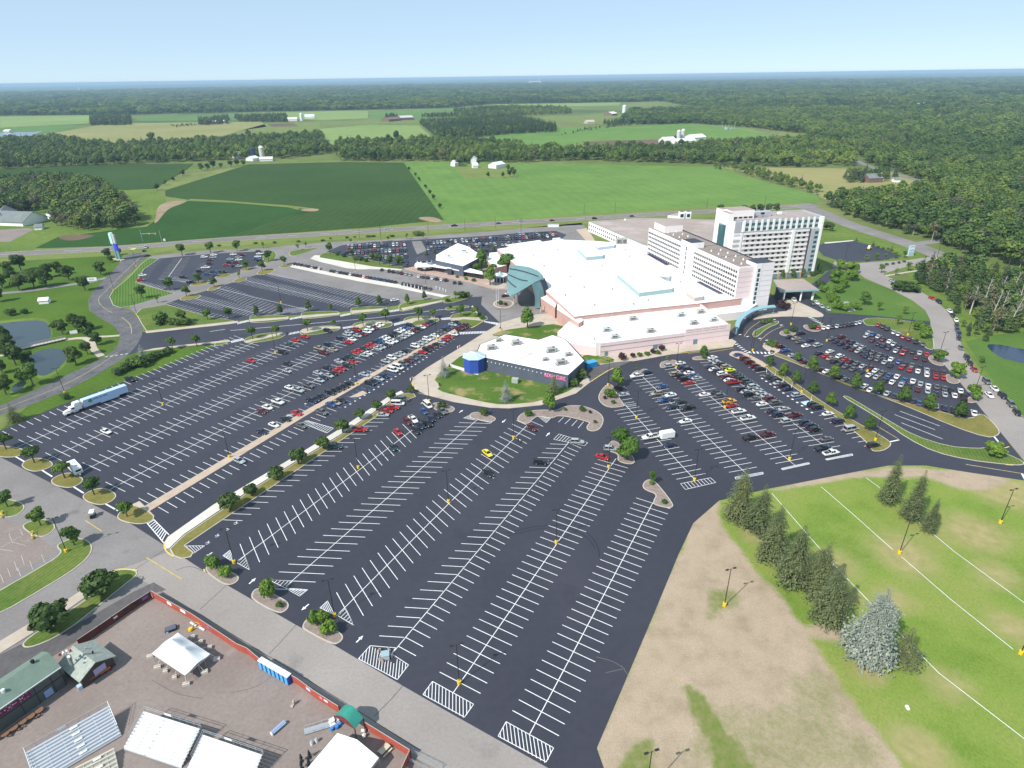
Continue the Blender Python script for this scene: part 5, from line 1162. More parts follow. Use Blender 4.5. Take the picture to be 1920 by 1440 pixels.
def make_spruce(name, mat, h, w, seed, dens=1.0, base=.06):
    rnd = random.Random(seed); root = thing(name, None, 'tree')
    b = MB(); b.tube((0,0,-.1),(0,0, h*.97), h*.018+.05,.03, M['bark'],7); b.build('trunk', root)
    vs, fs = [],[]; z = h*base
    bul = [(rnd.uniform(0,6.28), rnd.uniform(.1,.8), rnd.uniform(.75,1.3)) for _ in range(14)]
    while z < h*.985:
        t = z/h; rad = w*.5*min(1.0,1.15*(1-t)**.8)*(.8+.2*min(1, t*6))+.12; nb = max(5, int((8+6*(1-t))*dens)); a0 = rnd.uniform(0,6.28)
        for k in range(nb):
            a = a0+2*PI*k/nb+rnd.uniform(-.25,.25); L = rad*rnd.uniform(.6,1.12)
            for ba, bt, bs in bul:
                if abs(t-bt) < .09 and math.cos(a-ba) > .6: L *= bs
            d = Vector((math.cos(a), math.sin(a),0)); s = Vector((-d.y, d.x, 0)); droop = L*rnd.uniform(.12,.42); segs = max(2, min(6, int(L/.5)+1))
            for i in range(1, segs+1):
                f = i/segs; c = Vector((0,0, z))+d*L*f-Vector((0,0, droop*f*f))+Vector((0,0,.14*L*f)); wv = max(.15, L*.17)*(1.2-f*.75)
                for _ in range(3):      # needle sprays: small tilted sprigs off the branch
                    q = c+s*rnd.uniform(-1.1,1.1)*wv+Vector((0,0, rnd.uniform(-.5,.25)*wv)); e = (d*rnd.uniform(.4,1.2)+s*rnd.uniform(-.9,.9)+Vector((0,0, rnd.uniform(-.8,.3)))).normalized(); n_ = e.cross(Vector((rnd.uniform(-.4,.4), rnd.uniform(-.4,.4),1)).cross(e)).normalized(); sd = e.cross(n_)*wv*rnd.uniform(.2,.42); ln_ = e*wv*rnd.uniform(.9,1.7); o = len(vs)
                    vs += [q-sd*.5, q+ln_*.5-sd, q+ln_, q+ln_*.5+sd, q+sd*.5]; fs.append((o, o+1, o+2, o+3, o+4))
        z += max(.2, h*.02*(1.25-t*.7))*rnd.uniform(.85,1.15)/max(.6, dens)
    b = MB(); b.add(vs, fs, mat); b.build('crown', root)
    return root
def make_bush(name, mat, h, w, seed, n=260, size=None, cat='shrub', stem=True):
    rnd = random.Random(seed); root = thing(name, None, cat)
    L = [((rnd.uniform(-.25,.25)*w, rnd.uniform(-.25,.25)*w, h*rnd.uniform(.4,.62)),(w*.3, w*.3, h*.36)) for _ in range(6)]+[((0,0, h*.5),(w*.36, w*.36, h*.46))]
    b = MB()
    for i in range(5): a = i*1.256; b.tube((0,0,-.05),(w*.2*math.cos(a), w*.2*math.sin(a), h*.6),.05,.02, M['bark'],4)
    b.build('stem', root)
    b = MB(); crown_mesh(b, mat, L, n, size or w*.062, rnd, .9); b.build('crown', root); return root
PROTO = {}
def proto(key):
    if key in PROTO: return PROTO[key]
    n, seed = key
    f = {'tree': lambda: make_broad('deciduous_tree', M['leaf'],7,5.6, seed, 950,.26),'tall': lambda: make_broad('deciduous_tree', M['leaf2'],9,6.2, seed, 1100,.14, shape='cone'),
         'pear': lambda: make_broad('deciduous_tree', M['leaf'],7.5,5.4, seed, 1100,.14, shape='cone'),'young': lambda: make_broad('young_tree', M['leaf2'],4.6,2.6, seed, 320,.34),
         'park': lambda: make_broad('deciduous_tree', M['leafd'],11,9.5, seed, 1700,.16, size=.42),'crab': lambda: make_broad('crabapple_tree', M['leafd'],4.4,5.4, seed, 1100,.2, shape='spread'),
         'ash': lambda: make_broad('deciduous_tree', M['leaf'],6.4,6.0, seed, 650,.36, shape='spread'),'bright': lambda: make_broad('deciduous_tree', M['leaf2'],7,7.5, seed, 1600,.12),
         'spruce': lambda: make_spruce('spruce_tree', M['spr'],15,9, seed),'sspruce': lambda: make_spruce('spruce_tree', M['spr'],9,5.5, seed, .8),'bspruce': lambda: make_spruce('blue_spruce_tree', M['sprb'],9,5.0, seed, .9),'bigblue': lambda: make_spruce('blue_spruce_tree', M['sprb'],15,11, seed, 1.15),
         'bush': lambda: make_bush('shrub', M['leaf'],2.0,3.0, seed, 500),'bbush': lambda: make_bush('shrub', M['leaf2'],2.6,3.2, seed, 900),'purple': lambda: make_bush('shrub', M['leafm'],2.2,2.6, seed, 500),'dbush': lambda: make_bush('shrub', M['leafd'],2.4,3.4, seed, 650)}[n]
    PROTO[key] = [f(), False]; return PROTO[key]
H0 = {'tree': 7,'tall': 9,'pear': 7.5,'young': 4.6,'park': 11,'crab': 4.4,'ash': 6.4,'bright': 7,'spruce': 15,'sspruce': 9,'bspruce': 9,'bigblue': 15,'bush': 2,'bbush': 2.6,'purple': 2.2,'dbush': 2.4}
def plant(kind, px, py, h, label, group=None, z=0.0, seed=None, wide=1.0):
    seed = R.randrange(3) if seed is None else seed
    P = proto((kind, seed))
    if not P[1]: o = P[0]; P[1] = True
    else: o = dup(P[0])
    s = h/H0[kind]; o.location = W(px, py, z)+Vector((0,0, z)) if False else W(px, py, 0)+Vector((0,0, z)); o.rotation_euler = (0,0, R.uniform(0,6.28)); o.scale = (s*wide, s*wide, s)
    o['label'] = label; o['category'] = 'shrub' if kind in ('bush', 'bbush', 'purple', 'dbush') else 'tree'
    if group: o['group'] = group
    elif 'group' in o: del o['group']
    return o
def line_of(kind, pts, h, what, end, place, group, z=.14, wide=1.0):
    for i, p in enumerate(pts):
        hh = p[2] if len(p) > 2 else h*R.uniform(.9,1.1)
        o = ORD[i] if i < 20 else 'number %d' % (i+1)
        plant(kind, p[0], p[1], hh, '%s, %s from %s, %s' % (what, o, end, place), group, z, wide=wide)
# big spruces of the grass field
for i, (x, y, h, k, lab) in enumerate([(1384,974,18,'spruce', 'tall spruce at the far end of the row, touching the asphalt'),(1420,1000,16.5,'spruce', 'spruce second from the asphalt end of the field row'),(1446,1047,17.5,'spruce', 'spruce third in the field row, next to the bare track'),
        (1485,1094,18.5,'spruce', 'broad spruce in the middle of the field row'),(1532,1118,17,'spruce', 'narrow spruce behind the two broad near ones in the field row'),(1553,1165,17.5,'spruce', 'spruce beside the big blue spruce in the field row'),
        (1625,1234,20.3,'bigblue', 'large silvery blue spruce nearest the camera on the grass field'),(1692,1240,10,'sspruce', 'small dark green spruce leaning against the silvery one')]):
    plant(k, x, y, h, lab, 'spruces in a row on the grass field' if k == 'spruce' else None, 0, seed=i % 3, wide=.86 if k == 'spruce' else .72 if k == 'bigblue' else 1.1)
for x, y, h, lab in ((1664,942,17,'spruce with a bare lower trunk, left of the three on the field'),(1707,974,17,'tallest dense spruce in the group of three on the field'),(1740,996,11.5,'short spruce on the right of the three on the field')):
    plant('spruce', x, y, h, lab, 'three spruces on the field', 0, wide=.66)
# club lawn
plant('bspruce', 832,706,9.5,'blue spruce beside the curved plaza on the club lawn', None, .16); plant('bspruce', 949,753,9.5,'blue spruce in the middle of the club lawn', None, .16); plant('sspruce', 1037,738,9.5,'dark spruce in front of the pink club sign', None, .16)
plant('tall', 989,615,11,'big round tree on the lawn in front of the swooping canopy', None, .16); plant('dbush', 1086,710,4.2,'dark shrub at the club end wall, larger one', None, .15); plant('dbush', 1076,726,4.0,'conical dark shrub at the club corner', None, .15, wide=.7)
plant('tall', 1030,771,8.5,'bright green tree on the long gravel island below the club lawn', None, .15)
# central gravel islands
for x, y, h, k, lab in ((830,765,3,'dbush', 'dark round shrub on the gravel island beside the white van'),(907,780,3,'dbush', 'dark round shrub on the second gravel island from the long footpath'),(990,780,2.6,'bush', 'round green shrub at the left end of the long gravel island'),(1059,770,1.2,'bush', 'tiny green shrub left of the grey grass clump on long island'),(1092,772,2.2,'bush', 'sparse clump in the middle of the long gravel island'),(1106,776,1.4,'purple', 'purple shrub on the long gravel island'),(1116,794,1.2,'bush', 'tiny shrub at the right hook of the long gravel island'),
        (402,1065,3.8,'bbush', 'olive green shrub on the first street edge island'),(427,1082,3.6,'bbush', 'bright green shrub on the first street edge island'),(502,1121,5.4,'bbush', 'tall bright shrub on the second street edge island'),(524,1138,1.5,'bush', 'low shrub on the second street edge island'),(590,1168,3.2,'bbush', 'left shrub of three on the third street edge island'),(603,1166,3.0,'bbush', 'back shrub of three on the third street edge island'),(620,1186,3.6,'bbush', 'right shrub of three on the third street edge island'),
        (1144,746,4.0,'bbush', 'green shrub on the island left of the right hand lot'),(1133,749,1.5,'purple', 'small purple shrub beside the island shrub'),(1150,757,1.6,'bush', 'low shrub at the tip of the island left of the right lot'),(1246,945,1.6,'bush', 'tiny plant on the hooked gravel island'),(1221,909,1.6,'bbush', 'green ground shrub under the hooked island tree')):
    plant(k, x, y, h, lab, None, .15, wide=.62 if h > 5 else .85)
plant('tall', 1156,725,8.5,'round tree at the top of the island beside the right lot', None, .15); plant('bright', 1165,840,7.5,'rear tree of the pair on the triangular gravel island', None, .15, wide=.95); plant('bright', 1176,862,7.5,'front tree of the pair on the triangular gravel island', None, .15, wide=.95); plant('young', 1222,908,4.8,'young tree on the hooked gravel island', None, .15)
plant('young', 1193,697,3.4,'thin sapling on the pale kerb island with blue cars', None, .15, wide=.7); plant('young', 1250,679,3.4,'thin sapling on the pale island by the red car', None, .15, wide=.7); plant('pear', 1318,672,6,'tree on the narrow island in front of the hall wall', None, .15)
# pink wall shrubs
for x, y, h, k, lab in ((1166,676,3.6,'purple', 'largest purple shrub by the pink wall'),(1187,671,2.4,'purple', 'small purple shrub second from the left by the pink wall'),(1200,669,2,'bush', 'green shrub between purple ones by the pink wall'),(1213,667,2,'bbush', 'pale green shrub in the middle of the wall bed'),(1223,663,2.4,'purple', 'purple shrub third from the left by the pink wall'),(1233,664,1.8,'bush', 'low green shrub in the right half of the wall bed'),(1241,658,3,'purple', 'purple shrub at the right end of the wall bed')): plant(k, x, y, h, lab, None, .15)
# strip along the long footpath
line_of('crab', [(432,956,5.4),(472,930,3.8),(520,900,4.6),(560,870,5.2),(607,842,4.6),(643,811,5),(676,786,4),(707,770,4),(733,750,4),(770,737,3)],4.6,'dark crabapple tree', 'the street end', 'in the grass strip beside the long footpath', 'crabapples along the footpath')
# street edge islands of the left lot
line_of('ash', [(12,843,6.2),(65,868,6),(122,897,6),(177,928,6),(239,969,5.2)],6,'open crowned tree', 'the left', 'on the kerb islands along the side street', 'trees on the street side islands')
for x, y, h, k, lab in ((15,951,5.4,'tree', 'tree on the leftmost island of the old lot'),(77,986,5.8,'tree', 'tree on the middle island of the old lot'),(140,1023,6.2,'tree', 'tree on the lamp island of the old lot'),(190,1116,6.4,'crab', 'large dark tree beside the red fence corner'),(98,1182,6.6,'crab', 'large dark tree above the shingle roofed cabin')): plant(k, x, y, h, lab, None, .14, wide=1.15 if k == 'crab' else 1)
plant('sspruce', 28,790,8,'spruce at the left end of the verge by the curved road', None, 0, wide=1.3); plant('dbush', 124,748,2.6,'low dark bush on the verge near the parked lorry'); plant('bspruce', 270,676,8,'blue spruce on the verge above the left lot', None, 0, wide=1.2)
for i, (x, y, h) in enumerate(((222,702,3),(237,694,3.4),(252,687,3.6),(281,678,3.4),(298,670,3.4),(315,663,3),(262,686,5))): plant('dbush', x, y, h, '%s clump of the dark hedge on the verge, counted from the lorry' % ORD[i], 'hedge clumps on the verge', 0, wide=1.25)
# S5, S6 strips
line_of('pear', [(1442,687,5.2),(1468,706,6.2),(1491,721,6.2),(1523,740,5.8),(1555,762,6),(1591,786,6),(1628,808,6)],6,'small round tree', 'the hotel end', 'on the grass strip edging the middle lot', 'trees on the inner strip')
line_of('pear', [(1494,679,5),(1521,696,7),(1561,713,7),(1602,730,7),(1645,739,6),(1692,756,7),(1739,771,7.4),(1797,785,7)],7,'round green tree', 'the hotel end', 'on the strip edging the far right lot', 'trees on the outer strip')
plant('bright', 1862,856,4.6,'low spreading tree on the long median by the exit', None, .15, wide=1.3)
for x, y, h, lab in ((1758,679,5.6,'tree on the upper kerb island of the far right lot'),(1790,709,6.4,'tree on the middle kerb island of the far right lot'),(1823,748,5.8,'tree on the lower kerb island of the far right lot')): plant('bright', x, y, h, lab, 'trees on right lot islands', .15, wide=.95)
plant('young', 1682,610,5.4,'small tree on the lawn above the far right lot', None, .15, wide=1.2); plant('bright', 1731,633,6.4,'larger tree on the corner lawn of the far right lot', None, .15); plant('bright', 1717,619,4.4,'smaller tree on the corner lawn of far right lot', None, .15)
# hotel gardens
for x, y, h, k, lab in ((1430,606,2.2,'bush', 'left shrub on the drop off island'),(1443,604,2.2,'bush', 'right shrub on the drop off island'),(1474,626,2.4,'bbush', 'bright shrub on the kerb island by the drop off'),(1486,622,2.8,'dbush', 'dark shrub on the kerb island by the drop off'),(1523,617,3.2,'dbush', 'dark round shrub at the head of the far right lot'),(1447,650,3.2,'bush', 'shrub on the island with the motorcycles'),(1440,648,2.2,'dbush', 'low dark shrub beside the motorcycle island shrub'),
        (1463,577,5,'purple', 'dark purple tree mass beside the hotel porch'),(1475,580,3.6,'purple', 'low purple shrub beside the hotel porch'),(1402,576,2,'dbush', 'small shrub on the entrance wing roof edge')): plant(k, x, y, h, lab, None, .1)
line_of('pear', [(1466,522,5.6),(1486,521.5,6),(1505,520.5,5.6),(1522,518.5,5.2),(1534,514,7)],5.6,'slim tree', 'the left', 'at the foot of the hotel tower', 'trees at the hotel tower', .05,.75)
for i, (x, y, h, k) in enumerate(((1575,505,6,'bright'),(1592,510,6.5,'bright'),(1605,512,6,'tall'),(1565,530,8,'bright'),(1580,540,8,'tall'),(1597,527,7,'bright'),(1570,548,5,'bbush'),(1545,548,4.5,'bbush'),(1556,558,4.5,'bbush'),(1562,568,5,'bbush'),(1572,580,5,'bbush'),(1588,583,4.5,'bbush'),(1604,580,4,'bbush'),(1538,538,4,'dbush'))): plant(k, x, y, h, 'leafy garden %s right of the hotel porch, %s counted from the top' % ('tree' if k in ('bright', 'tall') else 'shrub', ORD[i]),'hotel garden planting', .05)
plant('tree', 1620,572,7.5,'tree beside the paved garden terrace', None, .05); plant('young', 1647,583,5,'left small tree low on the striped lawn', None, .05, wide=1.3); plant('young', 1695,590,4.6,'right small tree low on the striped lawn', None, .05, wide=1.5)
# entrance drive islands
line_of('pear', [(482,593,6.2),(526,591,6),(579,585,6.6),(620,582,4),(673,576,6),(712,573,6),(764,571,6),(796,563,5.4)],6,'neat upright tree', 'the left', 'on the islands above the entrance drive', 'trees above the drive', .15,.8)
line_of('ash', [(324,655,6),(370,650,6),(474,636,6.4),(519,630,5.6),(577,621,6.4),(626,613,3.6),(681,611,6.4),(724,605,7.4),(785,601,7.4),(812,597,5),(864,594,6),(891,595,6)],6,'feathery tree', 'the left', 'on the islands below the entrance drive', 'trees below the drive', .15,.85)
for x, y, h, k, lab in ((904,599,2.2,'bush', 'shrubs at the tip of the sculpture island'),(900,592,1.8,'bbush', 'low shrub behind the white sculpture'),(844,577,1.4,'bush', 'low planting at the left of the drive median'),(865,575,1.4,'bush', 'low planting at the right of the drive median'),(937,571,2.4,'dbush', 'clipped bush beside the flagpoles'),(948,573,1.8,'dbush', 'low hedge right of the flagpoles'),(840,566,2,'bush', 'low shrub at the tip of the white walk'),(854,561,5,'young', 'spindly tree at the end of the white walk'),(866,559,4,'dbush', 'dense clump at the end of the white walk'),(875,557,3,'bush', 'right clump at the end of the white walk')): plant(k, x, y, h, lab, None, .15)
# islands of the upper left lots
for x, y, h, lab in ((350,556,6.4,'tree on the first roadside island of the upper lots from the left'),(402,538,6,'tree on the second roadside island of the upper lots'),(449,522,5,'tree on the third roadside island of the upper lots'),(492,508,6.6,'tree on the fourth roadside island of the upper lots'),(319,545,8,'columnar tree at the lower corner of the sparse lot'),(373,531,6.4,'tree on the island below the black pickup'),(296,568,5,'thin tree beside the ring road mouth'),(462,506,6.4,'tree at the yellow lamp base of the upper lot'),(418,517,3,'low tree on the grass island below the blue cars'),
                  (504,490,7.6,'tree on the grass tongue right of the upper lot'),(533,497,6,'tree at the start of the long white walk'),(342,479,8.4,'large tree on the verge left of the upper lot'),(395,474.5,8,'second tree on the verge above the upper lot'),(445,471.5,8,'third tree on the verge above the upper lot'),(494,465.5,5,'fourth small tree on the verge above the upper lot'),(559,470,5,'left tree on the grass triangle'),(574,464.5,4.6,'right tree on the grass triangle'),(267,560,8,'round tree on the striped entrance lawn'),(390,600,6,'left of two trees at the lower corner of the big empty lot'),(430,598,6,'right of two trees at the lower corner of the big empty lot')): plant('tree' if h > 5.5 else 'young', x, y, h, lab, None, .1)
for i, (x, y, h, k) in enumerate(((305,605,6,'bbush'),(313,602,7,'bspruce'),(325,609,4,'dbush'),(343,606,7,'tree'),(352,609,4,'dbush'),(335,610,3.5,'dbush'),(301,610,3,'dbush'))): plant(k, x, y, h, ['leafy shrub at the left of the entrance clump', 'blue spruce inside the entrance clump', 'dark shrub in the centre of the entrance clump', 'tree at the right of the entrance clump', 'dark shrub at the right edge of the entrance clump', 'low dark shrub between spruce and tree in the entrance clump', 'low shrub at the left edge of the entrance clump'][i], None, .1)
# bank above the white walk
line_of('tree', [(619,476,8),(661,484,6),(699,491,6.4),(712,496.5,7.6),(731,500,8),(750,503.5,8.4)],7,'leafy tree', 'the left', 'on the bank above the long white walk', 'trees on the bank', .15,.85)
for i, (x, y) in enumerate(((632,479),(645,482),(668,488),(677,489),(686,491))): plant('dbush', x, y, 2.8,'%s bush on the bank above the long white walk' % ORD[i], 'bushes on the bank', .15)
# restaurant planting
for x, y, h, k, lab in ((919,535,12,'tall', 'large tree in front of the glass corridor end'),(903,502,13,'tall', 'tall dark tree behind the glass corridor'),(882,508,6,'bright', 'left bright tree in the restaurant courtyard'),(895,511,6,'bright', 'right bright tree in the restaurant courtyard'),(948,508,11,'bright', 'bright tree behind the kiosk'),(925,515,7,'tree', 'dark tree between the courtyard and the kiosk'),(857,521,2,'bbush', 'yellow green planting left of the restaurant porch'),(874,525,2,'bbush', 'middle planting below the glass corridor'),(888,528,2,'bush', 'right planting below the glass corridor'),(926,471,7,'sspruce', 'narrow conifer behind the restaurant by the rear lot'),(800,478,6,'sspruce', 'narrow conifer behind the octagonal pavilion'),(815,474,5,'sspruce', 'small conifer left of the restaurant roof'),(1043,587,4.6,'bright', 'tree between canopy and salmon wall')): plant(k, x, y, h, lab, None, .1)
for x, y, h, lab in ((627,475,3,'a'),): pass
line_of('young', [(658,456.5,4),(728,452,4),(763,449,5),(793,448,4.4)],4,'little tree', 'the left', 'on the verge behind the rear lot', 'little trees on the highway verge', .05,1.2)
# low verge planting
for i, (x, y, w) in enumerate(((650,446.5,3),(665,445.5,2),(690,444.5,4),(700,444,4),(735,443.5,4),(785,440,6),(620,448.5,2),(480,457,3),(515,456,3),(440,459,3),(560,454,3),(605,452,3),(410,462,3))): plant('dbush', x, y, 1.4 if w < 6 else 2.4,'%s low bush clump on the highway verge' % ORD[i], 'verge bush clumps', .05, wide=w*.55)
# park on the left
for i, (x, y, h, k) in enumerate(((40,508,11,'park'),(18,515,9,'park'),(45,525,8,'bspruce'),(37,545,10,'park'),(65,540,11,'park'),(88,538,11,'park'),(92,520,9,'park'),(112,516,9,'park'),(130,525,9.5,'park'),(160,545,9,'park'),(190,516,9,'park'),(5,540,9,'park'),(0,566,8,'park'),(25,530,8,'park'),(203,484,7,'park'),(208,492,5,'park'),(224,478,5,'park'))): plant(k, x, y, h, '%s %s in the park beside the entrance road, from the left back' % (ORD[i], 'blue spruce' if k == 'bspruce' else 'dark shade tree'),'park trees', .02)
for i, (x, y, h, k) in enumerate(((118,627,7.5,'park'),(138,612,7,'park'),(155,620,8,'park'),(170,618,3.4,'dbush'),(165,628,3.6,'dbush'),(183,647,6.6,'park'),(165,665,6.4,'park'),(143,683,8.4,'park'),(62,722,9.5,'tree'),(12,740,8.4,'park'),(30,685,10,'park'),(18,660,9,'park'),(8,640,8,'park'),(48,588,3,'dbush'),(20,592,4,'dbush'),(5,700,6,'park'),(40,676,4,'dbush'),(50,672,4,'bbush'),(38,712,3.6,'bush'),(100,614,2.2,'bush'))): plant(k, x, y, h, '%s %s around the garden ponds, from the upper right' % (ORD[i], 'shrub' if 'bush' in k else 'shade tree'),'trees and shrubs around the ponds', .02)
# right hand entrance
line_of('sspruce', [(1605,452,4),(1637,460,4),(1671,471,5)],4,'small conifer', 'the hotel', 'between the country road and the small lot', 'small conifers by the road', .05)
line_of('young', [(1623,491,5),(1642,489,5.6),(1660,487,4.4),(1678,485,5),(1695,483.5,5),(1652,512,5.6),(1679,516,4.4),(1702,508,6),(1760,498,6)],5,'small round tree', 'the left', 'around the right hand entrance', 'small trees at the right entrance', .05,1.3)
for i, (x, y) in enumerate(((1652,499),(1662,497.5),(1674,496),(1685,494),(1695,492),(1646,465),(1655,467),(1665,468))): plant('bush', x, y, 1.5,'%s low shrub in the entrance median and roadside bed' % ORD[i], 'entrance median shrubs', .05)
plant('dbush', 1696,545,6,'big round bush behind the parked red car on the loop road', None, 0, wide=1.6); plant('park', 1546,432,7,'left bush mass right of the hotel tower'); plant('park', 1556,434,7,'right bush mass beyond the hotel tower')
for i, (x, y) in enumerate(((1395,402),(1410,401),(1425,400),(1440,399),(1455,398),(1350,400))): plant('park', x, y, 8,'%s tree in the clump behind the hotel by the highway' % ORD[i], 'trees behind the hotel', 0)
# hedgerow bushes between the fields
for i, (x, y) in enumerate(((767,320),(779,331),(786,340),(798,354),(806,365),(813,374),(825,391))): plant('park', x, y, 5,'%s hedgerow bush between the dark and the light field' % ORD[i], 'hedgerow bushes', 0)
for i, (x, y, h) in enumerate(((378,320,10),(390,319,9),(400,316,12),(415,315,7),(433,313,9),(445,311,10),(457,311,8),(343,330,9),(325,340,6),(310,347,6),(295,357,8))): plant('park', x, y, h, '%s tree along the ditch between the two dark fields' % ORD[i], 'ditch trees', 0)
for i, (x, y, h) in enumerate(((287,272,24),(302,272,16),(728,268,16),(744,265,20),(467,262,20),(1047,287,12),(915,333,7),(943,333,7),(955,332,9),(964,331,9),(960,325,8),(953,320,8))): plant('park', x, y, h, '%s lone tree standing out in the distant meadows' % ORD[i], 'lone meadow trees', 0, wide=.8)
# dead birches at the edge of the right wood
def birch(px, py, h, lean, label):
    rnd = random.Random(px); b = MB(); c = W(px, py); t = Vector((lean[0], lean[1], h)); b.tube((0,0,0), t*.55,.26,.18, M['birch'],6, False); b.tube(t*.55, t, .18,.05, M['birch'],6)
    for i in range(16):
        f = rnd.uniform(.4,.97); s = t*f; a = rnd.uniform(0,6.28); L = h*.25*(1.25-f); e = s+Vector((math.cos(a)*L, math.sin(a)*L, L*.9)); b.tube(s, e, .07,.02, M['birch'],4, False); b.tube(s.lerp(e, .5), s.lerp(e, .5)+Vector((math.cos(a+1)*L*.5, math.sin(a+1)*L*.5, L*.5)),.04,.015, M['birch'],3, False)
    o = b.build('dead_birch'); o.location = c; tag(o, label, 'tree', 'bare pale birches at the wood edge')
for i, (x, y, h, l) in enumerate(((1818,590,14,(3,4)),(1838,592,14,(6,8)),(1856,602,15,(4,3)),(1885,622,17,(4,1)),(1872,596,13,(5,5)),(1905,590,15,(2,4)),(1845,575,13,(5,7)),(1775,545,12,(1,3)),(1740,535,12,(0,1)),(1895,560,14,(3,3)),(1870,565,13,(4,4)),(1915,575,14,(1,2)))):
    birch(x, y, h, l, '%s bare pale birch trunk at the edge of the right hand wood, from its front' % ORD[i])
# ================================================================ woodland: masses of trees nobody could count
def wood_proto(name, mat, h, w, seed, n, kind):
    rnd = random.Random(seed); b = MB()
    b.tube((0,0,-.2),(0,0, h*.6),.22,.1, M['birch'] if kind == 'g' else M['bark'],5)
    if kind == 'c':
        L = [((0,0, h*(.2+.75*i/5)),(w*.5*(1.1-.19*i), w*.5*(1.1-.19*i), h*.11)) for i in range(6)]
    else:
        L = []
        for i in range(7):
            a = i*2.4; q = math.sqrt((i+.4)/7); L.append(((w*.3*q*math.cos(a), w*.3*q*math.sin(a), h*rnd.uniform(.42,.8)),(w*.26, w*.26, h*.17)))
        L.append(((0,0, h*.8),(w*.24, w*.24, h*.2)))
    crown_mesh(b, mat, L, n, w*(.07 if kind != 'g' else .055), rnd, .9)
    me = bpy.data.meshes.new(name); me.from_pydata(b.v, [], b.f)
    for m in b.mats: me.materials.append(m)
    me.polygons.foreach_set('material_index', b.m); me.update()
    return bpy.data.objects.new(name, me)
WP = [wood_proto('woodland_tree', M['wood1'],13,8.5,1,420,'b'), wood_proto('woodland_tree', M['wood1'],15,9.5,2,420,'b'), wood_proto('woodland_tree', M['wood3'],11,8,3,380,'b'), wood_proto('woodland_tree', M['wood2'],15,6.4,4,420,'c'), wood_proto('woodland_tree', M['wood4'],13,7.5,5,300,'g')]
def forest_tree_nodes(name):
    ng = bpy.data.node_groups.new(name, 'GeometryNodeTree')
    ng.interface.new_socket('Geometry', in_out='INPUT', socket_type='NodeSocketGeometry'); ng.interface.new_socket('Geometry', in_out='OUTPUT', socket_type='NodeSocketGeometry')
    gi, go = ng.nodes.new('NodeGroupInput'), ng.nodes.new('NodeGroupOutput'); iop = ng.nodes.new('GeometryNodeInstanceOnPoints'); jn = ng.nodes.new('GeometryNodeJoinGeometry')
    for o in reversed(WP):
        oi = ng.nodes.new('GeometryNodeObjectInfo'); oi.inputs['Object'].default_value = o; oi.inputs['As Instance'].default_value = False
        gti = ng.nodes.new('GeometryNodeGeometryToInstance'); ng.links.new(oi.outputs['Geometry'], gti.inputs[0]); ng.links.new(gti.outputs[0], jn.inputs[0])
    ng.links.new(gi.outputs[0], iop.inputs['Points']); ng.links.new(jn.outputs[0], iop.inputs['Instance']); iop.inputs['Pick Instance'].default_value = True
    def att(n, t):
        a = ng.nodes.new('GeometryNodeInputNamedAttribute'); a.data_type = t; a.inputs['Name'].default_value = n
        return next(o for o in a.outputs if o.enabled and o.name == 'Attribute')
    ng.links.new(att('pick', 'INT'), iop.inputs['Instance Index']); ng.links.new(att('size', 'FLOAT_VECTOR'), iop.inputs['Scale'])
    rt = att('turn', 'FLOAT_VECTOR'); e2r = ng.nodes.new('FunctionNodeEulerToRotation'); ng.links.new(rt, e2r.inputs[0]); ng.links.new(e2r.outputs[0], iop.inputs['Rotation'])
    ng.links.new(iop.outputs[0], go.inputs[0]); return ng
NG = forest_tree_nodes('woodland')
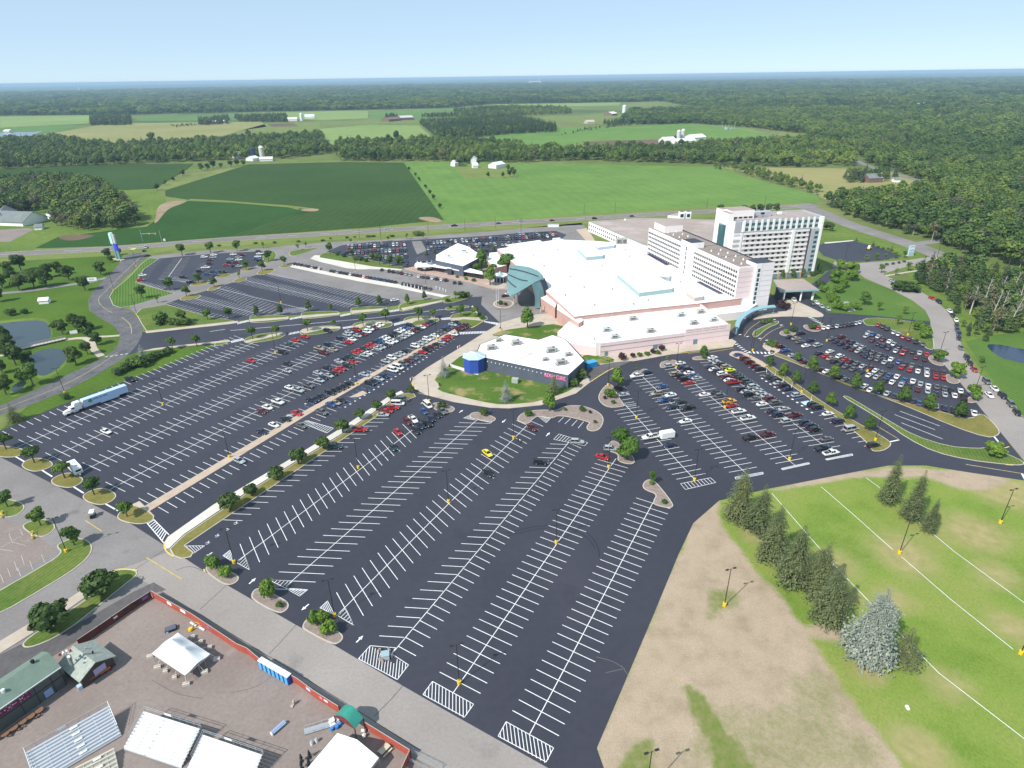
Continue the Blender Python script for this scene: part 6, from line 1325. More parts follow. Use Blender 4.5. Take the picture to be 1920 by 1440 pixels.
def forest(name, regions, label):
    """regions: (outline, spacing m, size factor, weights of the five kinds, spacing growth per metre)"""
    P, S, T, K = [],[],[],[]
    rg = np.random.default_rng(len(name)*7+len(regions))
    for pts, sp, sz, wts, gr in regions:
        poly = wp(pts) if not isinstance(pts, np.ndarray) else pts
        lo, hi = poly.min(0), poly.max(0)
        if gr == 0:
            n = int((hi[0]-lo[0])*(hi[1]-lo[1])/(sp*sp)*1.0)+4
            gxn = max(2, int((hi[0]-lo[0])/sp)); gyn = max(2, int((hi[1]-lo[1])/sp))
            X, Y = np.meshgrid((np.arange(gxn)+.5)/gxn, (np.arange(gyn)+.5)/gyn); Q = np.stack([X.ravel(), Y.ravel()],1)*(hi-lo)+lo
            Q += rg.uniform(-.48,.48, Q.shape)*sp; k = np.full(len(Q),1.0)
        else:           # spacing that grows with distance from the camera (polar grid)
            Q, k = [],[]; r = max(300, np.hypot(*poly.T).min()*.6); rmax = np.hypot(*poly.T).max()
            while r < rmax:
                s = sp+gr*max(0, r-800); na = int(2.5*r/s); a = (np.arange(na)+rg.uniform(0,1))/na*2.5-1.25+rg.uniform(-.4,.4, na)/na*2.5
                rr = r+rg.uniform(-.45,.45, na)*s; Q.append(np.stack([rr*np.sin(a), rr*np.cos(a)],1)); k.append(np.full(na, s/sp)); r += s
            Q = np.concatenate(Q); k = np.concatenate(k)
        ins = seg_sd(Q, poly) < 0
        for hx, hy, ha, hb in HOLES: c_, e_ = W(hx, hy), W(hx+ha, hy); t_, u_ = W(hx, hy-hb), W(hx, hy+hb); ins &= ((Q[:, 0]-c_.x)/(e_.x-c_.x))**2+((Q[:, 1]-c_.y)/(np.where(Q[:, 1] > c_.y, t_.y-c_.y, c_.y-u_.y)+1))**2 > .8
        Q, k = Q[ins], k[ins]
        # keep only what could be near the view
        ang = np.degrees(np.arctan2(Q[:, 0], Q[:, 1])); f = np.abs(ang) < 50; Q, k = Q[f], k[f]
        h = rg.uniform(.72,1.2, len(Q))*sz*np.minimum(k**.25,1.5); w = h*np.clip(k**.85,1,9)*rg.uniform(.9,1.15, len(Q))
        patch = (np.sin(Q[:, 0]*.006+1)+np.sin(Q[:, 1]*.0045+Q[:, 0]*.003)+rg.normal(0,.6, len(Q)))
        cum = np.cumsum(wts)/np.sum(wts); u = rg.uniform(0,1, len(Q)); kind = np.searchsorted(cum, u); kind = np.where((patch > 1.3) & (wts[3] > 0),3, kind)
        P.append(np.column_stack([Q, np.zeros(len(Q))])); S.append(np.column_stack([w, w, h])); T.append(np.column_stack([np.zeros((len(Q),2)), rg.uniform(0,6.28, len(Q))])); K.append(kind)
    P, S, T, K = map(np.concatenate, (P, S, T, K))
    me = bpy.data.meshes.new(name); me.vertices.add(len(P)); me.vertices.foreach_set('co', P.astype(np.float32).ravel())
    for nm, ty, d in (('size', 'FLOAT_VECTOR', S),('turn', 'FLOAT_VECTOR', T)): me.attributes.new(nm, ty, 'POINT').data.foreach_set('vector', d.astype(np.float32).ravel())
    me.attributes.new('pick', 'INT', 'POINT').data.foreach_set('value', K.astype(np.int32)); me.update()
    o = bpy.data.objects.new(name, me); COL.objects.link(o); o.modifiers.new('trees', 'NODES').node_group = NG
    tag(o, label, 'woodland', kind='stuff'); print(name, len(P)); return o
BR, MX, CN, GY = (5,4,2,.4,.6),(4,4,1.5,2,.7),(.6,.6,.2,8,.2),(3,2,2,.6,2.6)
far_poly = np.array([[q.x, q.y] for q in ends]+[[11500*math.sin(a),11500*math.cos(a)] for a in [math.radians(t) for t in range(55,-56,-5)]])
forest('far_forest', [(far_poly, 10.5,1.15, MX, .0085)], 'endless mixed forest reaching to the horizon')
forest('left_woods', [([(-120,350),(0,345),(60,345),(130,342),(188,350),(230,380),(262,412),(230,428),(160,433),(105,426),(95,405),(130,390),(60,396),(0,404),(-120,420)],6.0,1.0, GY, 0),([(196,432),(270,408),(262,424),(215,432)],6,.6, GY, 0),([(60,398),(100,392),(128,388),(100,405)],7,.8, BR, 0)], 'dark scrubby wood on the left beside the clubhouse')
forest('strip_woods', [([(-300,290),(0,267),(110,263),(200,279),(280,274),(330,272),(450,264),(600,258),(612,272),(624,287),(520,300),(505,296),(440,300),(350,304),(200,310),(0,318),(-300,340)],9.5,1.05, MX, 0),([(625,287),(640,268),(720,272),(820,268),(900,270),(975,276),(990,284),(1090,286),(1085,301),(950,306),(850,303),(640,303)],9.5,1.05, MX, 0),
       ([(1075,300),(1100,284),(1180,283),(1280,282),(1310,275),(1400,273),(1480,268),(1540,266),(1578,280),(1605,300),(1598,312),(1500,314),(1400,311),(1280,307),(1150,304)],9.5,1.05, MX, 0),([(845,312),(850,300),(900,300),(885,306),(860,313)],9,1.1, MX, 0)], 'belt of mixed woodland between the near fields and the far meadows')
forest('pine_blocks', [([(787,232),(960,222),(1042,240),(1042,248),(960,252),(880,259),(820,259)],9,1.05, CN, 0),([(170,224),(245,221),(245,235),(172,236)],10,1.2, CN, 0),([(372,228),(430,222),(428,233),(375,236)],11,1.1, CN, 0),([(440,222),(536,219),(540,230),(450,229)],11,1.1, CN, 0),([(723,220),(745,219),(745,226),(723,227)],12,1, CN, 0),([(783,218),(850,215),(985,214),(980,217),(800,221)],11,.8, CN, 0),
       ([(860,222),(850,210),(930,203),(1060,205),(1072,214),(930,220)],13,1.0, MX, 0),([(1130,232),(1170,226),(1280,226),(1285,230),(1200,234),(1140,238)],12,.9, CN, 0),([(770,264),(800,260),(812,264),(790,268)],10,.8, CN, 0),([(320,238),(400,230),(402,233),(330,240)],12,.5, BR, 0),([(1050,255),(1100,240),(1160,235),(1160,238),(1100,246)],12,.4, BR, 0)], 'separate dark plantation blocks among the far meadows')
forest('right_woods', [([(1162,232),(1180,212),(1300,206),(1480,207),(1560,210),(1700,215),(1760,240),(1920,300),(2300,330),(2300,600),(1920,512),(1880,500),(1800,478),(1760,458),(1700,440),(1640,424),(1570,400),(1545,388),(1560,378),(1620,374),(1690,370),(1775,355),(1700,330),(1625,306),(1608,290),(1580,272),(1500,250),(1410,240),(1300,232),(1230,234)],7.6,1.0, MX, .004)], 'dense mixed woodland covering the right hand side beyond the road')
forest('roadside_wood', [([(1740,506),(1790,496),(1860,520),(1960,545),(2250,620),(2250,720),(1960,640),(1900,632),(1850,625),(1820,600),(1790,572),(1762,550),(1722,534),(1712,520)],5.2,.78, GY, 0),([(1800,612),(1860,618),(1850,642),(1815,634)],4.5,.38, BR, 0),([(1770,570),(1800,590),(1812,610),(1795,590)],5,.5, BR, 0),([(1835,675),(1870,670),(1850,690),(1832,685)],5,.2,(1,1,1,0,0),0)], 'leafy wood with pale bare trunks beside the loop road')
forest('hedgerow', [([(1355,312),(1400,316),(1440,330),(1500,345),(1538,360),(1536,368),(1480,352),(1400,330)],7,.62, BR, 0),([(1335,313),(1360,313),(1350,320),(1340,318)],7,.5, BR, 0),([(1580,334),(1600,330),(1660,330),(1690,335),(1672,340),(1610,344),(1585,342)],9,.9,(1,1,1,4,1),0)], 'hedgerow of trees running down between hay field and roadside meadow')
# ================================================================ vehicles
PAL = {'k': ((.010,.010,.012),'black'),'w': ((.78,.78,.77),'white'),'s': ((.42,.45,.47),'silver'),'g': ((.13,.135,.135),'grey'),'b': ((.03,.085,.24),'blue'),'n': ((.012,.022,.06),'dark blue'),'r': ((.42,.012,.015),'red'),'m': ((.12,.012,.02),'maroon'),'t': ((.32,.27,.2),'beige'),'e': ((.012,.05,.05),'dark green'),'y': ((.80,.62,.02),'yellow'),'o': ((.75,.38,.01),'orange'),'l': ((.72,.80,.03),'lime yellow')}
PAINT = {k: plain('car_paint_'+v[1].replace(' ', '_'), v[0],.28,.15 if k in 'sgbnem' else 0,.5,.6) for k, v in PAL.items()}
M['tyre'] = plain('tyre_rubber', (.018,.018,.019),.9); M['rim'] = plain('alloy_rim', (.4,.41,.42),.35,.7); M['lampw'] = plain('headlamp_glass', (.6,.62,.64),.15); M['lampr'] = plain('tail_lamp_red', (.35,.012,.01),.3); M['bed'] = plain('pickup_bed', (.035,.035,.037),.8); M['carglass'] = plain('car_glass', (.012,.014,.017),.06,0,.6)
# body stations x, half width, sill, shoulder, crown ; cabin stations x, belt half w, roof half w, belt z, roof z
TY = {
 's': dict(L=4.75, b=[(-2.35,.70,.42,.62,.68),(-2.22,.84,.32,.86,.92),(-1.5,.90,.24,.95,.99),(-.2,.91,.22,.93,.96),(.9,.90,.24,.92,.95),(1.75,.87,.28,.80,.86),(2.2,.76,.34,.66,.72),(2.36,.62,.42,.55,.60)], c=(-1.75,-1.05,.25,1.1,.80,.60,.95,1.44), wx=1.42),
 'u': dict(L=4.8, b=[(-2.38,.78,.45,.9,.95),(-2.3,.90,.4,1.08,1.1),(-1.2,.94,.34,1.1,1.12),(.3,.94,.34,1.08,1.1),(1.0,.93,.36,1.05,1.1),(1.9,.90,.4,.95,1.02),(2.28,.8,.46,.82,.88),(2.4,.68,.52,.7,.74)], c=(-2.3,-2.0,.35,1.15,.86,.70,1.09,1.74), wx=1.45),
 'p': dict(L=5.7, b=[(-2.85,.9,.5,1.0,1.0),(-2.8,.95,.45,1.08,1.08),(-.75,.96,.42,1.1,1.1),(.2,.96,.42,1.1,1.12),(1.2,.95,.42,1.12,1.18),(2.4,.93,.45,1.05,1.12),(2.75,.86,.5,.9,.95),(2.86,.75,.55,.75,.8)], c=(-.72,-.5,.75,1.4,.88,.72,1.1,1.82), wx=1.75, bed=(-2.72,-.85)),
 'v': dict(L=5.3, b=[(-2.62,.85,.45,1.0,1.0),(-2.58,.95,.38,1.1,1.1),(-1.0,.97,.34,1.12,1.12),(.8,.97,.34,1.1,1.12),(1.5,.95,.36,1.08,1.14),(2.2,.92,.4,.98,1.06),(2.55,.84,.46,.84,.9),(2.66,.72,.52,.7,.75)], c=(-2.55,-2.42,1.1,1.85,.9,.80,1.1,2.02), wx=1.65),
}
def car_body(b, k, paint):
    S = TY[k]['b']; vs = []
    for x, w, z0, zs, zc in S:
        half = [(w*.86, z0),(w*.98, z0+.12),(w, (z0+zs)*.5+.05),(w*.97, zs-.04),(w*.86, zs+.02),(w*.45, zc)]
        vs += [(x, -y, z) for y, z in half]+[(x, y, z) for y, z in reversed(half)]
    n = 12; fs = []
    for i in range(len(S)-1):
        for j in range(n): fs.append((i*n+j, i*n+(j+1) % n, (i+1)*n+(j+1) % n, (i+1)*n+j))
    fs.append(tuple(range(n-1,-1,-1))); e = (len(S)-1)*n; fs.append(tuple(range(e, e+n)))
    b.add(vs, [tuple(reversed(f)) for f in fs] if False else fs, paint)
    x0, x1, x2, x3, wb, wr, zb, zr = TY[k]['c']
    b.add([(x1,-wr, zr),(x2,-wr*.97, zr),(x2, wr*.97, zr),(x1, wr, zr),(x1+.1,-wr*.5, zr+.04),(x2-.1,-wr*.5, zr+.04),(x2-.1, wr*.5, zr+.04),(x1+.1, wr*.5, zr+.04)],[(0,1,5,4),(4,5,6,7),(7,6,2,3),(0,4,7,3),(1,2,6,5)], paint)
    for s in (-1,1):       # pillars
        for xa, xb in ((x0, x1),(x3, x2),((x0+x3)/2-.1,(x1+x2)/2-.05)):
            p, q = Vector((xa, s*wb, zb-.03)), Vector((xb, s*wr, zr)); b.tube(p, q, .055,.05, paint, 4, False)
    if 'bed' in TY[k]:
        a, c = TY[k]['bed']; b.add([(a, -.74,1.125),(c, -.74,1.125),(c, .74,1.125),(a, .74,1.125)],[(0,1,2,3)], M['bed'])
        for s in (-1,1): b.box(((a+c)/2, s*.82,1.15),(c-a, .14,.1), paint)
        b.box((a-.03,0,1.13),(.1,1.6,.12), paint)
    for s in (-1,1): b.box((x3-.25, s*(wb+.13), zb+.08),(.18,.2,.13), paint)
def car_glass(b, k):
    x0, x1, x2, x3, wb, wr, zb, zr = TY[k]['c']; z0, z1 = zb-.02, zr-.015
    lo = [(x0,-wb, z0),(x3,-wb, z0),(x3, wb, z0),(x0, wb, z0)]; hi = [(x1,-wr, z1),(x2,-wr*.97, z1),(x2, wr*.97, z1),(x1, wr, z1)]
    if k == 'v':   # closed rear sides
        b.add(lo+hi, [(1,2,6,5),(3,0,4,7)], M['carglass']); b.add(lo+hi, [(0,1,5,4),(2,3,7,6)], M['carglass'])
    else: b.add(lo+hi, [(0,1,5,4),(1,2,6,5),(2,3,7,6),(3,0,4,7)], M['carglass'])
def wheel_mb(k, x, s, rims=True):
    b = MB(); r = .36 if k in 'up' else .33; y = TY[k]['b'][3][1]-.07
    b.tube((x, s*(y-.16), r),(x, s*(y+.09), r), r, r, M['tyre'],14)
    return b, r, y
def make_full(k):
    nm = {'s': 'parked_car', 'u': 'parked_suv', 'p': 'pickup_truck', 'v': 'van'}[k]; root = thing(nm, None, 'car')
    b = MB(); car_body(b, k, PAINT['w']); b.build('body', root, 40)
    b = MB(); car_glass(b, k); b.build('glazing', root)
    for x in (-TY[k]['wx'], TY[k]['wx']):
        for s in (-1,1):
            b, r, y = wheel_mb(k, x, s); w = b.build('wheel', root, 40); b = MB(); b.tube((x, s*(y+.09), r),(x, s*(y+.105), r), r*.62, r*.58, M['rim'],10); b.build('rim', w)
    xf, xr = TY[k]['b'][-2][0], TY[k]['b'][0][0]; wf = TY[k]['b'][-2][1]; zf = TY[k]['b'][-2][3]; zr = TY[k]['b'][1][3]
    for s in (-1,1):
        b = MB(); b.box((xf, s*(wf-.12), zf-.06),(.22,.34,.15), M['lampw']); b.build('headlight', root)
        b = MB(); b.box((xr+.04, s*(TY[k]['b'][0][1]-.02), zr-.14),(.12,.26,.18), M['lampr']); b.build('taillight', root)
    return root
def make_mono(k):
    b = MB(); car_body(b, k, PAINT['w']); car_glass(b, k)
    for x in (-TY[k]['wx'], TY[k]['wx']):
        for s in (-1,1): w, r, y = wheel_mb(k, x, s); b.tube((x, s*(y-.16), r),(x, s*(y+.09), r), r, r, M['tyre'],10)
    xf, xr = TY[k]['b'][-2][0], TY[k]['b'][0][0]
    for s in (-1,1): b.box((xf, s*(TY[k]['b'][-2][1]-.12), TY[k]['b'][-2][3]-.06),(.22,.34,.15), M['lampw']); b.box((xr+.04, s*(TY[k]['b'][0][1]-.02), TY[k]['b'][1][3]-.14),(.12,.26,.18), M['lampr'])
    return b
FULL, MONO = {}, {}
CARS = []          # (world x, y, heading, code, row text)
def put(px, py, code, hd, rowtxt, end=None): p = W(px, py); CARS.append((p.x, p.y, hd, code, rowtxt))
def putrow(rowtxt, hd, txt):
    for q in txt.split():
        a, c = q.split(':'); x, y = a.split(','); h = hd
        if c[-1] in '<>': h = hd+(PI if c[-1] == '<' else 0); c = c[:-1]
        put(float(x), float(y)+1.5, c, h, rowtxt)
def rowdir(key, i=5): a, c = ROW[key][min(i, len(ROW[key])-1)]; d = c-a; return math.atan2(d.y, d.x)
hB, hD, hF, hA, hE = rowdir('B'), rowdir('D'), rowdir('F'), rowdir('strip'), rowdir('El')
putrow('in the slanted bays behind the club gravel islands', hB, '802,761:wv 795,772:bs 829,772:gp 820,779:ks 809,786:ns 775,788:wp 764,791:mp 801,795:kp 790,799:ns 781,809:ku 746,811:rs 737,840:es')
putrow('against the grass strip of the long footpath', hA, '757,750:gu 746,758:wv 735,766:rp 725,772:rs 718,779:ss 675,807:rp 629,839:eu')
putrow('alone among the empty slanted bays', hD, '914,851:ys 915,888:ks 998,803:ms')
putrow('in the empty bays near the paired gravel trees', hE, '1014,868:ku 1082,830:su 1145,843:su'); putrow('in the empty bays near the paired gravel trees', hF, '1129,858:rs')
h1, h2, h3, h4, h5 = rowdir('R1'), rowdir('R2'), rowdir('R3', 8), rowdir('R4'), rowdir('R5')
putrow('in the first stall rows of the middle lot', h1+PI, '1194,706:wp 1212,699:ns 1242,726:bs 1231,739:tu 1257,742:ws 1247,751:bp 1276,755:ks 1261,764:ns 1289,766:kp 1285,791:ws 1219,821:wp 1255,836:ns'); putrow('beside the planted island left of the middle lot', h1,'1162,730:ku 1169,741:ss')
putrow('in the second double row of the middle lot', h2,'1255,687:su 1271,679:rs 1276,682:ws 1279,690:ns 1289,693:nu 1292,700:ws 1300,705:bs 1306,710:ss 1266,703:tu 1277,706:ku 1284,712:ku 1293,719:rs 1321,741:ws 1344,737:ks 1350,743:gu 1367,754:op 1372,761:rs 1385,773:wp 1402,786:wp 1407,822:kp 1438,816:mp')
putrow('in the third double row of the middle lot', h3,'1332,689:ns 1338,694:ws 1347,697:nu 1354,702:wu 1363,708:mu 1367,714:ws 1375,718:rp 1336,671:ws 1338,677:ss 1345,681:ss 1354,685:ku 1361,689:tu 1369,695:ls 1380,702:ks 1385,707:ku 1390,711:ku 1399,716:eu 1406,721:eu 1412,726:su 1420,732:ss 1427,738:ss 1436,743:ss 1444,749:mu 1454,756:gu 1391,731:nu 1399,736:ss 1405,741:ku 1416,748:gs 1429,759:ws 1470,768:ss 1448,772:ns 1459,779:nu 1489,780:mp 1475,791:su 1509,794:nu 1520,800:nu 1527,807:ku 1549,824:gs 1542,842:np 1557,851:wp')
putrow('nosed against the inner grass strip of the middle lot', h5,'1384,666:bs 1396,673:mu 1405,680:mu 1416,687:mu 1425,693:ku 1440,705:gs 1449,710:ku 1456,714:ku 1459,719:ss 1470,724:ku 1477,730:ns 1494,742:su 1524,760:ku 1532,765:ku 1552,777:ws 1571,791:nu 1594,806:sv 1637,836:ku')
hL = rowdir('Lc'); hW = rowdir('Wl', 30)
putrow('in the upper rows of the left lot', hL, '555,638:rs 572,632:rs 544,647:es 531,661:ku 471,677:rs 540,682:ns 539,696:ss 615,621:ku 200,810:ws 245,712:kp')
putrow('in the left lot below the drive islands', hL, '670,619:ru 651,628:ss 655,623:ss 671,630:ss 681,627:ms 689,623:wu 694,618:wu 702,615:ms 707,612:ws 714,609:ws 640,637:nu 654,642:rs 661,637:ws 617,648:nu 599,654:tp 626,656:ts 607,662:mp')
putrow('on the upper side of the left lot double row', hL, '597,700:ss 614,690:ns 636,678:ss 646,674:ks 654,669:es 667,661:rs 674,658:rs 682,654:es 691,650:rs 697,647:rs 706,642:ns 713,639:bs 719,636:ws 725,633:ws 735,629:ks 741,625:ks 747,622:ws 753,619:ws 759,616:bs 769,611:nu')
putrow('on the lower side of the left lot double row', hL, '600,714:ss 607,709:ns 617,705:ss 625,701:ks 632,696:rs 640,692:rs 651,686:ks 662,679:rs 684,667:ss 691,663:ws 709,654:ss 716,651:ss 724,648:ns 731,643:ws 739,640:ws 747,636:gs 755,633:ss 762,629:ss 769,625:ws 777,621:ms 785,617:ks 791,614:ws 797,610:rs 803,607:ns 809,604:ns 544,728:ws 560,733:sp 579,724:gp 522,755:wp 502,765:ws 492,772:ms')
putrow('above the tan walkway of the left lot', hW, '586,752:np 594,748:ks 602,744:ks 620,738:ku 629,733:ks 638,729:ks 646,725:ks 655,720:ks 684,703:ss 724,678:ss 735,672:wu 745,667:ss 753,664:ss 761,659:ks 779,650:wu 787,645:ss 795,641:ss 801,637:wu 808,634:ss 816,630:ws 822,626:gs 829,623:gs 835,618:ks 842,614:bs 849,609:ss 856,605:ns 557,776:rs 536,787:ks 514,798:ws 492,811:ns')
putrow('below the tan walkway of the left lot', hW, '621,759:bs 630,756:ts 640,752:ks 604,774:gp 694,720:ku 702,716:ns 711,711:ss 720,706:ns 737,695:wv 747,690:wv 757,683:gu 766,677:ms 775,672:gs 783,666:gs 792,661:rs 801,656:ku 810,651:ms 819,647:ks 827,642:ss 835,637:rs 842,632:rs 851,627:ws 861,617:mu 868,614:ms 875,611:mu 566,799:gs 449,865:ss')
# far right lot : headings turn with the fan of the rows
def fan(px): return heading((1500,650),(1536,644))*(1-min(1, max(0,(px-1480)/270)))+heading((1757,713),(1755,696))*min(1, max(0,(px-1480)/270))
def fanrow(rowtxt, pts, sx, sy, ox, oy):
    for q in pts.split():
        a, c = q.split(':'); x, y = a.split(','); X, Y = ox+float(x)/sx, oy+float(y)/sy; put(X, Y+1.2, c, fan(X), rowtxt)
fanrow('along the outer grass strip of the far right lot', '90,365:mu 130,392:bs 172,420:ss 182,432:ss 240,458:bs 270,478:ms 390,535:ms 440,550:ws 535,588:ns 575,610:gs 720,660:ws 765,688:ws 832,698:bs 890,715:ss 945,735:ns 1010,758:ns 1085,772:ns 1132,788:bs 1200,800:ns 1255,810:ss 1320,825:ns 1390,840:ks 1460,855:ks 1540,862:ws', 4,4,1440,560)
fanrow('in the lower double row of the far right lot', '350,390:ss 400,410:ns 500,440:ts 570,500:gs 680,570:ws 910,705:ns 1040,755:rs 1120,800:ts 1190,850:ks 1310,890:ns 1400,940:gs 1530,990:gs 1670,1040:ns 590,345:nu 760,470:ns 890,560:su 1110,675:ws 1290,760:wu 1390,810:rs 1470,850:ms 1590,885:gs 1700,940:ss', 9.6,9.6,1440,590)
fanrow('in the lower double row of the far right lot', '90,725:ms 150,762:ws 65,825:ws 240,792:gs 165,850:ss 335,828:bs 275,892:ns 440,842:ws 375,918:ws 540,890:bs 498,952:ss 655,905:ws 605,968:ks 755,940:ss 725,1015:ms 860,970:ws 852,1038:ss 975,980:gs 968,1075:ns 1080,1000:gs 1085,1085:ss 1170,1028:ks 1215,1098:ws 1295,1035:ws 1342,1128:kp', 7.2,7.2,1620,590)
fanrow('in the middle double row of the far right lot', '1320,410:mu 1410,480:ms 1510,510:ns 1600,555:ss 1690,595:ss 1780,640:ks 1880,690:gs 1150,440:gs 1230,495:ns 1310,535:ns 1410,590:ns 1520,630:ms 1620,665:ss 1720,710:ns 1840,762:ns', 9.6,9.6,1440,590)
fanrow('in the middle double row of the far right lot', '50,497:ks 130,520:gs 210,548:gs 283,580:ns 360,608:ws 465,642:bs 550,672:ks 645,690:gs 750,715:ks 842,755:ss 955,775:ms 1062,790:ms 30,562:ns 95,592:gs 180,610:gs 275,648:ss 355,692:ns 502,715:rs 612,748:rs 722,770:ws 842,818:ws 960,845:rs 1065,858:rs', 7.2,7.2,1620,590)
fanrow('in the upper double row of the far right lot', '60,250:ss 120,272:bs 190,302:ss 250,338:ms 340,368:ws 395,402:ss 470,438:ks 560,475:ms 655,505:ks 745,522:ss 840,542:rs 30,295:ss 110,352:ms 190,398:ns 255,425:nu 325,458:ns 425,495:ss 520,522:rp 700,582:ms 815,605:ks', 7.2,7.2,1620,590)
fanrow('along the lawn above the far right lot', '190,140:rs 255,165:ks 310,195:ku 400,245:ss 460,268:ss 525,305:rs 600,332:mu 695,372:ku 790,402:gs', 7.2,7.2,1620,590)
hT6 = heading((1545,617),(1548,610))
putrow('in the short row by the hotel drop off', hT6,'1534,615:rs 1544,615:ws 1553,614:ws 1561,613:ks 1569,612:ss 1577,611:ks 1584,610:ks 1591,609:ku 1598,608:ku 1605,606.5:ss 1612,605:ss 1619,605:ss')
# loop road kerb
def roadcar(px, py, code, a, b_): put(px, py+1.2, code, heading(a, b_),'parked along the loop road beside the wood')
LR = [(1672,527,'ss'),(1685,533,'ku'),(1700,539,'rs'),(1719,546,'ku'),(1747,560,'rs'),(1760,567,'ku'),(1780,584,'ws'),(1786,592,'ks'),(1792,601,'ws'),(1793,611,'ns'),(1794,619,'ns'),(1797,627,'nu'),(1797,635,'ks'),(1801,653,'gs'),(1812,672,'ku'),(1818,682,'ks'),(1826,694,'rs'),(1849,717,'gu'),(1864,730,'ws'),(1879,744,'ku'),(1895,760,'gu'),(1906,775,'ks')]
for i, (x, y, c) in enumerate(LR): a = LR[max(0, i-1)]; d = LR[min(len(LR)-1, i+1)]; roadcar(x, y, c, a[:2], d[:2])
put(1854,743,'ws', heading((1849,738),(1862,750)),'driving on the loop road')
putrow('under and beside the hotel porch', heading((1480,556),(1492,568)),'1488,563:wu 1523,569:gu 1531,568:ws 1540,575:ss 1552,580:ss')
hU = heading((380,490),(398,489.5))
putrow('in the sparse upper left lot', hU, '268,516:ws 264,525:rs 344,520:ku 359,530:kp 383.5,482:wu 401,478:ws 400,482.5:ss 394,488:ms 393,494:ns 386,502:wp 375,509:ku 389,514:bs 400,509:bs 405,516:bs 419,510:ku'); putrow('in the filled end of the upper left lot', hU, '438,477:ws 455,478:ms 448,482:ss 448,487:ws 432,486:ss 443,492:ms 425,497:rs 440,499:ns 448,499:ss 430,492:ns 486,472:mu 487,475.5:ws 484,481:ws 482,485:bs 488,489:ku')
hS = heading((650,520),(654,514))
def interp_row(rowtxt, p, q, codes, hd):
    c = codes.split(); A, B = W(*p), W(*q)
    for i, k in enumerate(c):
        if k == '--': continue
        P = A.lerp(B, i/(len(c)-1)); CARS.append((P.x, P.y, hd, k, rowtxt))
interp_row('along the long white walk', (621,509.5),(741,530.5),'es ns ss ks ns ks ws es ks ms ws rs ks bs bs ns bs ns ks ns', hS); interp_row('along the white walk by the white bollards', (756,534),(806,543),'eu ku ns ku mu ns gs', hS); interp_row('at the left start of the long white walk', (553,496),(599,505),'ks ns ks gs ks ss ks ws', hS)
interp_row('in front of the restaurant patio', (730,510),(769,517),'ku ku gs mu ss ss', hS); interp_row('in front of the restaurant door', (785,520),(836,527),'ws ms ns ws ku ws ku', hS); putrow('in front of the restaurant door', hS, '716,506:ns 852,530:ns 862,531:ku')
putrow('under the edge of the swooping canopy', heading((945,556),(958,554)),'947,555:ms 954,551:ws 740,563:ws')
hH = heading((700,432.5),(900,421))
for x, y, c, t in ((726,430,'ss', ''),(852,424.5,'kp', ''),(935,420,'bs', ''),(977,415,'ss', ''),(1035,414.5,'ms', ''),(1115,411,'ku', ''),(1185,406.5,'ns', '')): put(x, y, c, hH, 'driving on the highway')
put(274,465,'wp', heading((270,475),(275,462)),'waiting at the highway junction'); put(270,471.5,'ks', heading((270,475),(275,462)),'waiting at the highway junction'); put(276,481,'ks', heading((290,480),(270,482)),'turning at the highway junction')
# rear lot, filled at random rows
rr = random.Random(11)
A0, A1 = W(655,457.5), W(1040,436.5); du = (A1-A0).normalized(); dv = Vector((du.y, -du.x, 0)); hR = math.atan2(dv.y, dv.x)
L4 = wp([(616,472),(642,461),(700,455),(780,451.5),(900,444.5),(1000,437),(1038,435),(1052,441),(1030,450),(985,462),(930,466),(905,478),(868,470),(835,468),(800,486),(770,500),(700,490),(645,478)])
hole = wp([(765,452),(795,450),(815,500),(765,505)]); hole2 = wp([(700,474),(640,463),(610,470),(640,480)])
for r, off in enumerate((1,9.5,14.5,27.5,32.5,45.5,50.5,63,68,81,86,98,103)):
    u = 0.0
    while u < (A1-A0).length+30:
        p = A0+du*u+dv*off; q = np.array([[p.x, p.y]]); u += 2.75
        if seg_sd(q, L4)[0] > -2.6 or seg_sd(q, hole)[0] < 0 or rr.random() < .1: continue
        c = rr.choices('kwsgbnrmte', (22,15,18,9,7,14,6,5,3,2))[0]+rr.choices('sup', (6,4,1))[0]
        CARS.append((p.x, p.y, hR+(PI if r % 2 else 0), c, 'rear'))
# remove overlaps, sort by distance
CARS.sort(key=lambda c: math.hypot(c[0], c[1])); keep = []
for c in CARS:
    if all(math.hypot(c[0]-k[0], c[1]-k[1]) > 1.9 for k in keep): keep.append(c)
CARS = keep
NEAR, NFULL = 300,90
KN = {'s': 'car', 'u': 'suv', 'p': 'pickup', 'v': 'van'}
indiv = [c for c in CARS[:NEAR]]; rest = CARS[NEAR:]
labels = {}
rows = {}
for i, c in enumerate(indiv): rows.setdefault((c[4], c[3]),[]).append(i)
for (rt, code), ids in rows.items():
    nm = '%s %s' % (PAL[code[0]][1], KN[code[1]])
    if len(ids) == 1: labels[ids[0]] = '%s %s' % (nm, rt); continue
    ids2 = sorted(ids, key=lambda i: proj((indiv[i][0], indiv[i][1],0))[0])
    for k, i in enumerate(ids2): labels[i] = '%s %s %s, from left' % (ORD[k], nm, rt)
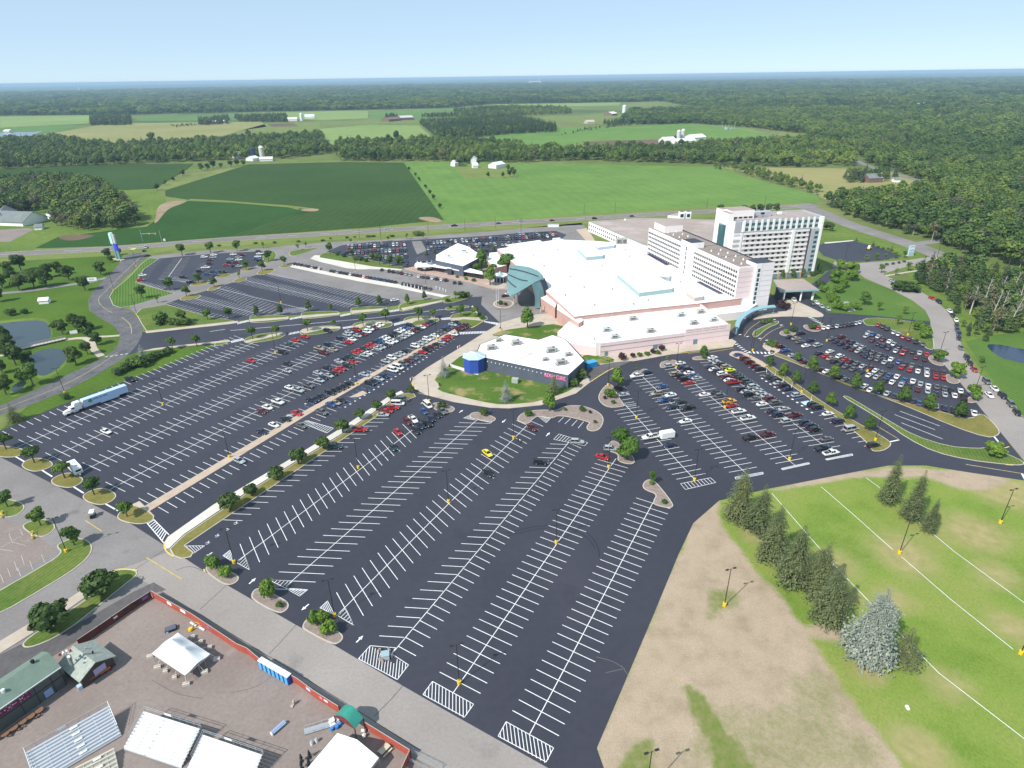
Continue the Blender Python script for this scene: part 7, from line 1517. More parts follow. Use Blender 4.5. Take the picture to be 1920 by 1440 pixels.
for i, (x, y, h, code, rt) in enumerate(indiv):
    k = code[1]; full = i < NFULL
    D = FULL if full else MONO
    if k not in D:
        if full: o = make_full(k)
        else: o = make_mono(k).build({'s': 'parked_car', 'u': 'parked_suv', 'p': 'pickup_truck', 'v': 'van'}[k], None, 40)
        D[k] = o
    else: o = dup(D[k])
    o.location = (x, y, .058); o.rotation_euler = (0,0, h); s = R.uniform(.97,1.03); o.scale = (s, s, s*R.uniform(.97,1.03))
    t = o if not full else next(ch for ch in o.children if ch.name.startswith('body'))
    t.material_slots[0].link = 'OBJECT'; t.material_slots[0].material = PAINT[code[0]]
    lab = labels[i]
    tag(o, ('small ' if len(lab.split()) < 4 else '')+lab, {'s': 'car', 'u': 'suv', 'p': 'pickup truck', 'v': 'van'}[k], 'driving cars' if 'driving' in rt else 'cars parked in the lots')
sb = MB()
base = {}
for k in 'supv': base[k] = make_mono(k)
for x, y, h, code, rt in rest:
    m = base[code[1]]; rot = Matrix.Translation((x, y, .064 if rt != 'driving on the highway' else .1)) @ Matrix.Rotation(h, 4,'Z'); o = len(sb.v)
    sb.v += [tuple(rot @ Vector(v)) for v in m.v]
    for f, mi in zip(m.f, m.m): sb.f.append([o+j for j in f]); mt = m.mats[mi]; sb.m.append(sb.mi(PAINT[code[0]] if mt is PAINT['w'] else mt))
o = sb.build('distant_parked_cars'); tag(o, 'hundreds of small parked cars filling the farther lots', 'cars', kind='stuff')
print('cars', len(CARS),'indiv', len(indiv))
# ---- lorry, caravan, cargo trailer, golf cart, motorcycle, school things
lo = thing('semi_truck', 'white semi truck with long pale trailer parked in the left lot', 'lorry', W(150,770), heading((245,740),(140,778)))
a = lo.location; 
def lb(name, fn, par=None, sm=None): b = MB(); fn(b); return b.build(name, par or lo, sm)
M['trail'] = plain('pale_blue_trailer', (.46,.60,.80),.5); M['trailw'] = plain('trailer_white', (.8,.8,.8),.5)
Lx = lambda px, py: (Matrix.Rotation(-lo.rotation_euler[2],3,'Z') @ (W(px, py)-a)).x
tail = Lx(246,741)
t0 = tail; t1 = tail+16.2
def f(b): b.box(((t0+t1)/2,0,2.6),(16.2,2.55,2.85), M['trail']); b.box((t1+.03,0,2.6),(.06,2.5,2.8), M['trailw']); b.box(((t0+t1)/2-1.0,1.2,.95),(7,.06,.7), M['trail']); b.box(((t0+t1)/2-1.0,-1.2,.95),(7,.06,.7), M['trail']); b.box(((t0+t1)/2,0,1.1),(15.6,1.0,.2), M['black'])
lb('trailer', f)
def f(b):
    for s in (-1,1):
        c = Vector((t1-2.4, s*1.285,3.0)); b.add([(c.x+.75*math.cos(q), c.y, c.z+.75*math.sin(q)) for q in [k*PI/10 for k in range(20)]],[tuple(range(20)) if s < 0 else tuple(range(19,-1,-1))], plain('green_roundel', (.12,.28,.05),.5))
        for k in range(19):
            if k in (7,12): continue
            b.box((t1-3.6-k*.27, s*1.285,3.1+.05*(k % 3)),(.19,.02,.34+.1*((k*7) % 3 == 0)), plain('navy_lettering', (.03,.05,.14),.5))
lb('trailer_lettering', f)
c0 = t1+1.0
def f(b):
    b.box((c0+1.1,0,2.3),(2.3,2.4,2.4), M['trailw']); b.prism([Vector((c0,-1.15,0)), Vector((c0+2.0,-1.05,0)), Vector((c0+2.0,1.05,0)), Vector((c0,1.15,0))],3.5,4.0, M['trailw'])
    b.box((c0+2.9,0,1.9),(1.5,2.1,1.7), M['trailw']); S = [(c0+3.6,.95,1.0,2.0),(c0+5.2,.85,.8,1.8),(c0+5.9,.7,.6,1.5)]
    vs = []
    for x, w, z0, z1 in S: vs += [(x, -w, z0),(x, w, z0),(x, w*.85, z1),(x, -w*.85, z1)]
    b.add(vs, [(0,3,7,4),(1,5,6,2),(2,6,7,3),(4,7,11,8),(5,9,10,6),(6,10,11,7),(8,11,10,9),(0,4,5,1),(4,8,9,5)], M['trailw'])
    b.box((c0+5.9,0,.7),(.25,2.2,.35), M['steel'])
    for s in (-1,1): b.box((c0+4.9, s*.95,.85),(1.5,.35,.5), M['trailw']); b.tube((c0-.2, s*1.0,1.2),(c0-.2, s*1.0,4.2),.1,.1, M['steel'],8); b.tube((c0+1.2, s*1.0,.75),(c0+3.0, s*1.0,.75),.32,.32, M['steel'],8)
lb('cab', f, None, 30)
def f(b): b.add([(c0+3.55,-.9,2.0),(c0+3.55,.9,2.0),(c0+3.3,.8,2.75),(c0+3.3,-.8,2.75)],[(0,1,2,3),(3,2,1,0)], M['carglass']); b.box((c0+2.7,-1.07,2.3),(.8,.04,.6), M['carglass']); b.box((c0+2.7,1.07,2.3),(.8,.04,.6), M['carglass'])
lb('windscreen', f)
for x in (t0+1.4, t0+2.7, c0-.4, c0+.9, c0+4.9):
    for s in (-1,1): lb('wheel', lambda b, x=x, s=s: b.tube((x, s*.75,.5),(x, s*1.2,.5),.5,.5, M['tyre'],14))
rv = thing('camper_trailer', 'white camper trailer parked beside the kerb island tree', 'camper', W(143,884), heading((132,872),(152,893)))
b = MB(); pr = [(-3.6,.5),(-3.7,2.0),(-3.2,2.9),(3.0,2.95),(3.5,2.4),(3.6,1.2),(3.3,.5)]
b.add([(x, -1.2, z) for x, z in pr]+[(x, 1.2, z) for x, z in pr],[tuple(range(7)), tuple(range(13,6,-1))]+[((i+1) % 7, i, 7+i, 7+(i+1) % 7) for i in range(7)], M['trailw']); b.build('body', rv)
b = MB(); b.box((-.8,0,3.05),(1.0,.9,.22), M['whitep']); b.box((1.8,.2,3.0),(.6,.6,.15), M['steel']); b.box((3.57,0,1.9),(.06,1.5,.6), M['carglass']); b.box((0,-1.22,1.9),(1.2,.04,.6), M['carglass']); b.box((1.7,-1.22,1.6),(.7,.04,1.7), M['gpanel']); b.build('window', rv)
b = MB(); b.tube((3.4,-.4,.5),(4.8,0,.5),.06,.06, M['black'],6); b.tube((3.4,.4,.5),(4.8,0,.5),.06,.06, M['black'],6); b.tube((4.2,0,.55),(4.2,0,1.0),.28,.28, M['whitep'],10); b.build('hitch', rv)
for x in (-.7,.3):
    for s in (-1,1): b = MB(); b.tube((x, s*.95,.33),(x, s*1.2,.33),.33,.33, M['tyre'],12); b.build('wheel', rv)
ct = thing('cargo_trailer', 'boxy white cargo trailer hitched behind a white pickup', 'trailer', W(1250,821), h1)
b = MB(); b.box((0,0,1.55),(4.9,2.2,2.2), M['trailw']); b.box((0,0,2.68),(4.8,2.1,.06), M['whitep']); b.box((-2.52,0,1.5),(.15,1.9,2.0), M['trailw']); b.box((2.47,0,1.5),(.05,2.0,2.0), M['gpanel']); b.build('body', ct, 30)
b = MB(); b.tube((-2.5,-.5,.5),(-3.8,0,.5),.06,.06, M['black'],6); b.tube((-2.5,.5,.5),(-3.8,0,.5),.06,.06, M['black'],6); b.build('hitch', ct)
for x in (.1,.9):
    for s in (-1,1): b = MB(); b.tube((x, s*.9,.33),(x, s*1.16,.33),.33,.33, M['tyre'],12); b.build('wheel', ct)
gc = thing('golf_cart', 'black golf cart with white roof driving on the side street', 'golf cart', W(175,969), heading((176,961),(172,975)))
b = MB(); b.box((0,0,.5),(2.3,1.15,.35), M['black']); b.box((-.5,0,.8),(.6,1.1,.35), M['gpanel']); b.box((.95,0,.8),(.4,1.1,.45), M['black']); b.build('body', gc)
b = MB(); b.box((-.1,0,1.95),(1.9,1.3,.09), M['trailw']); 
for x in (-.9,.75):
    for s in (-1,1): b.tube((x, s*.5,.7),(x*.95, s*.55,1.93),.03,.03, M['black'],5)
b.build('roof', gc)
for x in (-.8,.8):
    for s in (-1,1): b = MB(); b.tube((x, s*.45,.25),(x, s*.62,.25),.25,.25, M['tyre'],10); b.build('wheel', gc)
def moto(px, py, label, hd, pale=False):
    t = thing('motorcycle', label, 'motorcycle', W(px, py, .1), hd); t.location.z = .06
    b = MB(); b.box((0,0,.62),(1.0,.32,.3), M['black']); b.box((.25,0,.85),(.6,.3,.25), M['whitep'] if pale else PAINT['m']); b.box((-.6,0,.8),(.5,.5,.35), M['black']); b.tube((.6,0,.8),(.85,0,.3),.06,.06, M['steel'],6); b.box((.6,0,1.1),(.1,.8,.06), M['steel']); b.build('body', t)
    for x in (-.75,.85): b = MB(); b.tube((x, -.08,.33),(x, .08,.33),.33,.33, M['tyre'],12); b.build('wheel', t)
moto(974,828,'lone black and white motorcycle beside a lamp base', hD, True); moto(1446,660,'dark motorcycle on the plaza island, left one', h5+.5); moto(1450,661,'dark motorcycle on the plaza island, right one', h5+.6)
dt = thing('delivery_truck', 'white box truck behind the hall at the end of the rear lot', 'truck', W(1046,455),.3)
b = MB(); b.box((-1,0,2.1),(6,2.4,2.7), M['trailw']); b.build('cargo_box', dt); b = MB(); b.box((3,0,1.4),(1.9,2.2,1.9), M['trailw']); b.box((3.97,0,1.8),(.05,1.9,.7), M['carglass']); b.build('cab', dt)
for x in (-2.5,2.9):
    for s in (-1,1): b = MB(); b.tube((x, s*.9,.45),(x, s*1.2,.45),.45,.45, M['tyre'],12); b.build('wheel', dt)
bc = thing('loader', 'yellow and white loader parked on the small dark lot', 'loader', W(1629,468),.8)
b = MB(); b.box((0,0,1.2),(3.2,1.8,1.0), M['yellow']); b.box((-.3,0,2.3),(1.4,1.5,1.3), M['trailw']); b.box((2.6,0,.6),(.9,2.2,.8), M['yellow']); b.tube((1.2,.6,1.6),(2.5,.6,.8),.12,.12, M['yellow'],6); b.tube((1.2,-.6,1.6),(2.5,-.6,.8),.12,.12, M['yellow'],6); b.build('body', bc)
for x in (-1.1,1.1):
    for s in (-1,1): b = MB(); b.tube((x, s*.8,.6),(x, s*1.2,.6),.6,.6, M['tyre'],12); b.build('wheel', bc)
# ================================================================ lamps and poles
M['lampbase'] = plain('yellow_lamp_base', (.75,.50,.02),.6)
def make_lamp(double=True):
    root = thing('lamp_post', None, 'lamp post')
    b = MB(); b.tube((0,0,0),(0,0,.95),.42,.42, M['lampbase'],12); b.tube((0,0,.95),(0,0,1.0),.45,.40, M['lampbase'],12); b.build('base', root)
    b = MB(); b.tube((0,0,1.0),(0,0,11.4),.11,.08, M['blackpole'],8); b.build('pole', root)
    for s in ((-1,1) if double else (1,)):
        b = MB(); b.tube((0,0,11.3),(s*.7,0,11.4),.04,.04, M['blackpole'],5); b.box((s*1.0,0,11.4),(.75,.38,.16), M['blackpole']); b.build('lamp_head', root)
    return root
M['blackpole'] = plain('dark_bronze_pole', (.03,.028,.027),.5)
LAMPS = [(861,1282,'at the middle hatched end, nearest the camera'),(627.5,1156,'at the third hatched triangle by the street'),(841,942,'on the slanted bay line in the middle of the empty lot'),(439.5,1056,'at the first hatched triangle by the street'),(672,878,'on the first bay line right of the long footpath'),(430.5,858,'on the tan walkway of the left lot, lower one'),(125,1035,'on the grass island of the old lot'),(122,738,'on the verge beside the parked semi truck'),(306,759,'on the bay line right of the parked semi truck'),
 (963,822,'on the bay line beside the lone motorcycle'),(1043,1019,'on the right bay line amid the empty lot'),(1141,877,'on the bay line below the red car and gravel trees'),(1193,784,'on the bay line above the cargo trailer'),(1302,901,'at the striped hatch of the middle lot'),(1480,862,'at the lower bar of the third row in the middle lot'),(1359,765,'beside the orange pickup in the middle lot'),(1268,690,'at the pale kerb island with the red car'),(1405,673,'on the tan plaza at the head of the inner strip'),(1503,736,'on the inner grass strip near the blue bays'),(1641,826,'at the lower tip of the inner grass strip'),
 (1626,697,'in the lower rows of the far right lot'),(1702,629,'on the lawn at the top of the far right lot'),(1550,640,'in the upper rows of the far right lot'),(1760,668,'beside the upper kerb island of the loop road'),(1826,738,'beside the lower kerb island of the loop road'),(1686,1038,'on the grass field between the painted lines'),(1358,1136,'on the bare dirt track of the field'),(1875,981,'on the grass field near the right edge, far one'),(1913,1226,'on the grass field at the right edge, near one'),
 (257,591,'at the bend where the ring road leaves the entrance road'),(214,545,'on the verge of the striped lawn by the curve'),(256,500,'on the entrance verge near the pylon sign'),(527,568,'in the middle of the big empty lot above the drive'),(517,662,'in the upper rows of the left lot'),(667,511,'among the cars on the long white walk'),(799,538,'at the end of the long white walk'),(939,620,'at the corner of the walk and the round tree lawn'),(805,753,'beside the white van gravel island'),(669,721,'on the tan walkway of the left lot, middle one'),(819,636,'on the tan walkway of the left lot, upper one'),(1140,723,'on the planted island left of the middle lot'),(1483,609,'on the plaza by the hotel drop off'),(1411,658,'at the crossing by the hall corner'),
 (1583,491,'at the near edge of the small dark lot'),(1756,486,'at the right hand junction'),(715,455,'behind the rear lot left of the access lane'),(1540,612,'by the short row at the hotel drop off'),(1652,838,'by the median and exit lane')]
lp = None
for i, (x, y, d) in enumerate(LAMPS[:-1]):
    o = make_lamp() if lp is None else dup(lp); lp = lp or o
    o.location = W(x, y); o.rotation_euler = (0,0,.3); tag(o, 'yellow based lamp post, '+d, 'lamp post', 'lamp posts of the car parks')
hp = W(1222,1409,11.4); o = dup(lp); o.location = (hp.x, hp.y, 0); tag(o, 'dark lamp post at the bottom edge, its base out of sight, casting a long shadow', 'lamp post', 'lamp posts of the car parks')
def pole(px, py, h, label, arm=True, mat=None, name='utility_pole'):
    b = MB(); b.tube((0,0,0),(0,0, h),.16,.11, mat or M['bark'],6)
    if arm: b.box((0,0, h-.7),(2.4,.14,.14), mat or M['bark'],.2)
    o = b.build(name); o.location = W(px, py); tag(o, label, 'pole', 'poles along the highway')
for i, (x, y) in enumerate(((675,449),(714,442),(803,437),(872,433),(929,428),(977,432),(1095,402),(1153,399),(1325,391),(1433,388),(1650,370),(1610,340),(1675,360),(1575,371))): pole(x, y, 10,'%s thin pole along the highway, counted from the left' % ORD[i], i > 8)
sg = thing('traffic_signal', 'traffic signal mast with long arm at the highway junction', 'traffic signal', W(268,453))
b = MB(); b.tube((0,0,0),(0,0,9.5),.16,.12, M['steel'],8); b.build('pole', sg); b = MB(); b.tube((0,0,6),(13,-1.5,6.8),.12,.08, M['steel'],6); b.build('mast_arm', sg)
for i, x in enumerate((7,12)): b = MB(); b.box((x, -.115*x, 6.3),(.45,.4,1.2), M['lampbase']); b.build('signal_head', sg)
pole(304,455,9.5,'grey signal pole on the far side of the junction', False, M['steel']); 
b = MB(); b.box((0,0,.9),(1.4,.8,1.8), M['whitep']); b.box((0,0,1.85),(1.5,.9,.1), M['steel']); o = b.build('control_cabinet'); o.location = W(309,452); tag(o, 'white control cabinet by the highway junction pole', 'cabinet')
# flagpoles, bollards, small fittings
for i, x in enumerate((931,935)): b = MB(); b.tube((0,0,0),(0,0,10),.11,.06, M['whitep'],8); b.tube((0,0,10),(0,0,10.2),.14,.05, M['steel'],8); o = b.build('flagpole'); o.location = W(x, 572); tag(o, 'white flagpole on the canopy roundabout, '+('left one' if i == 0 else 'right one'),'flagpole', 'flagpoles at the canopy')
bo = None
for i, (x, y) in enumerate(((818,542),(825,544),(831,546),(836,548),(758,536),(764,537.5),(771,539),(778,540.5),(785,542),(791,543.5))):
    if bo is None: b = MB(); b.tube((0,0,0),(0,0,1.6),.22,.22, M['whitep'],10); b.tube((0,0,1.6),(0,0,1.75),.22,.1, M['whitep'],10); bo = b.build('bollard'); o = bo
    else: o = dup(bo)
    o.location = W(x, y, .14); k = sorted([818,825,831,836,758,764,771,778,785,791]).index(x); tag(o, '%s white bollard on the long white walk, from the left' % ORD[k], 'bollard', 'white bollards')
so = None
for i, (x, y) in enumerate(((1437,698),(1453,705),(1468,716),(1484,727),(1520,753),(717,695),(696,707),(674,722))):
    if so is None: b = MB(); b.tube((0,0,0),(0,0,2.4),.06,.06, M['whitep'],6); b.box((0,0,2.0),(.5,.06,.75), M['whitep']); b.box((0,-.035,2.05),(.36,.02,.45), M['bluep']); b.tube((0,0,0),(0,0,.9),.14,.14, M['whitep'],8); so = b.build('parking_sign'); o = so
    else: o = dup(so)
    o.location = W(x, y, .15); o.rotation_euler = (0,0,.5); tag(o, '%s white parking sign post %s' % (ORD[i if i < 5 else i-5], 'along the inner grass strip, from the hotel end' if i < 5 else 'on the tan walkway, from the upper end'),'sign', 'accessible parking signs')
for x, y, lab in ((772,712,'orange red barrier at the tip of the curved plaza'),(860,652,'orange cone pair on the pavement edge')):
    b = MB(); b.box((0,0,.55),(1.6,.12,.35), PAINT['r']); b.box((0,0,1.0),(1.6,.12,.25), plain('orange_barrier', (.75,.2,.03),.5)); b.box((-.7,0,.5),(.1,.5,1.1), M['whitep']); b.box((.7,0,.5),(.1,.5,1.1), M['whitep']); o = b.build('barricade'); o.location = W(x, y, .14); o.rotation_euler = (0,0,.9); tag(o, lab, 'barrier')
for x, y, lab in ((688,735,'dark litter bin on the tan walkway'),(843,688,'dark litter bin at the club path'),(824,723,'dark litter bin at the plaza lawn corner'),(938,617,'dark litter bin at the top of the pavement')):
    b = MB(); b.tube((0,0,0),(0,0,1.0),.35,.38, M['bark'],10); b.tube((0,0,1.0),(0,0,1.25),.4,.15, M['black'],10); o = b.build('litter_bin'); o.location = W(x, y, .14); tag(o, lab, 'bin')
b = MB(); b.box((0,0,.9),(2.6,1.8,1.8), plain('olive_cabinet', (.36,.42,.32),.6)); b.box((1.32,0,.9),(.04,1.6,1.5), M['gpanel']); b.box((0,0,1.83),(2.7,1.9,.08), M['unit']); o = b.build('transformer_box'); o.location = W(966,717,.14); o.rotation_euler = (0,0,-.3); tag(o, 'olive transformer cabinet on the club lawn by the wall', 'cabinet')
db = thing('dumpster', 'bright blue dumpster behind the dark club building', 'dumpster', W(1107,688),.5)
b = MB(); b.prism([Vector((-2.6,-1.4,0)), Vector((2.6,-1.4,0)), Vector((2.6,1.4,0)), Vector((-2.6,1.4,0))],0,2.4, plain('dumpster_blue', (.03,.26,.55),.5)); b.build('container', db); b = MB(); b.box((0,0,2.47),(5.3,2.9,.12), plain('dumpster_lid', (.05,.35,.68),.5)); b.build('lid', db)
b = MB(); v = W(890,587); b.add([(0,0,.3),(1.2,0,.3),(-.8,.2,4.0),(-1.6,.1,3.6),(0,.6,.3)],[(0,1,2,3),(1,4,2),(4,0,3,2)], M['whitep']); b.box((.5,.2,.15),(2,1.2,.3), M['conc']); o = b.build('sculpture'); o.location = v; o.location.z = .15; tag(o, 'leaning white sail sculpture on the drive island', 'sculpture')
b = MB()
for i in range(5): b.box((i*4,0,1.3),(2.4,.6,2.6), M['whitep']); b.box((i*4,0,2.7),(2.6,.8,.2), M['steel'])
sh0 = None
for i, x in enumerate((1030,1036,1041,1045)):
    if sh0 is None: b = MB(); b.box((0,0,1.2),(2.6,1.4,2.4), M['whitep']); b.box((0,0,2.45),(2.8,1.6,.14), M['steel']); sh0 = b.build('storage_box'); o = sh0
    else: o = dup(sh0)
    o.location = W(x, 425.5); tag(o, '%s white storage box by the highway behind the rear lot' % ORD[i], 'box', 'white boxes by the highway')
pb = thing('substation', 'small steel electrical substation in the far hay field', 'substation', W(1365,243))
b = MB()
for i in range(5): b.tube((i*7-14,0,0),(i*7-14,0,16 if i in (0,4) else 11),.4,.3, M['steel'],5)
b.box((0,0,9),(30,.5,.5), M['steel']); b.build('gantry', pb); b = MB(); b.box((-5,0,2.5),(6,4,5), M['gpanel']); b.box((6,0,2),(5,4,4), M['steel']); b.build('transformer', pb)
b = MB(); b.box((0,0,.2),(.5,.9,.4), M['whitep']); b.tube((0,0,.4),(0,0,.7),.2,.15, M['whitep'],8); o = b.build('white_bucket'); o.location = W(1701,1328); tag(o, 'small white plastic container lying on the grass field', 'container')
# ================================================================ fenced yard
yd = {}
M['redf'] = mottled('red_fence', (.36,.075,.05),(.44,.10,.07),.5,3,.15,.8,.2); M['brownf'] = mottled('brown_fence', (.10,.035,.03),(.14,.05,.042),.5,3,.15,.8,.2)
def fence(px, mat, h, label, signs=(), base=9):
    p = [W(x, y+base*1.0) for x, y in px]; ref = p[0].copy(); t = thing('fence', label, 'fence', ref)
    b = MB(); posts = MB()
    for a, c in zip(p, p[1:]):
        d = c-a; L = d.length; d.normalize(); ang = math.atan2(d.y, d.x); mid = (a+c)/2-ref; b.box((mid.x, mid.y, h/2+.05),(L, .06, h-.1), mat, ang); b.box((mid.x, mid.y, h),(L, .12,.08), plain('fence_rail', (.42,.36,.33),.7), ang)
        k = max(1, int(L/2.6)); n = Vector((-d.y, d.x, 0))*.08
        for i in range(k+1): q = a+d*L*i/k-ref+n; posts.box((q.x, q.y, (h+.1)/2),(.1,.1, h+.1), M['brownf'], ang)
    b.build('panel', t); posts.build('post', t)
    for seg, f, w, hh, m in signs:
        a, c = p[seg], p[seg+1]; d = (c-a); q = a.lerp(c, f)-ref; d.normalize(); n = Vector((d.y, -d.x, 0))
        if (n.dot(Vector((0,0,0))-(a))) < 0: n = -n
        b = MB(); b.box(q+n*.06+Vector((0,0, h*.62)),(w, .04, hh), m, math.atan2(d.y, d.x)); b.build('sign_board', t)
    return t
fence([(287,1112),(330,1137),(362,1155),(447,1212),(466,1220),(495,1245)], M['redf'],2.2,'long red fence from the yard corner to the portable toilets', ((0,.78,1.6,.9, M['whitep']),(1,.5,1.8,.9, M['whitep']),(2,.38,.9,.6, M['bluep'])),8)
fence([(550,1272),(558,1276),(590,1300),(637,1330)], M['redf'],2.2,'red fence between the portable toilets and the green arch', ((1,.7,1.3,.8, plain('pale_blue_sign', (.5,.6,.8),.5)),(2,.3,.7,.6, M['neon']),(2,.5,1.1,.5, M['whitep'])),8)
fence([(683,1358),(725,1384),(770,1412)], M['redf'],2.2,'red fence right of the green arch', (),8); fence([(770,1412),(752,1452),(730,1490)], M['redf'],2.2,'dark red fence turning down at the right end of the yard', (),8)
fence([(285,1113),(250,1135),(214,1160),(190,1177),(150,1204)], M['brownf'],2.2,'brown fence along the dark driveway', ((0,.3,1.4,.8, plain('purple_board', (.2,.13,.35),.6)),(0,.75,1.2,.6, M['dark']),(1,.3,1.2,.6, M['dark']),(1,.85,.9,.4, M['whitep'])),9)
# marquee
def marquee():
    ez, pz = 2.6,5.2; c = [W(285,1225, ez), W(333,1186, ez),(W(394,1226, ez)), W(347,1266, ez)]; ctr = (c[0]+c[2])/2; ctr.z = 0
    t = thing('marquee', 'open white marquee with two peaks in the fenced yard', 'tent', ctr); vs = [p-ctr for p in c]
    u = ((c[2]-c[1])+(c[3]-c[0]))/2; pk = [(c[0]+c[1])/2+u*.30,(c[0]+c[1])/2+u*.70]
    for p in pk: p.z = pz
    b = MB(); M['canvas'] = mottled('white_canvas', (.80,.80,.80),(.85,.85,.85),.3,1,.04,.6,.3)
    grid = 20; V = []
    for i in range(grid+1):
        for j in range(grid+1):
            s, q = i/grid, j/grid; p = (c[0].lerp(c[3], s)).lerp(c[1].lerp(c[2], s), q) if False else (c[0].lerp(c[1], q)).lerp(c[3].lerp(c[2], q), s)
            e = min(s, 1-s)*2; f_ = min(q, 1-q)*2
            d = min(math.hypot((s-.3)*1.2, q-.5), math.hypot((s-.7)*1.2, q-.5)); zz = ez+(pz-ez)*max(0,1-d*2.0)**1.6*.9+.9*min(e, f_)**.7
            V.append(Vector((p.x, p.y, zz))-ctr)
    F = [(i*(grid+1)+j, (i+1)*(grid+1)+j, (i+1)*(grid+1)+j+1, i*(grid+1)+j+1) for i in range(grid) for j in range(grid)]
    nz = (V[F[0][1]]-V[F[0][0]]).cross(V[F[0][2]]-V[F[0][0]]).z
    b.add(V, F if nz > 0 else [tuple(reversed(f)) for f in F], M['canvas'])
    for a, d in zip(vs, vs[1:]+vs[:1]): b.add([a, d, d-Vector((0,0,.35)), a-Vector((0,0,.35))],[(0,1,2,3),(3,2,1,0)], M['canvas'])
    b.build('canopy', t, 50)
    b = MB()
    for a, d in zip(vs, vs[1:]+vs[:1]):
        for f_ in (0,.25,.5,.75): q = a.lerp(d, f_); b.tube((q.x, q.y, 0),(q.x, q.y, ez),.05,.05, M['steel'],6)
    b.build('pole', t)
    blocks = [(282.5,1232),(296,1252.5),(311,1260),(328,1271.5),(350,1284),(384,1261.5),(407,1237),(394,1215.5),(377,1205),(362,1196)]
    for i, (x, y) in enumerate(blocks):
        bb = MB(); big = i in (0,1,4,5,6); L = 1.35 if big else .9; bb.box((0,0,.3),(L, .75,.6), M['concw']); bb.box((0,0,.62),(L*.9,.3,.06), M['conc']); bb.box((0,0,.7),(.2,.1,.14), M['steel']); o = bb.build('ballast_block'); o.location = W(x, y, .05); o.rotation_euler = (0,0, math.atan2(u.y, u.x)+.9)
        tag(o, '%s concrete ballast block around the open marquee, going round from its left corner' % ORD[i], 'block', 'ballast blocks of the marquee')
    b = MB()
    for x, y in blocks:
        q = min(((a.lerp(d, f_)) for a, d in zip(vs, vs[1:]+vs[:1]) for f_ in (0,.25,.5,.75)), key=lambda p: ((p+ctr)-W(x, y)).xy.length); e = W(x, y)-ctr; b.tube(q+Vector((0,0, ez if q.z < 1 else 0)),(e.x, e.y, .6),.035,.035, M['whitep'],4)
    b.build('guy_rope', t)
marquee()
# frame tent at the bottom
R0, R1 = W(669,1387,5.2), W(600,1470,5.2); L0, L1 = W(632,1375,3.0), W(560,1460,3.0); Q0, Q1 = W(710,1421,3.0), W(642,1508,3.0); ft = thing('frame_tent', 'large white ridge tent at the bottom edge behind the green arch', 'tent', W(650,1440)); of = ft.location
b = MB()
for e0, e1 in ((L0, L1),(Q0, Q1)):
    f = [R0-of, e0-of, e1-of, R1-of]; nz = (f[1]-f[0]).cross(f[2]-f[0]).z; b.add(f, [(0,1,2,3) if nz > 0 else (3,2,1,0)], M['canvas'])
    g = [e0-of, e1-of, e1-of-Vector((0,0,.6)), e0-of-Vector((0,0,.6))]; b.add(g, [(0,1,2,3),(3,2,1,0)], M['canvas'])
b.add([L0-of, Q0-of, R0-of],[(0,1,2),(2,1,0)], M['canvas']); b.build('canopy', ft)
b = MB()
for e0, e1 in ((L0, L1),(Q0, Q1)):
    for f_ in (0,.33,.66,1): q = e0.lerp(e1, f_)-of; b.tube((q.x, q.y, 0), q, .06,.06, M['steel'],6)
for f_ in (.0,.33,.66): q = R0.lerp(R1, f_)-of; b.tube(q, L0.lerp(L1, f_)-of, .05,.05, M['whitep'],4); b.tube(q+Vector((0,0,.03)), Q0.lerp(Q1, f_)-of+Vector((0,0,.03)),.05,.05, M['whitep'],4)
b.build('frame', ft)
# portable toilets
A, B = W(494,1252), W(542,1280); d = (B-A); L = d.length; d.normalize(); ang = math.atan2(d.y, d.x); n = Vector((d.y, -d.x, 0))
pt = None; M['ptb'] = plain('toilet_blue', (.10,.42,.68),.5); M['ptd'] = plain('toilet_dark_blue', (.03,.10,.42),.5)
for i in range(7):
    if pt is None:
        pt = thing('portable_toilet', None, 'portable toilet'); b = MB(); b.box((0,0,1.15),(1.1,1.15,2.2), M['ptd']); b.build('cabin', pt); b = MB(); b.box((0,-.6,1.1),(.8,.06,1.9), M['ptb']); b.build('door', pt)
        b = MB(); b.prism([Vector((-.58,-.6,0)), Vector((.58,-.6,0)), Vector((.58,.6,0)), Vector((-.58,.6,0))],2.25,2.42, M['whitep']); b.box((0,0,2.45),(.8,.8,.08), M['whitep']); b.build('roof', pt); o = pt
    else: o = dup(pt)
    o.location = A+d*(L*i/6); o.location.z = .05; o.rotation_euler = (0,0, ang); tag(o, '%s blue portable toilet in the row by the red fence, from the left' % ORD[i], 'portable toilet', 'portable toilets by the fence')
# green arched gate
ga = thing('arched_gate', 'barrel vaulted green gate roof over the yard entrance', 'gate', W(662,1352)); og = ga.location
fa, fb, ba, bb_ = W(627,1342,3.2), W(665,1366,3.2), W(646,1322,3.2), W(681,1346,3.2)
b = MB(); K = 12; V0 = []
M['gateg'] = mottled('green_metal_roof', (.03,.24,.18),(.045,.29,.22),.5,2,.06,.5,.4)
for off in (0,0.12):
    for k in range(K+1):
        t = k/K; z = 3.2+1.5*math.sin(PI*t)
        for a, c in ((fa, fb),(ba, bb_)): p = a.lerp(c, t); V0.append(Vector((p.x, p.y, z-off))-og)
m_ = 2*(K+1); F = [(2*k, 2*k+1,2*k+3,2*k+2) for k in range(K)]
nz = (V0[1]-V0[0]).cross(V0[3]-V0[0]).z
b.add(V0,[f if nz > 0 else tuple(reversed(f)) for f in F]+[tuple(m_+j for j in (reversed(f) if nz > 0 else f)) for f in F], M['gateg']); b.build('roof', ga, 60)
b = MB()
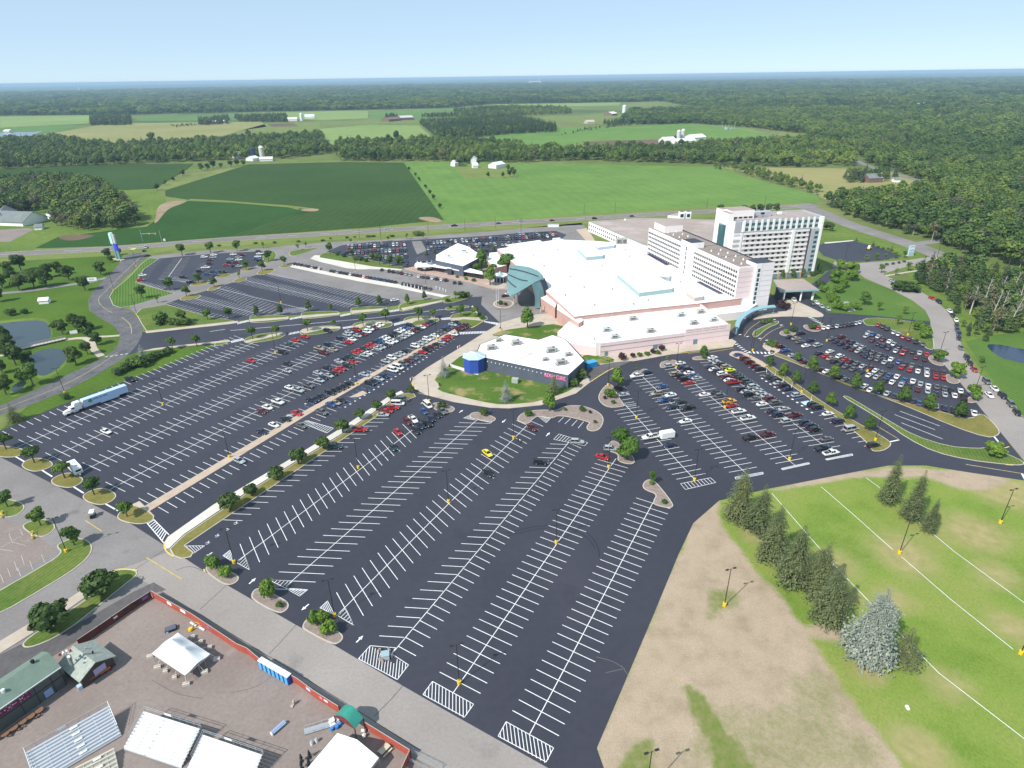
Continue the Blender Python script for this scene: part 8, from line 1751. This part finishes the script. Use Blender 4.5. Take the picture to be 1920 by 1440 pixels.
for s, e in ((0,0),(1,1)):
    pts = [V0[2*k+s] for k in range(K+1)]; base_ = [Vector((p.x, p.y, 2.9)) for p in pts]
    for k in range(K): f = [base_[k], base_[k+1], pts[k+1]-Vector((0,0,.13)), pts[k]-Vector((0,0,.13))]; b.add(f, [(0,1,2,3),(3,2,1,0)], plain('gable_red', (.35,.09,.10),.7) if k == 0 else b.mats[0])
b.build('gable_board', ga)
b = MB()
for p in (fa, fb, ba, bb_): q = p-og; b.tube((q.x, q.y, 0),(q.x, q.y, 3.2),.12,.12, M['brownf'],8)
b.build('post', ga)
# long green roofed building, cabin, loudspeaker mast
M['groof'] = mottled('green_shingles', (.15,.21,.17),(.19,.255,.21),.4,3,.12,.9,.15); M['gwall'] = plain('dark_grey_siding', (.10,.105,.10),.8); M['lroof'] = mottled('lichen_shingles', (.28,.31,.27),(.40,.43,.38),1.5,5,.3,.95,.1)
E1, E0 = W(114,1251,5.3), W(-30,1350,5.3); u = (E0-E1).normalized(); n = Vector((-u.y, u.x, 0)); 
if n.y < 0: n = -n
gb = thing('green_roofed_building', 'long dark building with a green shingle roof and maroon banner', 'building', Vector((E1.x, E1.y, 0))); o0 = gb.location
wd_ = 8.0; a = Vector((E1.x, E1.y, 0))+n*wd_/2-o0; c = Vector((E0.x, E0.y, 0))+n*wd_/2-o0
b = MB(); gable(b, a-u*-.3, c+u*8, wd_-.8,5.3,7.2, M['gwall'], M['groof'],.4); b.build('block', gb)
b = MB(); p, q = E1-o0, E0+u*8-o0; b.tube(p+Vector((0,0,-.02)), q, .09,.09, M['whitep'],5); b.build('gutter', gb)
b = MB(); ang = math.atan2(u.y, u.x); M['banner'] = plain('maroon_banner', (.16,.02,.075),.7); s0 = u*11.5+n*.32-Vector((0,0,0)); b.box(Vector((0,0,4.05))+u*12.6+n*.3,(13.4,.05,1.5), M['banner'], ang); b.build('banner', gb)
b = MB(); rnd = random.Random(5); M['script'] = plain('pale_pink_script', (.72,.42,.55),.7)
x = 7.4
while x < 18.4:
    w = rnd.uniform(.12,.3); zz = 4.1+rnd.uniform(-.04,.05)
    if rnd.random() < .84: b.box(Vector((0,0, zz))+u*x+n*.262,(w, .02, rnd.uniform(.16,.36)), M['script'], ang)
    x += w+.1
for x0 in (6.5,7.1,7.8,9.4,10.0): b.box(Vector((0,0,3.6))+u*x0+n*.262,(.34,.02,.1), M['script'], ang); b.box(Vector((0,0,4.5))+u*x0+n*.262,(.2,.02,.14), M['script'], ang)
b.build('banner_script', gb)
b = MB(); b.box(Vector((0,0,1.25))+u*3.4+n*.3,(1.5,.08,1.7), plain('pale_blue_door', (.30,.38,.62),.6), ang); b.build('door', gb)
b = MB(); b.box(Vector((0,0,2.9))+u*6+n*.33,(12,.05,.12), M['black'], ang)
for x0 in (.3,2.2,5.2,8): b.box(Vector((0,0,2.6))+u*x0+n*.34,(.1,.04,5.0), M['black'], ang)
b.build('wall_trim', gb)
b = MB(); rc = a+u*2.8; b.box((rc.x, rc.y, 7.4),(.5,.5,.9), M['black']); rv_ = a+u*9-n*1.6; b.tube((rv_.x, rv_.y, 6.1),(rv_.x, rv_.y, 7.0),.28,.35, M['whitep'],8); b.build('chimney', gb)
b = MB(); ca, cb_ = W(139,1212,4.6), W(176,1240,4.6); of2 = Vector((ca.x, ca.y, 0)); cabin = thing('cabin', 'small cabin with lichen grey shingle roof beside the loudspeaker mast', 'cabin', of2)
gable(b, Vector((0,0,0)), Vector((cb_.x-of2.x, cb_.y-of2.y, 0)),6.6,2.9,4.6, plain('dark_brown_siding', (.07,.05,.045),.8), M['lroof'],.5); b.build('block', cabin)
dC = Vector((cb_.x-of2.x, cb_.y-of2.y, 0)); Lc = dC.length; dC.normalize(); nC = Vector((-dC.y, dC.x, 0)); angC = math.atan2(dC.y, dC.x)
b = MB(); b.box(dC*(Lc+.05)+Vector((0,0,1.7))+nC*.4,(.06,2.4,1.9), plain('lilac_board', (.38,.36,.55),.6), angC); b.build('notice_board', cabin)
b = MB()
for x0, y0 in ((.3,.8),(.45,-1.2),(.6,1.0),(.75,-.9)): c = dC*Lc*x0+nC*y0*1.3; b.tube((c.x, c.y, 4.0-abs(y0)*.1),(c.x, c.y, 4.5),.16,.16, M['black'] if y0 > .9 else M['steel'],6)
b.build('roof_vents', cabin)
pa, pb_ = W(156,1288), W(209,1256); dp = (pb_-pa); Lp = dp.length; dp.normalize(); angp = math.atan2(dp.y, dp.x); rl = thing('orange_railing', 'orange timber counter railing in front of the cabin', 'railing', pa)
b = MB(); b.box(dp*Lp/2+Vector((0,0,1.0)),(Lp, .7,.12), plain('orange_timber', (.50,.15,.05),.7), angp); b.box(dp*Lp/2+Vector((0,0,.55)),(Lp, .1,.2), b.mats[0], angp); b.build('counter_top', rl)
for i in range(6): b = MB(); b.box(dp*Lp*i/5+Vector((0,0,.5)),(.14,.5,1.0), M['brownf'], angp); b.build('post', rl)
b = MB(); b.box(-dp*.5+Vector((0,0,.5)),(.8,1.0,.9), M['trail'], angp); b.build('end_panel', rl)
ms = thing('loudspeaker_mast', 'tall timber mast with a cluster of loudspeakers by the cabin', 'mast', W(144,1270)); b = MB(); b.tube((0,0,0),(0,0,7.2),.2,.16, M['unit'],10); b.build('pole', ms)
b = MB(); b.box((0,0,7.1),(2.6,.14,.14), M['steel'],.5); b.box((0,0,6.5),(2.0,.12,.12), M['steel'],-.4); b.build('crossarm', ms)
for i, (x, y, z) in enumerate(((-1.1,-.5,7.3),(-.5,-.2,7.4),(.2,.2,7.4),(.9,.5,7.3),(-.7,.4,6.7),(.7,-.2,6.7))): b = MB(); b.tube((x, y, z),(x+.3*math.cos(i), y+.3*math.sin(i), z+.1),.12,.34, M['whitep'] if i % 3 else PAINT['r'],8); b.build('loudspeaker', ms)
# bleachers
def bleacher(label, p0, p1, depthpt, rows_, zback, zfront, mat, rail=True, endz=None, aisle=.55):
    """p0-p1: back (high) edge in the photo at zback; depthpt: front edge under p1 at zfront"""
    A, B = W(*p0, zback), W(*p1, zback); C = W(*depthpt, zfront); u = Vector((B.x-A.x, B.y-A.y, 0)); L = u.length; u.normalize(); v = Vector((C.x-B.x, C.y-B.y, 0)); v -= u*v.dot(u); D = v.length; v.normalize(); ang = math.atan2(u.y, u.x); o = Vector((A.x, A.y, 0)); t = thing('bleacher', label, 'bleacher', o)
    b = MB(); f = MB(); fr_ = MB()
    for i in range(rows_):
        q = i/(rows_-1); z = zback+(zfront-zback)*q; c = u*L/2+v*(D*q)
        b.box(c+Vector((0,0, z)),(L, .30,.05), mat, ang); b.box(c+v*-.22+Vector((0,0, z-.22)),(L, .05,.16), mat, ang)
        f.box(c+v*.34+Vector((0,0, z-.36)),(L, .32,.05), M['steel'], ang); f.box(c+v*.20+Vector((0,0, z-.2)),(L, .05,.3), mat, ang)
    b.build('seat_plank', t); f.build('foot_plank', t)
    for k in range(6):
        s = u*(L*(.02+.96*k/5)); fr_.tube(s+Vector((0,0, zback-.1)), s+v*D+Vector((0,0, zfront-.1)),.06,.06, M['steel'],5)
        for q in (0,.35,.7): z = zback+(zfront-zback)*q; e = s+v*D*q; fr_.tube((e.x, e.y, 0),(e.x, e.y, z),.05,.05, M['steel'],5)
    fr_.build('frame', t)
    if rail:
        r = MB()
        for z in (.45,1.0): 
            r.tube(-v*.5+Vector((0,0, zback+z)), u*L-v*.5+Vector((0,0, zback+z)),.04,.04, M['steel'],5)
            for e in (Vector((0,0,0)), u*L): r.tube(e-v*.5+Vector((0,0, zback+z)), e+v*D*.75+Vector((0,0, zback+(zfront-zback)*.75+z)),.035,.035, M['steel'],5)
        for k in range(9): s = u*L*k/8-v*.5; r.tube(s+Vector((0,0, zback-.4)), s+Vector((0,0, zback+1.0)),.04,.04, M['steel'],5)
        r.build('guard_rail', t)
        r = MB(); r.box(u*L*.42-v*.52+Vector((0,0, zback+.65)),(1.6,.05,.7), M['whitep'], ang); r.build('sign_board', t)
    r = MB()
    for i in range(0, rows_, 2): q = (i+.5)/(rows_-1); z = zback+(zfront-zback)*q; e = u*L*aisle+v*D*q; r.box(e+Vector((0,0, z+.12)),(1.3,.4,.06), M['whitep'], ang); r.tube(e+Vector((0,0, z)), e+Vector((0,0, z+.8)),.03,.03, M['steel'],5)
    r.build('aisle_step', t)
    return t
M['alu'] = plain('bleacher_aluminium', (.62,.65,.70),.35,.35); M['aluw'] = plain('bright_bleacher_metal', (.80,.81,.82),.4,.1); M['tan'] = plain('weathered_tan_plank', (.55,.50,.38),.7)
bleacher('grey blue metal bleacher beside the green roofed building', (48,1412),(205,1324),(225,1374),10,3.2,.6, M['alu'])
bleacher('bright white bleacher nearest the marquee', (268,1335),(374,1368),(342,1434),11,3.2,.6, M['aluw'], aisle=.33); bleacher('bright white bleacher right of the other white one', (379,1379),(491,1417),(462,1476),11,3.2,.6, M['aluw'], aisle=.3)
bleacher('low tan plank bleacher at the bottom edge', (140,1441),(214,1403),(248,1438),7,1.6,.4, M['tan'], False)
# small yard things
b = MB(); b.box((0,0,.35),(2.4,1.6,.3), M['black']); b.box((0,0,.6),(2.2,1.4,.2), M['slate']); b.box((-.8,-.8,.25),(.5,.1,.4), M['trail']); o = b.build('low_platform'); o.location = W(321,1181,.05); o.rotation_euler = (0,0,.5); tag(o, 'low black platform trolley behind the open marquee', 'platform')
b = MB(); b.tube((0,0,.2),(0,0,.7),.55,.45, M['lampbase'],12); b.tube((.4,0,.4),(2.2,1.2,.3),.06,.06, M['lampbase'],5); b.tube((-.2,.3,.4),(.2,2.2,.3),.06,.06, M['lampbase'],5); b.tube((.2,2.2,.3),(2.2,1.2,.3),.06,.06, M['lampbase'],5); o = b.build('yellow_frame'); o.location = W(358,1182,.05); tag(o, 'yellow wheeled carrier lying by the red fence', 'carrier')  # a yellow frame without wheels, built as a hub with joined tubes
for i, (x, y) in enumerate(((363,1171),(378,1179))): b = MB(); b.box((0,0,.15),(2.2,.4,.2), M['whitep']); b.box((0,0,.28),(2.2,.08,.06), M['steel']); o = b.build('white_board'); o.location = W(x, y, .05); o.rotation_euler = (0,0,-.55); tag(o, 'white board on the ground by the red fence, '+('left one' if i == 0 else 'right one'),'board')
b = MB(); b.box((0,0,.5),(3.0,.8,.3), M['trail']); b.box((0,0,.72),(3.0,.5,.16), plain('grey_blue_lid', (.25,.34,.5),.5)); b.box((-1.5,0,.35),(.3,.8,.6), M['whitep']); o = b.build('trough'); o.location = W(523,1367,.05); o.rotation_euler = (0,0, heading((516,1372),(532,1358))); tag(o, 'long blue grey tub standing alone in the yard', 'tub')
for i, (x, y) in enumerate(((585,1396),(594,1391))): b = MB(); b.tube((0,0,0),(0,0,.85),.28,.32, M['whitep'],10); b.tube((0,0,.85),(0,0,1.0),.33,.2, M['steel'],10); o = b.build('white_bin'); o.location = W(x, y, .05); tag(o, 'white bin near the ridge tent, '+('left one' if i == 0 else 'right one'),'bin')
b = MB(); b.box((0,0,.6),(.4,.5,.9), M['conc']); b.box((.1,.1,1.2),(.15,.3,.3), M['coping']); b.box((-.2,-.5,.2),(.5,.6,.12), M['conc']); o = b.build('tan_post_stack'); o.location = W(551,1321,.05); tag(o, 'small tan stand with a long shadow in the yard', 'stand')
wb = thing('wheeled_cart', 'white and blue wheeled cart beside the green arch', 'cart', W(628,1360),.6)
b = MB(); b.box((0,0,.9),(1.8,1.2,.5), M['whitep']); b.box((-.3,.2,1.4),(1.0,.9,.5), M['whitep']); b.build('body', wb)
for x, y in ((-.8,-.7),(.1,-.9),(.8,-.6),(.5,.5)): b = MB(); b.tube((x, y, 0),(x, y, .75),.32,.36, plain('bright_blue_drum', (.04,.22,.62),.5),10); b.build('drum', wb)
rp = thing('steel_ramp', 'steel access ramp with handrails left of the wheeled cart', 'ramp', W(604,1364), heading((585,1371),(621,1360)))
b = MB(); b.box((0,0,.3),(6.6,1.3,.08), M['steel']); b.build('deck', rp); b = MB()
for s in (-.65,.65):
    b.tube((-3.3, s, 1.1),(3.3, s, 1.2),.04,.04, M['steel'],5)
    for k in range(5): b.tube((-3.2+k*1.6, s, 0),(-3.2+k*1.6, s, 1.1),.035,.035, M['steel'],5)
b.build('handrail', rp)
b = MB()
for i, (x, y) in enumerate(((0,0),(1.1,.5),(.2,-1.0))): b.box((x, y, .35),(.9,.5,.3), M['whitep'], i); b.box((x+.3, y, .6),(.4,.4,.3), M['coping'], i*.7)
o = b.build('crate_pile'); o.location = W(682,1372,.05); tag(o, 'pile of white boxes under the right side of the green arch', 'pile')
b = MB(); b.box((0,0,.75),(2.2,.9,.08), M['tan']); 
for s in (-1,1): b.box((0, s*.8,.45),(2.2,.3,.06), M['tan']); b.box((s*.8,0,.4),(.08,1.6,.08), M['black']); b.box((s*.8,0,.2),(.08,.1,.8), M['black'])
o = b.build('picnic_table'); o.location = W(722,1409,.05); o.rotation_euler = (0,0,.9); tag(o, 'tan picnic table in the shade of the ridge tent', 'table')
um = thing('parasol_cluster', 'dark folded parasols clustered left of the ridge tent', 'parasol', W(566,1428)); 
for i, (x, y) in enumerate(((0,0),(1.3,.7),(.4,-1.3),(1.6,-.8))): b = MB(); b.tube((x, y, 0),(x, y, 2.2),.05,.05, M['black'],6); b.tube((x, y, 1.0),(x, y, 2.3),.32,.06, M['dark'],8); b.tube((x, y, 0),(x, y, .1),.4,.4, M['black'],10); b.build('parasol', um)
um['category'] = 'parasols'
for i, (x, y) in enumerate(((60,1347),(45,1357),(28,1369),(76,1336),(12,1380))):
    b = MB(); b.tube((0,0,0),(0,0,.75),.06,.06, M['bark'],6); b.tube((0,0,.72),(0,0,.8),.75,.75, plain('brown_table_top', (.2,.11,.07),.7),12)
    for k in range(3): t = k*2.1+i; b.box((.95*math.cos(t),.95*math.sin(t),.42),(.4,.4,.06), b.mats[1], t); b.box((.95*math.cos(t),.95*math.sin(t),.2),(.06,.06,.4), M['bark'], t)
    o = b.build('round_table'); o.location = W(x, y, .05); tag(o, '%s round brown table in the shade of the green roofed building, from the sun side' % ORD[i], 'table', 'tables below the banner')
gr = thing('crowd_barrier', 'galvanised crowd barrier lane at the right end of the yard', 'barrier', W(800,1428)); 
for k in (0,1.6,3.2):
    b = MB(); A, B = W(774,1412), W(830,1440); d = (B-A); L = d.length; d.normalize(); n = Vector((-d.y, d.x, 0)); ofs = A-W(800,1428)-n*k
    for z in (.3,.65,1.0): b.tube(ofs+Vector((0,0, z)), ofs+d*L+Vector((0,0, z)),.04,.04, M['steel'],5)
    for i in range(6): q = ofs+d*L*i/5; b.tube((q.x, q.y, 0),(q.x, q.y, 1.05),.04,.04, M['steel'],5)
    b.build('rail', gr)
# grey pallet box with barricades on the hatched end
pbx = thing('pallet_box', 'grey blue lidded box on the hatched end of the bay row', 'box', W(723,1233),.18); b = MB(); b.box((0,0,.62),(1.7,1.5,1.2), M['gpanel']); b.build('box_body', pbx); b = MB(); b.box((0,0,1.27),(1.8,1.6,.1), plain('grey_blue_cover', (.30,.42,.46),.5)); b.build('lid', pbx)
for i, (x, y) in enumerate(((711,1223),(713,1236),(717,1240),(730,1221),(733,1231))): 
    b = MB(); b.box((0,0,.7),(.9,.1,.2), plain('tan_plank', (.5,.38,.3),.8)); b.box((0,0,.4),(.9,.08,.15), b.mats[0]); b.box((-.4,0,.4),(.08,.5,.8), M['coping']); b.box((.4,0,.4),(.08,.5,.8), M['coping']); o = b.build('barricade'); o.location = W(x, y, .06); o.rotation_euler = (0,0,1.2+i*.3); tag(o, '%s small wooden barricade around the grey box, from the left' % ORD[i], 'barrier', 'barricades at the grey box')
for i, (x, y) in enumerate(((3,967),(60,1006))):
    b = MB(); b.box((0,0,.35),(3.4,.25,.3), M['yellow']); b.box((-1.2,.3,.6),(.15,.9,.6), M['yellow']); b.box((1.2,.3,.6),(.15,.9,.6), M['yellow']); b.tube((-1.6,.4,.9),(1.6,.4,.9),.05,.05, M['yellow'],5); o = b.build('yellow_barrier'); o.location = W(x, y, .14); o.rotation_euler = (0,0,-.9); tag(o, 'yellow cart barrier on the old lot island, '+('left one' if i == 0 else 'right one'),'barrier')
b = MB(); b.prism(WS([(1572,570),(1592,585),(1604,582),(1590,566),(1577,566)]),.02,.12, M['gpanel']); struct(b.build('terrace'))
# ================================================================ air, light, camera
hz = bpy.data.meshes.new('haze'); hb_ = MB(); hb_.box((0,17000,57.5),(92000,72000,117), plain('tmp', (1,1,1)))
ho = hb_.build('haze'); ho.data.materials.clear(); hm = bpy.data.materials.new('haze'); hm.use_nodes = True; nt = hm.node_tree; nt.nodes.remove(nt.nodes['Principled BSDF'])
pv = nt.nodes.new('ShaderNodeVolumePrincipled'); pv.inputs['Color'].default_value = (.55,.78,1.0,1); pv.inputs['Density'].default_value = 7.5e-5; pv.inputs['Anisotropy'].default_value = .0
nt.links.new(pv.outputs[0], nt.nodes['Material Output'].inputs['Volume']); ho.data.materials.append(hm); ho['kind'] = 'stuff'; ho['label'] = 'thin pale summer haze over the whole country'; ho['category'] = 'haze'; ho.visible_shadow = True
w = bpy.data.worlds.new('World'); SC.world = w; w.use_nodes = True; nt = w.node_tree; bg = nt.nodes['Background']; sky = nt.nodes.new('ShaderNodeTexSky'); sky.sky_type = 'NISHITA'; sky.sun_disc = False
SAZ, SEL = math.radians(228.3), math.radians(45.7)
sky.sun_elevation = SEL; sky.sun_rotation = SAZ; sky.altitude = 300; sky.air_density = .5; sky.dust_density = .1; sky.ozone_density = 1.0
mx = nt.nodes.new('ShaderNodeMix'); mx.data_type = 'RGBA'; mx.inputs[0].default_value = .72; nt.links.new(sky.outputs[0], mx.inputs[6]); mx.inputs[7].default_value = (3.7,5.0,6.1,1); nt.links.new(mx.outputs[2], bg.inputs['Color']); bg.inputs['Strength'].default_value = .13
sd_ = Vector((math.sin(SAZ)*math.cos(SEL), math.cos(SAZ)*math.cos(SEL), math.sin(SEL)))
sl = bpy.data.lights.new('sun', 'SUN'); sl.energy = 4.6; sl.angle = math.radians(.5); sl.color = (1,.96,.89); so_ = bpy.data.objects.new('sun', sl); COL.objects.link(so_); so_.rotation_euler = sd_.to_track_quat('Z', 'Y').to_euler(); so_.location = (0,0,300)
cam = bpy.data.cameras.new('camera'); co = bpy.data.objects.new('camera', cam); COL.objects.link(co); SC.camera = co
f0 = ray(960,720); rt = (ray(961,720)-f0).normalized(); up = -(ray(960,721)-f0).normalized(); bk = -f0.normalized()
co.matrix_world = Matrix(((rt.x, up.x, bk.x, 0),(rt.y, up.y, bk.y, 0),(rt.z, up.z, bk.z, CH),(0,0,0,1)))
cam.sensor_width = 36; cam.lens = CF/1920*36; cam.clip_end = 90000; cam.clip_start = 1
SC.view_settings.view_transform = 'Standard'; SC.view_settings.look = 'None'; SC.view_settings.gamma = 1; SC.view_settings.exposure = .25
SC.cycles.max_bounces = 5; SC.cycles.diffuse_bounces = 2; SC.cycles.glossy_bounces = 2; SC.cycles.transmission_bounces = 2; SC.cycles.volume_bounces = 0; SC.cycles.use_denoising = True
SC.unit_settings.system = 'METRIC'
